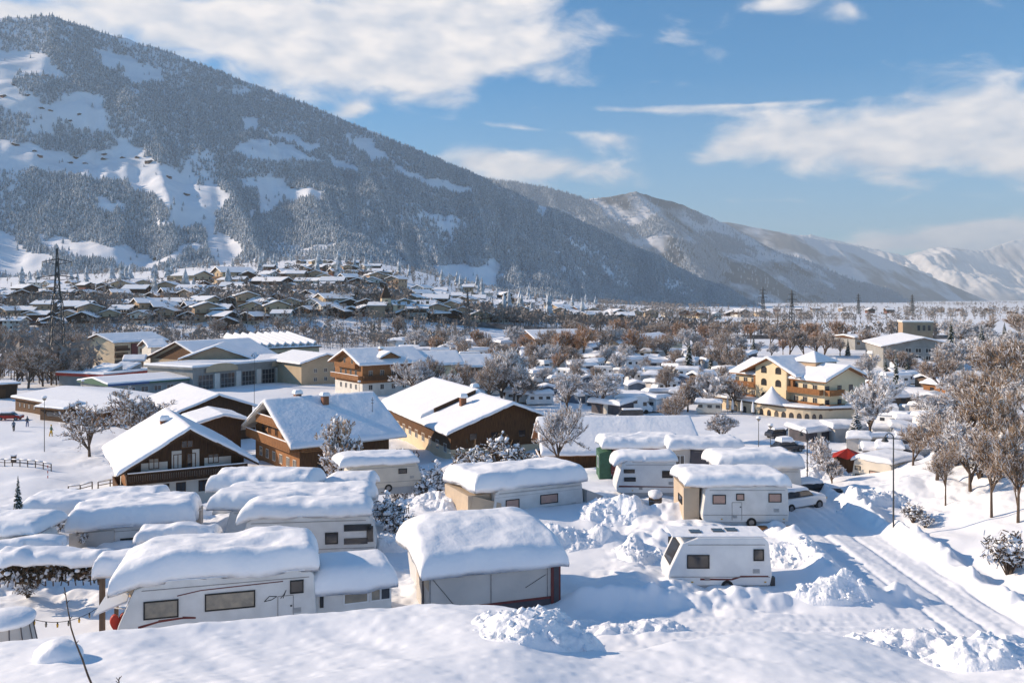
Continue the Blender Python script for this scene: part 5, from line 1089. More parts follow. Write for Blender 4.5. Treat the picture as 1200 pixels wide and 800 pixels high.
# white flat houses on the left
t, k = gab_px('apartment_house', 113, 392, 288, 178, 389, 308, 17, 17, 7.8, 'two-storey cream house with dark loggias on the left meadow', walls=('cream', 'cream'), split=0, snow=.4, seed=24)
rf = face('right', k['hw'] + .04)
for z in (1.2, 3.6, 5.9): b = MB(); fbox(b, rf, 1.2, 6.4, .01, .12, z - .8, z + .8, 'glass'); b.build('loggia', t); b = MB(); fbox(b, rf, 1.0, 6.6, .12, .9, z - .95, z - .1, 'wood_d'); b.build('loggia_railing', t)
mesh_part(t, 'timber_bay', lambda b: fbox(b, rf, 7.6, 10.0, .01, .5, -.5, 7.2, 'maroon')); wins(t, k, 'right', (12.2,), (2.2, 4.6), 2, 1.4, 'grey')
t, k = gab_px('house', 167, 399, 268, 192, 399, 272, 12, 18, 7.0, 'white house with a low snow roof and big grey windows on the left', walls=('plaster', 'plaster'), split=0, snow=.4, seed=25); wins(t, k, 'right', (2.2,), (3.4,), 2.0, 2.2, 'grey'); wins(t, k, 'right', (4.2,), (3.6,), .9, 1.1, 'grey')
t, k = gab_px('garage', 145, 417, 256, 172, 417, 258, 9, 16, 4.0, 'small white garage in front of the cream house', walls=('plaster', 'plaster'), split=0, snow=.4, seed=26); mesh_part(t, 'door', lambda b: fbox(b, face('right', k['hw'] + .04), 1.2, 3.6, .01, .06, 0, 2.0, 'grey'))
# yellow machine
q = at(186, 433, 150, 400); t = empty('excavator', q, .2, 'folded yellow machine parked before the white garage', 'excavator')
b = MB(); b.box(-2.2, 1.8, -1.2, 1.2, .8, 1.6, 'yel'); b.box(-2.0, -.3, -1, 1, 1.6, 2.7, 'yel'); b.build('body', t, bevel=.1)
b = MB(); b.tube((1.2, 0, 1.6), (4.6, 0, 3.2), .35, .3, 'yel', 8); b.tube((4.6, 0, 3.2), (7.4, 0, 4.1), .3, .2, 'yel', 8); b.tube((1.0, 0, 1.9), (-3.2, 0, 2.2), .3, .3, 'yel', 8); b.build('boom', t)
for s in (-1, 1): b = MB(); b.box(-2.4, 2.2, s * 1.2 - .3, s * 1.2 + .3, -.1, .8, 'rubber'); b.build('track', t, bevel=.2)
snow_cap('body_snow', t, -.4, 1.8, -1.2, 1.2, flat(1.6), .3, r=.2, seed=3, nx=6, ny=6)
# guest house with balconies, its neighbour, etc.
t, k = gable('guest_house', *ray(402, 203, 410).xy, .80, .60, 17, 19, 26 - 15.4, 26 - 12.2, 26 - 22.9, 'white and orange guest house with two timber balconies behind the farmhouse roof', walls=('plaster', 'wood_o'), split=.42, oh=1.2, ohf=1.4, snow=.4, seed=27, fasc='wood_o', chim=[(2, 9, .8)])
fr = face('front', k['y0']); rf = face('right', k['hw']); f2 = face('front', k['y0'] - .04); r2 = face('right', k['hw'] + .04)
balcony(t, fr, -k['hw'] - .1, k['hw'] + .1, 4.0, 1.2, .95, 'wood_o'); balcony(t, fr, -k['hw'] * .75, k['hw'] * .75, 6.7, 1.1, .9, 'wood_o', snow=False); balcony(t, rf, k['y0'], k['y1'], 4.0, 1.0, .95, 'wood_m', snow=False)
for z in (2.2,): [window(t, fr, a, z, 1, 1.2, 'plaster', 'glass', mull=1) for a in (-4, -1.3, 1.3, 4)]; [window(t, rf, a, z, 1, 1.2, 'plaster', 'glass', mull=1) for a in (3.5, 6.5, 9.5, 12.5, 15.5)]
for z in (5.4,): [window(t, f2, a, z, 1, 1.4, 'plaster', 'glass', mull=1) for a in (-4, -1.3, 1.3, 4)]; [window(t, r2, a, z, 1, 1.5, 'plaster', 'glass', mull=1) for a in (3.5, 6.5, 9.5, 12.5, 15.5)]
[window(t, f2, a, 8.1, .9, 1.2, 'plaster', 'glass', mull=1) for a in (-2, 2)]
dm, kd = gable('dormer', 0, 0, -1, 0, 5.5, 5, 2.0, 3.2, 0, None, cat=None, walls=('wood_o', 'wood_o'), split=0, oh=.4, ohf=.5, snow=.3, seed=28)
for c_ in [c for c in bpy.data.objects if c.parent == dm]: pass
bpy.data.objects.remove(dm) if False else None
dm.parent = t; dm.location = (7.0, 9, 7.0); dm.rotation_euler = (0, 0, R(90))
t, k = gable('house', *ray(477, 212, 413).xy, .93, .36, 13, 13, 26 - 16.2, 26 - 13.4, 26 - 22.9, 'yellow-gabled house right of the white and orange guest house', walls=('ochre', 'yellow'), split=.5, oh=.9, ohf=1.2, snow=.4, seed=29, fasc='wood_m'); wins(t, k, 'front', (-2, 2), (2.4, 5.6)); wins(t, k, 'right', (3, 7), (2.2, 5.6))
t, k = gable('house', *ray(503, 222, 418).xy, .93, .36, 13, 17, 26 - 17.6, 26 - 15.0, 26 - 23, 'low brown house with a long snow roof beside the yellow-gabled house', walls=('plaster', 'wood_m'), split=.5, snow=.4, seed=30); wins(t, k, 'right', (3, 6, 9, 12), (1.8, 5.2))
t, k = gable('shed', *ray(487, 186, 444).xy, .9, .4, 9, 9, 26 - 19.0, 26 - 17.4, 26 - 22.9, 'small open shed with a sloping snow roof below the yellow-gabled house', walls=('wood_d', 'wood_d'), split=0, snow=.3, seed=31, oh=.5, ohf=.5)
t, Lx, Wy, h = hall('arena', rect_px(628, 413, 690, 411, 22, 200, 700), 5, 'round-shouldered white-roofed hall by the railway beyond the caravans', 'wood_m', seed=32, peak=3.5); [window(t, face('front', 0), float(a), 3, 2.2, 1.5, 'plaster', 'glass') for a in np.linspace(3, Lx - 3, 5)]
t, k = gab_px('inn', 740, 393, 345, 772, 391, 372, 24, 14, 5.6, 'cream inn with rows of windows behind the camp trees', walls=('cream', 'cream'), split=0, snow=.4, seed=33); wins(t, k, 'front', (-7, -3.5, 0, 3.5, 7), (1.5, 4.4), 1.5, 1.4); wins(t, k, 'left', (3, 6, 9), (1.5, 4.2)); wins(t, k, 'right', (3, 6, 9), (1.5, 4.2))
t, k = gab_px('inn_wing', 713, 396, 345, 745, 396, 352, 14, 15, 5.6, 'low cream wing on the left of the inn', walls=('cream', 'cream'), split=0, snow=.4, seed=34); wins(t, k, 'right', (1.4, 3.4), (1.5, 4.0))
# sports complex at the right with tower
A = ray(1058, 320, 378); t = empty('tower_building', (A.x, A.y, g1(A.x, A.y)), -.25, 'pale cube-shaped tower with a flat snowy top right of the hotel', 'tower'); H_ = 26 - 8.9 - t.location.z
b = MB(); b.box(0, 10.4, 0, 9, -2, H_, 'tan'); b.build('wall', t); b = MB(); b.box(-.3, 10.7, -.3, 9.3, H_ + .002, H_ + .4, 'plaster'); b.build('roof', t); snow_cap('roof_snow', t, -.3, 10.7, -.3, 9.3, flat(H_ + .4), .35, r=.25, seed=35, nx=8, ny=8)
for a in (5.5, 7.3, 9.1): window(t, face('front', 0), a, H_ - 2, 1.0, 2.0, 'grey', 'glass')
for a in (1.5, 4): window(t, face('right', 10.4), a, H_ - 2, .9, 1.6, 'grey', 'glass')
t, k = gab_px('sports_hall', 1083, 396, 275, 1055, 396, 312, 26, 13, 5.5, 'grey hall with a broad snow roof at the foot of the pale tower', walls=('grey', 'grey'), split=0, snow=.4, seed=36, fasc='wood_o'); wins(t, k, 'front', (-4.5, -1.5, 1.5, 4.5), (2, 4.4), 1.8, 1.4)
t, Lx, Wy, h = hall('flat_hall', rect_px(1002, 410, 1046, 410, 16, 120, 400), 5.0, 'flat white-roofed hall left of the pale tower', 'grey', seed=37, snow=.45, peak=.8); [window(t, face('front', 0), float(a), 3, 1.8, 1.5, 'shell_w', 'glass') for a in np.linspace(1.5, Lx - 1.5, 4)]
t, Lx, Wy, h = hall('annex', rect_px(1046, 416, 1062, 412, 6, 120, 400), 3.2, 'small bright yellow annex between the flat hall and the tower', 'yellow', seed=38, snow=.4); window(t, face('front', 0), Lx / 2, 1.7, 1.4, 1.2, 'plaster', 'glass')

# ================================================================== hotel
Fx, Fy = 64.6, 163.0; dx, dy = -.49, .87
t, k = gable('hotel', Fx, Fy, dx, dy, 13.4, 25.5, 26 - 15.6, 26 - 13.0, 26 - 24.0, 'yellow hotel with timber balconies and arched windows under a big snow roof', cat='hotel', walls=('yellow', 'yellow'), split=0, oh=1.0, ohf=1.2, snow=.42, seed=40, fasc='wood_o', rf=.25)
hw = k['hw']; lf = face('left', -hw - .04); fr = face('front', k['y0'] - .04)
# long facade looks left-front: along runs from the near corner (y0) to the far corner (y1)
Y0, Y1 = k['y0'], k['y1']
mesh_part(t, 'bay', lambda b: fbox(b, lf, Y0 + 8.2, Y0 + 16.2, .0, 1.3, 0, 10.6, 'yellow'))
lb = face('left', -hw - .04 - 1.3)
def arch(parent, mp, a, z, w_, h_):
    b = MB(); n = 9; pts = [(a - w_ / 2, z - h_ / 2), (a + w_ / 2, z - h_ / 2)] + [(a + w_ / 2 * math.cos(q), z + h_ * .1 + (h_ * .42) * math.sin(q)) for q in np.linspace(0, math.pi, n)]
    vs = [mp(x, .04, zz) for x, zz in pts] + [mp(x, .002, zz) for x, zz in pts]; m_ = len(pts); b.add(vs, [tuple(range(m_)), tuple(range(2 * m_ - 1, m_ - 1, -1))] + [(i, m_ + i, m_ + (i + 1) % m_, (i + 1) % m_) for i in range(m_)], 'wood_d'); f = b.build('window', parent)
    b = MB(); c = .86; vs = [mp(a + (x - a) * c, .055, z + (zz - z) * c) for x, zz in pts]; vs += [mp(a + (x - a) * c, .045, z + (zz - z) * c) for x, zz in pts]; b.add(vs, [tuple(range(m_)), tuple(range(2 * m_ - 1, m_ - 1, -1))] + [(i, m_ + i, m_ + (i + 1) % m_, (i + 1) % m_) for i in range(m_)], 'glass'); b.build('pane', f)
for z in (4.4, 7.2, 9.7):
    for a in (Y0 + 10.2, Y0 + 14.0): arch(t, lb, a, z, 1.5, 1.4)
for z in (4.4, 6.9):
    for a in (2.2, 4.6, 6.8, 18.2, 20.4, 22.8): window(t, lf, Y0 + a, z, 1.1, 1.4, 'plaster', 'glass', mull=1)
for z in (3.3, 5.9): balcony(t, lf, Y0 + .2, Y0 + 8.0, z, 1.2, .9, 'wood_o', snow=False); balcony(t, lf, Y0 + 16.4, Y1 - .2, z, 1.2, .9, 'wood_o', snow=False)
mesh_part(t, 'timber_panel', lambda b: fbox(b, lf, Y0 + 7.0, Y0 + 8.1, .01, .7, 5.9, 9.0, 'wood_o')); mesh_part(t, 'timber_panel', lambda b: fbox(b, lf, Y0 + 16.3, Y0 + 17.4, .01, .7, 5.9, 9.0, 'wood_o'))
for z in (1.4, 4.2, 6.8):
    for a in (-5.0, -1.6, 1.6, 5.0): window(t, fr, a, z, 1.1, 1.3, 'wood_d', 'glass', mull=1)
for z in (3.1, 5.8): balcony(t, fr, -hw, -1.6, z, 1.2, .9, 'wood_o', snow=False)
# cross gable over the bay
dm, kd = gable('cross_gable', 0, 0, 0, 1, 15, 9.5, 0, 3.3, -.3, None, cat=None, walls=('yellow', 'yellow'), split=0, oh=3.4, ohf=1.2, snow=.42, seed=41, fasc='wood_o'); dm.parent = t; dm.location = (-hw - 2.45, Y0 + 12.2, k['e'] + .15); dm.rotation_euler = (0, 0, R(-90))
# roof turret with pyramid snow roof
b = MB(); b.box(-2.0, 4.0, 6.5, 12.5, k['h'] - 1.2, k['h'] + .5, 'tan'); b.build('roof_turret', t)
b = MB(); b.add([(-2.6, 5.9, k['h'] + .5), (4.6, 5.9, k['h'] + .5), (4.6, 13.1, k['h'] + .5), (-2.6, 13.1, k['h'] + .5), (1, 9.5, k['h'] + 2.6)], [(0, 1, 4), (1, 2, 4), (2, 3, 4), (3, 0, 4), (3, 2, 1, 0)], 'snowroof'); b.build('turret_snow', t, bevel=.15)
# restaurant pavilion in front with curved corner and cone of snow
pv_ = empty('restaurant_pavilion', (Fx, Fy, 26 - 23.6), math.atan2(-dx, dy), 'curved restaurant pavilion with arched windows at the hotel front, white cone on its roof', 'restaurant')
out = []
x_in = -hw - .1
path = [(x_in, Y1 + 1.0), (x_in - 5.0, Y1 + .5)]
path += [(x_in - 5.0, y) for y in (Y1 - 6, Y0 + 14)]
for q in np.linspace(0, 75, 8): path.append((x_in - 5.0 + 5.5 * (1 - math.cos(R(q))), Y0 + 8 - 9 * math.sin(R(q))))
path += [(x_in + 5.0, Y0 - 2.5), (x_in + 9.5, Y0 - 2.2), (x_in + 9.5, Y0 - .1), (x_in, Y0 - .1)]
def poly_prism(b, pts, z0, z1, m_, grow=0):
    c = np.mean(pts, 0); P = [((x - c[0]) * (1 + grow) + c[0], (y - c[1]) * (1 + grow) + c[1]) for x, y in pts]; n = len(P)
    b.add([(x, y, z0) for x, y in P] + [(x, y, z1) for x, y in P], [tuple(range(n - 1, -1, -1)), tuple(range(n, 2 * n))] + [(i, (i + 1) % n, n + (i + 1) % n, n + i) for i in range(n)], m_)
b = MB(); poly_prism(b, path, -1.5, 2.7, 'cream'); b.build('wall', pv_); b = MB(); poly_prism(b, path, 2.702, 3.0, 'wood_grey', .04); b.build('roof', pv_); b = MB(); poly_prism(b, path, 3.002, 3.45, 'snowroof', .045); b.build('roof_snow', pv_, bevel=.15)
for (x0_, y0_), (x1_, y1_) in zip(path[1:], path[2:12]):
    l = math.hypot(x1_ - x0_, y1_ - y0_); ux, uy = (x1_ - x0_) / l, (y1_ - y0_) / l; nx_, ny_ = -uy * -1, ux * -1
    ox, oy = (uy, -ux)
    if (ox * (x0_ - x_in) + oy * 0) < 0 and False: pass
    mp = lambda a, o, z, x0_=x0_, y0_=y0_, ux=ux, uy=uy: (x0_ + ux * a + uy * o, y0_ + uy * a - ux * o, z)
    # choose the outward side
    cx_, cy_ = np.mean(path, 0)
    if ((x0_ + uy) - cx_) ** 2 + ((y0_ - ux) - cy_) ** 2 < ((x0_ - uy) - cx_) ** 2 + ((y0_ + ux) - cy_) ** 2: mp = lambda a, o, z, x0_=x0_, y0_=y0_, ux=ux, uy=uy: (x0_ + ux * a - uy * o, y0_ + uy * a + ux * o, z)
    nwin = max(1, int(l / 2.0))
    for i in range(nwin): arch(pv_, mp, (i + .5) * l / nwin, 1.2, min(1.0, l / nwin * .6), 1.5)
V = []; n = 20
for rr, zz in ((3.4, 3.4), (3.1, 3.7), (1.7, 4.6), (.8, 5.5), (.25, 6.3)): V += [(x_in - 4.2 + rr * math.cos(2 * math.pi * i / n), Y0 + 9 + rr * math.sin(2 * math.pi * i / n), zz) for i in range(n)]
V.append((x_in - 4.2, Y0 + 9, 6.6)); b = MB(); b.add(V, [(k_ * n + i, k_ * n + (i + 1) % n, (k_ + 1) * n + (i + 1) % n, (k_ + 1) * n + i) for k_ in range(4) for i in range(n)] + [(4 * n + i, 4 * n + (i + 1) % n, 5 * n) for i in range(n)], 'snowroof'); b.build('cone_snow', pv_, smooth=True)
# closed white parasols on the terrace
for i, (a, c_) in enumerate(((-6.5, 19), (-7.5, 16.5), (-8.0, 13.5), (-8.0, 10.5))):
    q = t.matrix_basis @ Vector((x_in + a - 1, c_, 0)); u_ = empty('closed_parasol', (q.x, q.y, g1(q.x, q.y)), 0, 'closed white parasol on the terrace, %s before the restaurant pavilion' % nth(i, 4), 'parasol', 'closed parasols on the terrace')
    b = MB(); b.tube((0, 0, -.3), (0, 0, 2.9), .04, .04, 'metal', 6); b.build('pole', u_); b = MB(); b.tube((0, 0, .8), (0, 0, 2.2), .30, .22, 'shell_w', 8); b.tube((0, 0, 2.2), (0, 0, 2.95), .22, .03, 'shell_w', 8); b.build('canopy', u_)
# chapel-like timber kiosks and huts on the right
for i, (px, py, w_, lab, wm) in enumerate([(1064, 446, 15, 'small orange timber hut under a flat snow roof right of the hotel conifer', 'wood_o'), (1098, 461, 15, 'open orange hut below a wide flat snow roof near the right woods', 'wood_o'), (1042, 462, 18, 'long dark carport with a snow roof right of the tall frosted conifer', 'wood_d')]):
    A = at(px - 16, py, 80, 400); B = at(px + 14, py, 80, 400); d = (B - A).normalized(); n_ = Vector((-d.y, d.x, 0)); tt, Lx, Wy, h = hall('hut', [(A.x, A.y), (B.x, B.y), ((B + n_ * 4).x, (B + n_ * 4).y), ((A + n_ * 4).x, (A + n_ * 4).y)], 2.4, lab, wm, seed=50 + i, snow=.45, fh=.15, peak=.8); window(tt, face('front', 0), Lx * .35, 1.3, 1.2, 1.0, 'wood_d', 'glass')
# red umbrella/tarp by the round frosted tree
q = ray(993, 74.0, 552); t = empty('tarpaulin_shelter', q, .1, 'bright red tarpaulin stretched over a dark shelter by the round frosted tree', 'shelter')
b = MB(); n = 10
vs = [(0, 0, 2.0)] + [(1.45 * math.cos(2 * math.pi * i / n), .9 * math.sin(2 * math.pi * i / n), 1.45 - .25 * (i % 2)) for i in range(n)]; b.add(vs, [(0, i + 1, (i + 1) % n + 1) for i in range(n)], 'red'); b.build('canopy', t).modifiers.new('s', 'SOLIDIFY').thickness = .05
b = MB(); b.tube((0, 0, -.3), (0, 0, 2.0), .05, .05, 'wood_m'); b.build('pole', t); b = MB(); b.box(-.9, .9, -.1, .7, -.3, 1.2, 'wood_d'); b.build('cupboard', t)
b = MB(); b.box(-1.6, -.9, -.7, -.1, -.2, .75, 'wood_grey'); t2 = b.build('wooden_box', None, bevel=.03); t2.location = q; tag(t2, 'weathered wooden box standing left of the red tarpaulin shelter', 'box')
b = MB(); pass
# ================================================================== vegetation prototypes
def protos_tree():
    P = {}
    P['brown'] = [tree_leafless(9, 1.05, 7500, 'twig', .24, s, tw=.034, tl=.62, up=.45, name='bare_tree') for s in (1, 2, 3)]
    P['russet'] = [tree_leafless(9, .85, 7000, 'twig_o', .15, s, tw=.034, tl=.6, name='russet_tree', up=.8) for s in (4, 5)]
    P['frost'] = [tree_leafless(8, 1.15, 7500, 'twig_f', .55, s, name='frosted_tree', tw=.055, tl=.5) for s in (6, 7, 8)]
    P['round'] = [tree_leafless(5, 1.25, 3600, 'twig_f', .5, s, name='frosted_round_tree', base=.1, tw=.07, tl=.6) for s in (9, 10)]
    P['tall'] = [tree_leafless(14, .6, 7500, 'twig', .22, s, tw=.035, tl=.45, name='tall_bare_tree', up=.9, base=.3) for s in (11, 12)]
    P['conifer'] = [conifer(12, 4.6, s, frost=.55) for s in (1, 2)]
    P['shrub'] = [shrub_snowy(2.4, 3.0, s) for s in (1, 2, 3)]
    return P
PT = protos_tree(); HT = dict(brown=9, russet=9, frost=8, round=5, tall=14, conifer=12, shrub=2.4)
def tplace(kind, px, py, hpx, label, dmin=40, dmax=3000, i=None, cat=None, group=None, wide=1.):
    q = at(px, py, dmin, dmax); h = hpx * q.y / F; pr = PT[kind][(i if i is not None else random.randrange(9)) % len(PT[kind])]; s = h / HT[kind]
    return plant(pr, q, s * wide, None, label, cat or ('shrub' if kind == 'shrub' else 'tree'), group, sz=1 / wide)
# --- individual trees the photograph shows large
# spreading tree on the left field
sp = tree_leafless(6, 1.5, 2600, 'twig', .45, 21, name='spreading_tree', base=.2, up=.2, puffs=70); plant(sp, at(105, 535, 60, 200), 1.0, .4, 'leaning fruit tree with forked dark trunk alone on the left snowfield', 'tree')
sp.scale = (1.35, 1.35, 1.35)
big = tree_leafless(6, 1.9, 6500, 'twig', .5, 22, name='frosted_tree', base=.1, up=.1, puffs=200, tw=.07); q = at(160, 522, 60, 200); plant(big, q, 1.45, 1., 'broad low frosted tree between the stable and the brown chalet', 'tree')
plant(big, at(190, 515, 60, 220), 1.15, 2.6, 'second frosted bushy tree pressed against the brown chalet roof', 'tree')
# heavy frosted bush between chalets
fb = tree_leafless(6, 1.6, 6500, 'twig', .5, 23, name='frosted_bush', base=.06, up=.25, puffs=420, tw=.09, tl=.5)
q = ray(388, 80, 572); q.z = g1(q.x, q.y); plant(fb, q, 1.0, .3, 'large frosted bush heaped with snow before the orange-lit farmhouse', 'bush'); fb.scale = (1.25, 1.25, 1.5)
for i, (px, py, dd, s, lab) in enumerate([(512, 560, 78, 1.35, 'snow-laden shrub nearest the cream barn windows'), (547, 560, 80, 1.6, 'tall snow-laden shrub in front of the huge barn gable'), (587, 560, 82, 1.9, 'biggest snow-laden shrub under the huge barn, next to the long barn'), (497, 565, 70, 1.1, 'low snowy shrub above the cream caravan'), (612, 556, 84, 1.2, 'snowy shrub against the satellite dish side of the huge barn'), (470, 520, 98, 1.5, 'snow-laden shrub beside the farmhouse roof end'), (455, 610, 52, .9, 'small brown-hearted shrub with a snow hood near the bracket-window caravan'), (472, 618, 50, .7, 'tiny snowy shrub right of the brown-hearted one'), (470, 548, 76, .9, 'snowy shrub in the gap behind the cream caravan')]):
    q = ray(px, dd, py); q.z = g1(q.x, q.y); plant(PT['shrub'][i % 3], q, s, None, lab, 'shrub')
tplace('frost', 655, 552, 84, 'thin bare frosted tree standing before the long barn roof', 60, 130, i=0, wide=.7)
q = at(790, 520, 70, 200); tplace('tall', 790, 516, 66, 'brown leafless tree rising behind the right end of the long barn', 80, 200, i=0)
tplace('round', 846, 518, 36, 'round white-frosted tree standing alone before the hotel terrace', 80, 250, i=0, wide=1.3)
tplace('round', 966, 560, 50, 'frosted round tree left of the red tarpaulin shelter', 60, 120, i=1, wide=.9)
tplace('round', 975, 566, 28, 'short frosted bush at the foot of the round tree by the red shelter', 60, 120, i=0, wide=1.2)
hc = tree_leafless(12, 1.0, 9000, 'twig_f', .62, 31, name='frosted_larch', base=.16, up=.25, tw=.06, tl=.5, puffs=260); q = at(1020, 519, 80, 250); plant(hc, q, .088 * q.y / 12, None, 'tall tree white with frost standing at the right side of the hotel', 'tree')
hc2 = conifer(9, 6, 32, name='frosted_conifer', frost=1.0, nb=420); q = at(1003, 520, 80, 250); plant(hc2, q, .042 * q.y / 9, None, 'low frosted conifer at the foot of the tall white tree by the hotel', 'tree')
tplace('conifer', 1050, 470, 62, 'slender conifer right of the tall white frosted tree', 80, 300, i=0, wide=.55)
tplace('conifer', 21, 628, 72, 'small dark pointed conifer behind the left caravans', 40, 80, i=1, wide=.75)
tplace('conifer', 102, 418, 34, 'snowy conifer left of the cream house with loggias', 150, 500, i=0, wide=1.)
tplace('shrub', 33, 700, 32, 'little snow-dusted fir shrub before the brown-leaved hedge', 30, 50, i=0)
tplace('shrub', 60, 632, 30, 'snow-buried shrub at the corner of the left caravans', 40, 60, i=1); tplace('shrub', 100, 640, 24, 'low snowy shrub beside the grey awning wall', 38, 60, i=2)
# shrubs on the sunlit bank
for i, (px, py, h, lab) in enumerate([(1070, 612, 26, 'low brown-leaved shrub buried in the sunlit bank near the curved lamp'), (1084, 618, 16, 'tiny brown tuft right of the buried shrub on the bank'), (1182, 672, 50, 'rounded snow-hooded shrub with brown twigs at the right edge'), (1148, 560, 40, 'snow-hooded bush among the trees on the bank'), (1120, 545, 40, 'snowy bush under the leftmost tree of the bank'), (1180, 540, 46, 'snow-covered bush at the right edge of the wood')]):
    tplace('shrub', px, py, h, lab, 30, 90, i=i)
for i, (px, py, h, k) in enumerate([(1108, 592, 80, 'tall'), (1137, 575, 85, 'frost'), (1162, 606, 112, 'tall'), (1193, 612, 125, 'tall'), (1098, 562, 76, 'brown'), (1190, 560, 110, 'tall'), (1070, 545, 48, 'brown'), (1140, 548, 100, 'brown')]):
    tplace(k, px, py, h, 'bare frosty tree, %s on the sunlit bank' % nth(sorted([1108, 1137, 1162, 1193, 1098, 1190, 1070, 1140]).index(px), 8), 35, 100, i=i, group='trees on the sunlit bank', wide=.9)
# --- rows of trees
def trow(name, py, xs, hp, kinds, group, dmin=60, dmax=3000, jit=3, hj=.3, wide=1.):
    xs = sorted(xs); n = len(xs)
    for i, px in enumerate(xs):
        lab = '%s, %s %s' % (name, nth(i, n), group[1]) if n <= 30 else None
        tplace(random.choice(kinds), px, py + random.uniform(-jit, jit), hp * random.uniform(1 - hj, 1 + hj), lab, dmin, dmax, group=group[0], wide=wide)
rr_ = random.Random(5)
def spread(a, b, n): return [a + (b - a) * (i + .5 + rr_.uniform(-.35, .35)) / n for i in range(n)]
trow('bare frosty tree', 474, [486, 503, 528, 546, 572, 592, 607, 621], 44, ['brown', 'frost', 'brown'], ('trees behind the huge barn', 'of the clump behind the huge barn'), 120, 300, wide=.9)
trow('tall frosty tree', 478, [574, 588, 602], 66, ['frost', 'tall'], ('tall trees behind the huge barn', 'of the highest behind the huge barn'), 120, 300, wide=.8, hj=.08)
trow('leafless tree', 452, spread(556, 858, 10), 28, ['brown', 'frost', 'tall'], ('camp trees second row', 'of the camp row behind the motorhomes'), 120, 500)
trow('leafless tree', 484, [664, 705, 832, 858, 806], 40, ['brown', 'frost'], ('camp trees first row', 'of the camp tree row behind the long barn'), 100, 400)
trow('brown leafless tree', 432, spread(560, 870, 13), 26, ['brown', 'brown', 'frost', 'tall'], ('camp trees third row', 'of the camp row amid the pitches'), 150, 600)
trow('brown leafless tree', 416, spread(480, 1000, 20), 27, ['brown', 'russet', 'frost'], ('camp trees fourth row', 'of the tree row before the cream inn'), 200, 700)
trow('russet leafless tree', 404, spread(630, 1010, 19), 25, ['russet', 'brown', 'russet'], ('russet riverside trees', 'of the russet tree row by the river'), 250, 900)
trow('orange-brown leafless tree', 425, [660, 684, 745], 42, ['russet'], ('orange trees', 'of the three near the inn'), 150, 700, hj=.12)
trow('brown leafless tree', 440, spread(805, 870, 4), 36, ['brown', 'conifer', 'brown'], ('trees left of the hotel', 'of those left of the hotel'), 120, 500)
trow('frosty tree', 418, spread(880, 1060, 9), 26, ['frost', 'brown', 'conifer'], ('trees behind the hotel', 'of the trees behind the hotel roof'), 200, 700)
trow('frosty tree', 448, spread(1015, 1105, 6), 36, ['frost', 'brown', 'conifer'], ('trees right of the hotel', 'of the near trees right of the hotel'), 120, 500)
for j, (py, a, b_, n, h, w) in enumerate([(405, 1105, 1220, 7, 38, 'farthest'), (425, 1108, 1225, 7, 44, 'fifth nearest'), (446, 1112, 1230, 7, 52, 'fourth nearest'), (470, 1095, 1230, 8, 56, 'third nearest'), (498, 1090, 1230, 7, 54, 'second nearest'), (526, 1080, 1235, 6, 52, 'nearest')]):
    trow('tangled tree', py, spread(a, b_, n), h, ['brown', 'frost', 'tall', 'frost', 'conifer'] if j < 3 else ['brown', 'frost', 'tall', 'frost'], ('right wood, %s rank' % w, 'in %s rank, right wood' % w), 60, 900, wide=1.1)
trow('dark leafless tree', 452, spread(-10, 100, 7), 42, ['brown', 'brown', 'tall'], ('trees beyond the stable', 'of the trees behind the stable on the left'), 120, 500)
trow('dark leafless tree', 425, spread(-10, 105, 8), 36, ['brown', 'tall'], ('trees round the big pylon', 'of the trees round the big pylon'), 150, 600)
trow('bare tree', 399, spread(195, 475, 10), 19, ['brown', 'tall', 'conifer'], ('trees behind the ribbed hall', 'of the thin row behind the ribbed hall'), 250, 700, jit=7, hj=.5)

trow('pale frosted tree', 463, spread(570, 862, 5), 28, ['frost', 'brown'], ('frosted trees near the motorhomes', 'of the frosted row round the motorhomes'), 120, 500)
trow('pale tree', 441, spread(565, 868, 9), 25, ['frost', 'brown', 'russet'], ('frosted trees amid the pitches', 'of the frosted row amid the pitches'), 150, 600)
trow('tawny tree', 422, spread(500, 880, 14), 24, ['brown', 'russet', 'brown'], ('tawny trees on the far pitches', 'of the tawny row on the far pitches'), 180, 700)
# far woods as stuff
def woods(name, label, n, fn, hmin, hmax, prs, seed=1):
    P = fn(n); z = G(P[:, 0], P[:, 1]); h = hmin + (hmax - hmin) * rng.random(len(P)); return scatter(name, np.stack([P[:, 0], P[:, 1], z - .3], 1), h, prs, label)
def band(pxa, pxb, da, db, clump=.0, sc=60, seed=7):
    def f(n):
        px = pxa + (pxb - pxa) * rng.random(n); d = np.exp(np.log(da) + (np.log(db) - np.log(da)) * rng.random(n)); x = (px - 600) / F * d
        k = fbm(x / sc, d / sc, seed, 3) > clump; return np.stack([x[k], d[k]], 1)
    return f
MW = mat('riverside_wood', (.15, .12, .10), .95, (.42, .39, .37), .05); MB_ = MW
wprot = []
for s in (31, 32, 33): wprot.append(bushy_proto('riverside_tree', MW, s))
def thin_proto(name, m, seed):
    r = random.Random(seed); b = MB(); b.tube((0, 0, 0), (r.uniform(-.03, .03), 0, .85), .018, .006, m, 4, False)
    for i in range(22):
        z = r.uniform(.25, .95); a = r.random() * 6.28; l = .22 * (1.1 - z) + .05; p = Vector((0, 0, z)); q = p + Vector((l * math.cos(a), l * math.sin(a), l * 1.1)); s_ = Vector((-math.sin(a), math.cos(a), 0)) * .012
        b.add([p - s_, p + s_, q], [(0, 1, 2)], m); q2 = p + (q - p) * .5; b.add([q2 - s_ * 2, q2 + s_ * 2, q + Vector((s_.x * 4, s_.y * 4, .06))], [(0, 1, 2)], m)
    return b.build(name)
wprot += [thin_proto('riverside_tree', MW, s) for s in (41, 42)]
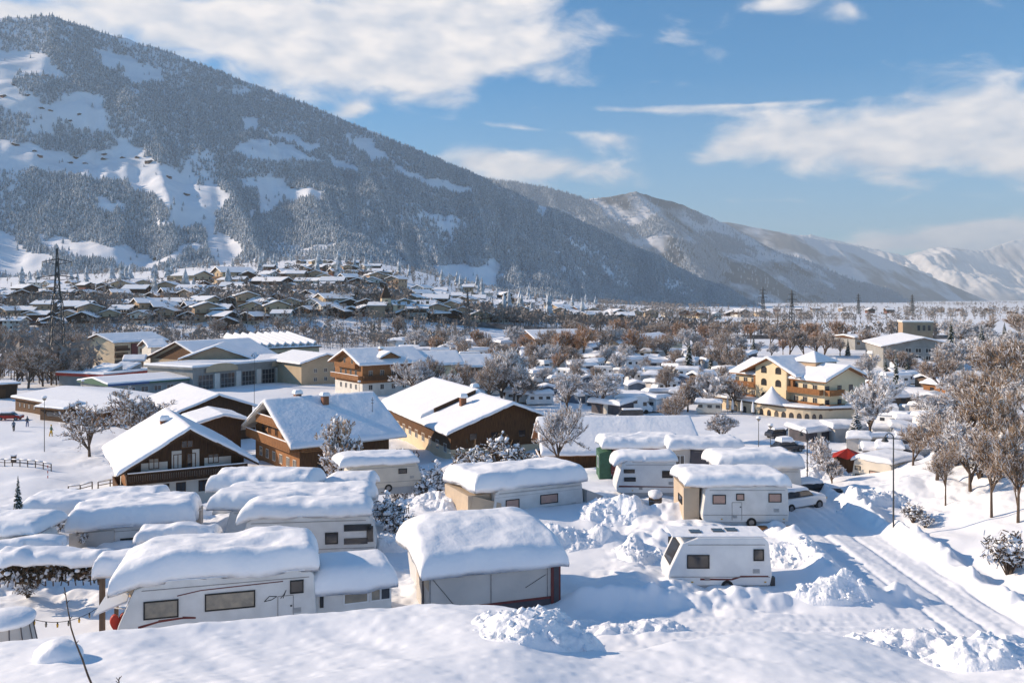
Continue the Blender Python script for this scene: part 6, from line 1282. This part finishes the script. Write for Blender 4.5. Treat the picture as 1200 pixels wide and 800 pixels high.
for i, p_ in enumerate(wprot):
    q = toz(-60 + 45 * i, 470); p_.location = q; p_.scale = (12,) * 3; tag(p_, 'single leafless tree in the river wood, %s' % nth(i, 5), 'tree', 'loose riverside trees')
woods('riverside_wood', 'dark leafless wood along the river and railway', 1900, band(-150, 1100, 452, 490, -.15, 40), 6, 11, wprot)
woods('trackside_scrub', 'frosty brown scrub between the railway and the ochre halls', 1500, band(-100, 560, 360, 470, -.2, 30), 3, 9, wprot, 11)
woods('valley_wood', 'dark strips of wood on the far valley floor', 1600, band(700, 1320, 760, 1000, .12, 90), 6, 11, wprot, 3)
woods('valley_wood', 'distant wooded strips at the end of the valley', 9000, band(700, 1500, 1300, 5200, .24, 260), 8, 15, wprot, 5)
woods('village_trees', 'leafless garden trees scattered between the village houses', 1500, band(-250, 720, 480, 1450, -.05, 45), 5, 10, wprot, 6)
woods('village_conifers', 'conifers scattered among the village houses and meadows', 330, band(-250, 700, 520, 1500, .06, 60), 9, 19, protos, 8)
woods('left_wood', 'bushy leafless thicket behind the stable and around the pylon', 500, band(-120, 110, 225, 420, -.1, 20), 6, 12, wprot, 9)

# ================================================================== railway embankment, far tracks
b = MB(); xs_ = np.linspace(-420, 330, 40)
emb = [(x, 446 + 6 * math.sin(x / 160)) for x in xs_]
V = []; Fc = []
for i, (x, y) in enumerate(emb):
    z = g1(x, y); V += [(x, y - 5, z - .5), (x, y - 1.5, z + 2.0), (x, y + 1.5, z + 2.0), (x, y + 5, z - .5)]
for i in range(len(emb) - 1):
    for k_ in range(3): Fc.append((4 * i + k_, 4 * i + 4 + k_, 4 * i + 5 + k_, 4 * i + k_ + 1))
b.add(V, Fc, 'grey'); b.mats = ['dirt_dark']; M['dirt_dark'] = mat('embankment_scrub', (.05, .045, .045), .95, (.16, .15, .15), .3); o = b.build('railway_embankment'); tag(o, kind='structure')

# ================================================================== village houses
def village_proto(i, w, l, e, pitch, wm, um, split):
    t, k = gable('village_house', 0, 0, 0, 1, w, l, e, e + w / 2 * math.tan(R(pitch)), 0, None, cat=None, walls=(wm, um), split=split, oh=1.1, ohf=1.2, snow=None, fasc='wood_d', rf=.25)
    h, sl = k['h'], k['sl']; b = MB()
    for s in (-1, 1):
        x = s * (w / 2 + .1); b.add([(0, -.1, h + .02), (x, -.1, h - sl * abs(x) + .02), (x, l + .1, h - sl * abs(x) + .02), (0, l + .1, h + .02), (0, -.1, h + .5), (x, -.1, h - sl * abs(x) + .45), (x, l + .1, h - sl * abs(x) + .45), (0, l + .1, h + .5)], [(0, 1, 2, 3), (4, 5, 6, 7), (0, 1, 5, 4), (1, 2, 6, 5), (2, 3, 7, 6)], 'snowroof')
    b.build('roof_snow', t)
    fr = face('front', k['y0'] - .04)
    b = MB(); fbox(b, fr, -k['hw'], k['hw'], .02, 1.0, e * .5, e * .5 + .9, 'wood_m'); b.build('balcony', t)
    for z in ([1.5, e * .5 + 1.9] if e > 5 else [1.5]):
        for a in np.linspace(-k['hw'] + 1.6, k['hw'] - 1.6, 3): mesh_part(t, 'window', lambda b: fbox(b, fr, a - .6, a + .6, .01, .07, z - .7, z + .7, 'glass'))
        for a in np.linspace(3, l - 3, 3): mesh_part(t, 'window', lambda b: fbox(b, face('right', k['hw'] + .04), a - .6, a + .6, .01, .07, z - .7, z + .7, 'glass'))
    if i % 2: mesh_part(t, 'chimney', lambda b: b.box(-.5, .5, l * .4, l * .4 + 1, h - .3, h + 1.2, 'grey'))
    return t
VP = [village_proto(0, 15, 15, 5.6, 20, 'cream', 'wood_m', .5), village_proto(1, 14, 17, 5.8, 22, 'plaster', 'wood_d', .5), village_proto(2, 17, 15, 4.2, 18, 'wood_m', 'wood_d', .4), village_proto(3, 14, 14, 7.5, 18, 'tan', 'tan', 0),
      village_proto(4, 16, 19, 6.2, 19, 'ochre', 'ochre', 0), village_proto(5, 13, 14, 5.4, 22, 'redbrown', 'wood_d', .5), village_proto(6, 12, 13, 5.5, 20, 'plaster', 'plaster', 0)]
VN = ['cream and brown', 'white-brown', 'dark timber', 'tan plastered', 'wide ochre', 'red-brown', 'plain white']
vr = random.Random(77)
def vrow(py, x0, x1, n, where, dmin=380, dmax=1600, sc=1., pick=None, slope=0.):
    if n > 4: n = int(n * 1.3); sc *= .80
    xs = [x0 + (x1 - x0) * (i + .5 + vr.uniform(-.32, .32)) / n for i in range(n)]
    for i, px in enumerate(xs):
        q = at(px, py + slope * (px - x0) / max(1, x1 - x0) + vr.uniform(-2.2, 2.2), dmin, dmax)
        if q.y > dmax * .98: continue
        j = vr.choice(pick or range(7)); o = plant(VP[j], q - Vector((0, 0, .3)), sc * vr.uniform(.82, 1.2), vr.choice((0, .5, -.5, 1.1, -.9, 1.57, -1.57, .2)), '%s house, snowy roof, %s %s' % (VN[j], nth(i, n), where), 'house', 'village houses ' + where)
vrow(387, -60, 110, 5, 'in the lowest left row', 300, 700, 1.15); vrow(379, -60, 330, 12, 'in left row two', sc=1.1); vrow(371, -60, 190, 9, 'in left row three', sc=1.05); vrow(371, 200, 480, 11, 'in row three below church')
vrow(363, -60, 200, 10, 'in left row four'); vrow(363, 205, 440, 10, 'in row four below church'); vrow(355, -60, 200, 10, 'in left row five'); vrow(355, 205, 432, 11, 'in row five left of church')
vrow(347, -40, 180, 8, 'in left row six'); vrow(347, 190, 430, 12, 'in row six left of church'); vrow(340, 20, 250, 8, 'in left row seven'); vrow(339, 255, 470, 12, 'in row seven above church')
vrow(331, 200, 460, 14, 'in village row eight', sc=.95); vrow(324, 285, 450, 11, 'in village row nine', sc=.9); vrow(317, 310, 440, 10, 'in village row ten', sc=.85); vrow(311, 335, 430, 8, 'in the topmost village row', sc=.8)
vrow(375, 470, 700, 11, 'in front row right of church'); vrow(368, 470, 700, 11, 'in second row right of church'); vrow(361.5, 475, 650, 9, 'in third row right of church', slope=3); vrow(353, 478, 600, 7, 'in back row right of church', slope=6)
vrow(345.5, 480, 600, 6, 'in top row right of church', slope=4); vrow(377, 560, 760, 7, 'in riverside row right of church')
vrow(372.5, 720, 900, 8, 'in the river hamlet', 500, 1600, 1.1); vrow(366, 900, 1190, 9, 'in the far hamlet', 800, 2600, 1.2)
vrow(334, 228, 262, 2, 'of the two tall yellow blocks above the village', sc=1.25, pick=[4])
vrow(388, 256, 268, 1, 'standing alone above the ribbed hall', 280, 520, 1.0, pick=[5])
# houses on the ski meadows
def hill_houses():
    L_ = [(34, 112), (50, 128), (58, 131), (93, 135), (84, 143), (14, 170), (40, 178), (44, 183), (86, 185), (84, 192), (100, 192), (124, 182), (120, 188), (143, 186), (178, 190), (160, 186), (196, 208), (216, 228), (16, 101), (56, 90), (182, 305), (342, 221), (6, 114)]
    ug, vg = np.meshgrid(np.linspace(.02, .7, 900), np.linspace(0, 1, 500)); X, Y, Z = m1.surf(ug, vg); PX, PY = pix(X, Y, Z)
    for i, (px, py) in enumerate(sorted(L_)):
        k_ = np.argmin((PX - px) ** 2 + (PY - py) ** 2 + (Y > 4000) * 1e6); q = Vector((X.ravel()[k_], Y.ravel()[k_], Z.ravel()[k_] - 1.5))
        j = [5, 2, 5, 2, 1][i % 5]; plant(VP[j], q, .75 + .35 * vr.random(), vr.choice((.3, -.4, 1.2)), '%s farm on the mountain meadows, %s there' % (VN[j], nth(i, len(L_))), 'house', 'farms on the mountain meadows')
hill_houses()
# church
q = at(449, 372, 380, 1500); q = at(452, 366, 400, 1500); t = empty('church', q, .3, 'village church with a slender cream tower and pointed dark spire', 'church'); s = q.y / 900
b = MB(); b.box(-2.4, 2.4, -2.4, 2.4, -2, 15 * s, 'cream'); b.build('tower_wall', t); b = MB(); b.add([(-2.7, -2.7, 15 * s), (2.7, -2.7, 15 * s), (2.7, 2.7, 15 * s), (-2.7, 2.7, 15 * s), (0, 0, 30 * s)], [(0, 1, 4), (1, 2, 4), (2, 3, 4), (3, 0, 4), (3, 2, 1, 0)], 'wood_d'); b.build('spire', t)
b = MB(); b.box(3, 26, -6, 6, -2, 8 * s, 'cream'); b.build('nave_wall', t); b = MB(); b.add([(2.5, -7, 8 * s), (27, -7, 8 * s), (27, 7, 8 * s), (2.5, 7, 8 * s), (2.5, 0, 13 * s), (27, 0, 13 * s)], [(0, 1, 5, 4), (2, 3, 4, 5), (0, 4, 3), (1, 2, 5)], 'snowroof'); b.build('nave_roof', t)
for a in (6, 11, 16, 21): mesh_part(t, 'window', lambda b: fbox(b, face('front', -6), a - .8, a + .8, .01, .1, 2, 6, 'glass'))
mesh_part(t, 'window', lambda b: fbox(b, face('front', -2.4), -.7, .7, .01, .1, 10 * s, 13 * s, 'glass'))

# ================================================================== pylons
def pylon(px, pyb, pyt, label, dmin, dmax, seed=0, arms=3, thick=1.):
    q = at(px, pyb, dmin, dmax); h = (pyb - pyt) * q.y / F; t = empty('pylon', q, .3, label, 'pylon', 'power pylons'); b = MB(); w0 = h * .105; th = max(.06, q.y * .00036) * thick
    def W_(z): return w0 * (1 - z / h * .62) if z < h * .62 else w0 * .385 * (1 - .85 * (z - h * .62) / (h * .38))
    zs_ = [h * i / 12 for i in range(13)]
    for sx_, sy_ in ((1, 1), (1, -1), (-1, 1), (-1, -1)):
        for z0, z1 in zip(zs_, zs_[1:]): b.tube((sx_ * W_(z0) / 2, sy_ * W_(z0) / 2, z0), (sx_ * W_(z1) / 2, sy_ * W_(z1) / 2, z1), th, th * .9, 'steel_d', 4, False)
    b.build('leg', t); b = MB()
    for z0, z1 in zip(zs_, zs_[1:]):
        a, c = W_(z0) / 2, W_(z1) / 2
        for (p0, p1) in (((-a, -a, z0), (c, -c, z1)), ((a, -a, z0), (-c, -c, z1)), ((-a, a, z0), (c, c, z1)), ((a, a, z0), (a and -c, c, z1)), ((-a, -a, z0), (-c, c, z1)), ((a, -a, z0), (c, c, z1))): b.tube(p0, p1, th * .55, th * .55, 'steel_d', 3, False)
    b.build('lattice', t)
    for z, l in [(h * .66, .17), (h * .78, .14), (h * .90, .10)][:arms]:
        b = MB()
        for s in (-1, 1): b.tube((0, 0, z + h * .02), (s * l * h, 0, z), th, th * .5, 'steel_d', 4); b.tube((0, 0, z - h * .02), (s * l * h, 0, z), th * .6, th * .4, 'steel_d', 4); b.tube((s * l * h, 0, z), (s * l * h, 0, z - h * .035), th * .7, th * .7, 'glass_t', 4)
        b.build('cross_arm', t)
    return t
pylon(67, 448, 291, 'tall dark lattice pylon rising over the left village', 150, 500, thick=1.9); pylon(894, 372, 336, 'small lattice pylon left of the pair beyond the hotel', 500, 3000); pylon(928, 390, 340, 'tallest lattice pylon beyond the hotel roof', 300, 2500)
pylon(1006, 368, 344, 'thin distant lattice pylon over the far valley fields', 600, 3000); pylon(1069, 367, 345, 'distant lattice pylon above the pale tower', 600, 3000); pylon(548, 393, 338, 'slim lattice pylon by the railway in front of the village', 300, 900); pylon(430, 330, 318, 'tiny pylon among the upper village houses', 500, 1600)

# ================================================================== campers on the far pitches
def far_camper(i):
    t = empty('parked_caravan', (0, 0, 0)); r = random.Random(i)
    if i in (0, 1):     # caravan with thick snow
        L_, W_, H_ = (6.2, 2.3, 2.6) if i == 0 else (5.2, 2.2, 2.5); bm = ['shell_w', 'shell_b'][i]
        b = MB(); b.prism([(-L_ / 2 + .2, .3), (L_ / 2 - .1, .3), (L_ / 2, 1), (L_ / 2 - .2, H_), (-L_ / 2 + .7, H_), (-L_ / 2, 1.1)], -W_ / 2, W_ / 2, bm); b.build('body', t, bevel=.05)
        for a in (-1.7, .2, 1.9): mesh_part(t, 'window', lambda b, a=a: fbox(b, face('front', -W_ / 2), a - .45, a + .45, .01, .04, 1.4, 2.0, 'glass'))
        snow_cap('roof_snow', t, -L_ / 2 - .3, L_ / 2 + .2, -W_ / 2 - .25, W_ / 2 + (2.4 if i == 0 else .2), lambda x, y: H_ - .25 * np.clip((y - W_ / 2) / 2.4, 0, 1), .75, r=.5, seed=60 + i, nx=12, ny=9)
        if i == 0: b = MB(); b.box(-L_ / 2 + .3, L_ / 2 - .3, W_ / 2, W_ / 2 + 2.3, -.3, 2.3, 'awn_g'); b.build('awning', t)
    elif i == 2:        # motorhome
        b = MB(); b.prism([(-3.2, .35), (3.0, .35), (3.15, 1.0), (2.5, 1.5), (2.1, 2.0), (2.5, 2.1), (2.3, 2.9), (-3.2, 2.9)], -1.1, 1.1, 'shell_w'); b.build('body', t, bevel=.06)
        for a, w_ in ((-1.9, .9), (.2, .7)): mesh_part(t, 'window', lambda b: fbox(b, face('front', -1.1), a - w_ / 2, a + w_ / 2, .01, .04, 1.7, 2.3, 'glass'))
        mesh_part(t, 'cab_window', lambda b: fbox(b, face('front', -1.1), 1.5, 2.1, .01, .04, 1.3, 1.9, 'glass')); mesh_part(t, 'windscreen', lambda b: b.prism([(2.12, 2.02), (2.52, 1.52), (2.56, 1.53), (2.16, 2.03)], -.9, .9, 'glass'))
        for x in (-2, 2): mesh_part(t, 'wheel', lambda b: b.tube((x, -1.12, .35), (x, 1.12, .35), .36, .36, 'rubber', 12))
        snow_cap('roof_snow', t, -3.1, 2.2, -1.05, 1.05, flat(2.9), .22, r=.2, seed=64, nx=10, ny=6)
    elif i == 3:        # brown awning hut
        b = MB(); b.box(-3, 3, -1.5, 3, -.3, 2.2, 'wood_grey'); b.build('wall', t)
        for a in (-1.5, 1.5): mesh_part(t, 'window', lambda b: fbox(b, face('front', -1.5), a - .6, a + .6, .01, .05, 1, 1.8, 'glass'))
        snow_cap('roof_snow', t, -3.5, 3.5, -2, 3.4, lambda x, y: 2.9 - .35 * np.abs(y - .7), .6, r=.45, seed=66, nx=12, ny=10)
    elif i == 4:        # dark awning with a low wide roof
        b = MB(); b.box(-3.4, 3.4, -1.2, 2.6, -.3, 2.0, 'awn_d'); b.build('awning', t); b = MB(); b.box(-3, 3, 1, 3.2, .3, 2.5, 'shell_g'); b.build('body', t)
        mesh_part(t, 'door', lambda b: fbox(b, face('front', -1.2), -.5, .5, .01, .05, 0, 1.8, 'shell_b'))
        snow_cap('roof_snow', t, -3.9, 3.8, -1.8, 3.4, lambda x, y: 2.0 + .12 * (y + 1.2), .8, r=.5, seed=68, nx=12, ny=10)
    else:               # domed tent cover
        b = MB(); b.prism([(-2.6, -.3), (2.6, -.3), (2.3, 1.6), (0, 2.4), (-2.3, 1.6)], -2, 2, 'awn_blue'); b.build('tent_cover', t)
        snow_cap('roof_snow', t, -2.6, 2.6, -2.2, 2.2, lambda x, y: 2.4 - .33 * np.abs(x), .5, r=.45, seed=70, nx=12, ny=8)
    return t
CP = [far_camper(i) for i in range(6)]
CN = ['white caravan under thick snow', 'beige caravan, snow on roof', 'white motorhome', 'brown awning hut, deep snow', 'dark awning, broad snow roof', 'blue-grey tent under snow']
CC = ['caravan', 'caravan', 'motorhome', 'hut', 'caravan', 'tent']
cr_ = random.Random(3)
def crow(py, x0, x1, n, where, dmin=70, dmax=600, sc=1., pick=(0, 0, 1, 1, 2, 3, 4, 4, 0, 5), rot=None, jit=2.5):
    for i in range(n):
        px = x0 + (x1 - x0) * (i + .5 + cr_.uniform(-.2, .2)) / n; q = at(px, py + cr_.uniform(-jit, jit), dmin, dmax); j = cr_.choice(pick)
        plant(CP[j], q, sc * cr_.uniform(.9, 1.12), rot if rot is not None else cr_.choice((.1, -.3, .5, -.8, 1.2, .25, 3.3)), '%s, %s %s' % (CN[j], nth(i, n), where), CC[j], 'campers ' + where)
crow(484, 700, 850, 4, 'just beyond the long barn', pick=(0, 1, 4, 2)); crow(472, 585, 860, 8, 'in far pitch row one'); crow(460, 560, 865, 9, 'in far pitch row two'); crow(450, 620, 865, 9, 'in far pitch row three'); crow(442, 600, 870, 11, 'in far pitch row four', sc=1.05)
crow(434, 600, 872, 12, 'in far pitch row five', sc=1.15); crow(427, 540, 875, 14, 'in far pitch row six', sc=1.2); crow(420, 530, 880, 15, 'in far pitch row seven', sc=1.25); crow(413, 520, 720, 9, 'in the farthest pitch row', sc=1.3)
crow(504, 1035, 1100, 3, 'nearest right of the hotel', 70, 300, .8); crow(490, 1035, 1110, 3, 'in row two right of hotel', 70, 400); crow(476, 1030, 1105, 3, 'in row three right of hotel', 70, 400); crow(452, 1040, 1105, 3, 'in row four right of hotel', 90, 500); crow(436, 1045, 1100, 3, 'in row five right of hotel', 90, 600, 1.2); crow(424, 1020, 1105, 5, 'in last row right of hotel', 90, 700, 1.3)
crow(538, 1022, 1085, 3, 'directly behind the beige caravan', 50, 150, .62, pick=(0, 4, 4)); crow(526, 1000, 1085, 4, 'second row behind the beige caravan', 50, 190, .7, pick=(0, 4, 1)); crow(516, 940, 1075, 5, 'third row behind the beige caravan', 60, 240, .75, pick=(1, 4, 5, 0))
crow(418, 470, 555, 5, 'behind the yellow-gabled house', 150, 700, 1.3); crow(408, 465, 600, 7, 'along the railway line', 150, 800, 1.4); crow(430, 880, 1000, 0 or 3, 'behind the hotel roof', 200, 700)
# two motorhomes and a van the photograph shows clearly
plant(CP[2], at(712, 481, 100, 300), 1.0, 3.0, 'low white camper, left one of the pair in the middle of the camp', 'motorhome'); plant(CP[2], at(741, 484, 100, 300), 1.25, .1, 'tallest white motorhome, right one of the pair in the middle of the camp', 'motorhome')
car(at(738, 493, 100, 300), 3.2, 'carw', 'old cream van parked before the tall white motorhome', snow=.1, van=True)
car(at(923, 529, 80, 200), .3, 'card', 'dark car under snow on the lane before the hotel', snow=.5); car(at(913, 513, 80, 240), .4, 'card', 'dark car close to the hotel terrace wall', snow=.15); car(at(936, 512, 80, 240), .2, 'carw', 'white car right of the dark car by the hotel terrace', snow=.3)
car(at(1068, 500, 80, 240), .3, 'card', 'dark car in the blue shade right of the tall frosted tree', snow=.4); car(at(1058, 508, 80, 240), .3, 'card', 'snow-topped dark car nearest the tall frosted tree by the hotel', snow=.5); car(at(1085, 508, 80, 240), .3, 'red', 'red car at the edge of the right wood', snow=.4); car(at(12, 492, 80, 240), .1, 'red', 'dark red car parked at the left edge by the stable', snow=.1)
# fence beyond the barn
rail(592, 466, 690, 462, 'long low fence along the lane behind the huge barn', h=1.3, dmin=120, dmax=300, n=16)
# people and posts on the left field
def person(loc, rz, top, legs, label, step=.25):
    me = bpy.data.meshes.new('person'); J = [(0, 0, .95), (0, 0, 1.2), (0, 0, 1.45), (0, 0, 1.56), (0, .02, 1.68), (.1, 0, .9), (.12, step * .5, .5), (.12, step * .3, .06), (.13, step * .3 + .16, .03), (-.1, 0, .9), (-.12, -step * .2, .5), (-.12, -step, .07), (-.13, -step + .16, .03), (.2, 0, 1.42), (.27, .05, 1.15), (.25, .2, .92), (-.2, 0, 1.42), (-.27, -.03, 1.15), (-.25, .1, .9)]
    E_ = [(0, 1), (1, 2), (2, 3), (3, 4), (0, 5), (5, 6), (6, 7), (7, 8), (0, 9), (9, 10), (10, 11), (11, 12), (2, 13), (13, 14), (14, 15), (2, 16), (16, 17), (17, 18)]
    Rr = [.15, .15, .16, .06, .1, .1, .075, .05, .045, .1, .075, .05, .045, .075, .055, .04, .075, .055, .04]
    me.from_pydata(J, E_, []); me.skin_vertices or None
    o = bpy.data.objects.new('person', me); col.objects.link(o); md = o.modifiers.new('skin', 'SKIN')
    sv = me.skin_vertices[0].data
    for i, r_ in enumerate(Rr): sv[i].radius = (r_, r_ * .85)
    sv[0].use_root = True; o.modifiers.new('sub', 'SUBSURF').render_levels = 1
    me.materials.append(M[top]); o.location = loc; o.rotation_euler = (0, 0, rz); tag(o, label, 'person')
    hd = MB(); hd.add([(x * .115, y * .125 + .02, z * .14 + 1.72) for x, y, z in ICO2], [tuple(f) for f in ICF2], 'tan'); hd.build('head', o, smooth=True); h2 = MB(); h2.add([(x * .125, y * .135, z * .11 + 1.78) for x, y, z in ICO2], [tuple(f) for f in ICF2], legs); h2.build('hat', o, smooth=True)
    tr = MB()
    for s, yy in ((1, step * .3), (-1, -step)): tr.tube((s * .1, 0, .95), (s * .12, yy * .5, .5), .115, .09, legs, 8); tr.tube((s * .12, yy * .5, .5), (s * .12, yy, .05), .09, .07, legs, 8)
    tr.build('trousers', o, smooth=True)
    return o
person(at(32, 500, 80, 200), .3, 'card', 'blue', 'person in dark clothes walking below the stable, nearest its wall'); person(at(16, 505, 80, 200), .8, 'awn_blue', 'card', 'person in blue-grey jacket on the path at the far left'); person(at(60, 511, 80, 200), -.5, 'greenp', 'yel', 'person in green jacket and yellow trousers right of the lantern post')
t = empty('marker_post', at(56, 560, 60, 130), 0, 'thin red and white marker post on the left snowfield', 'post'); b = MB(); [b.tube((0, 0, z), (0, 0, z + .3), .05, .05, 'red' if i % 2 else 'shell_w', 8) for i, z in enumerate((-.3, 0, .3, .6, .9, 1.2))]; b.build('pole', t)
b = MB(); b.box(-.25, .25, -.25, .25, -.3, .8, 'wood_grey'); b.box(-.3, .3, -.3, .3, .8, .95, 'snowroof'); o = b.build('bin', None, bevel=.03); o.location = at(16, 541, 60, 160); tag(o, 'small grey bin with a snow top on the left field', 'bin')
rail(-12, 545, 60, 552, 'wire-thin fence with short posts crossing the left field', h=.9, dmin=60, dmax=200, n=8)
# labels stay within sixteen words
for o in bpy.data.objects:
    if 'label' in o and len(o['label'].replace(',', ' ').split()) > 16: print('LONG', o['label'])
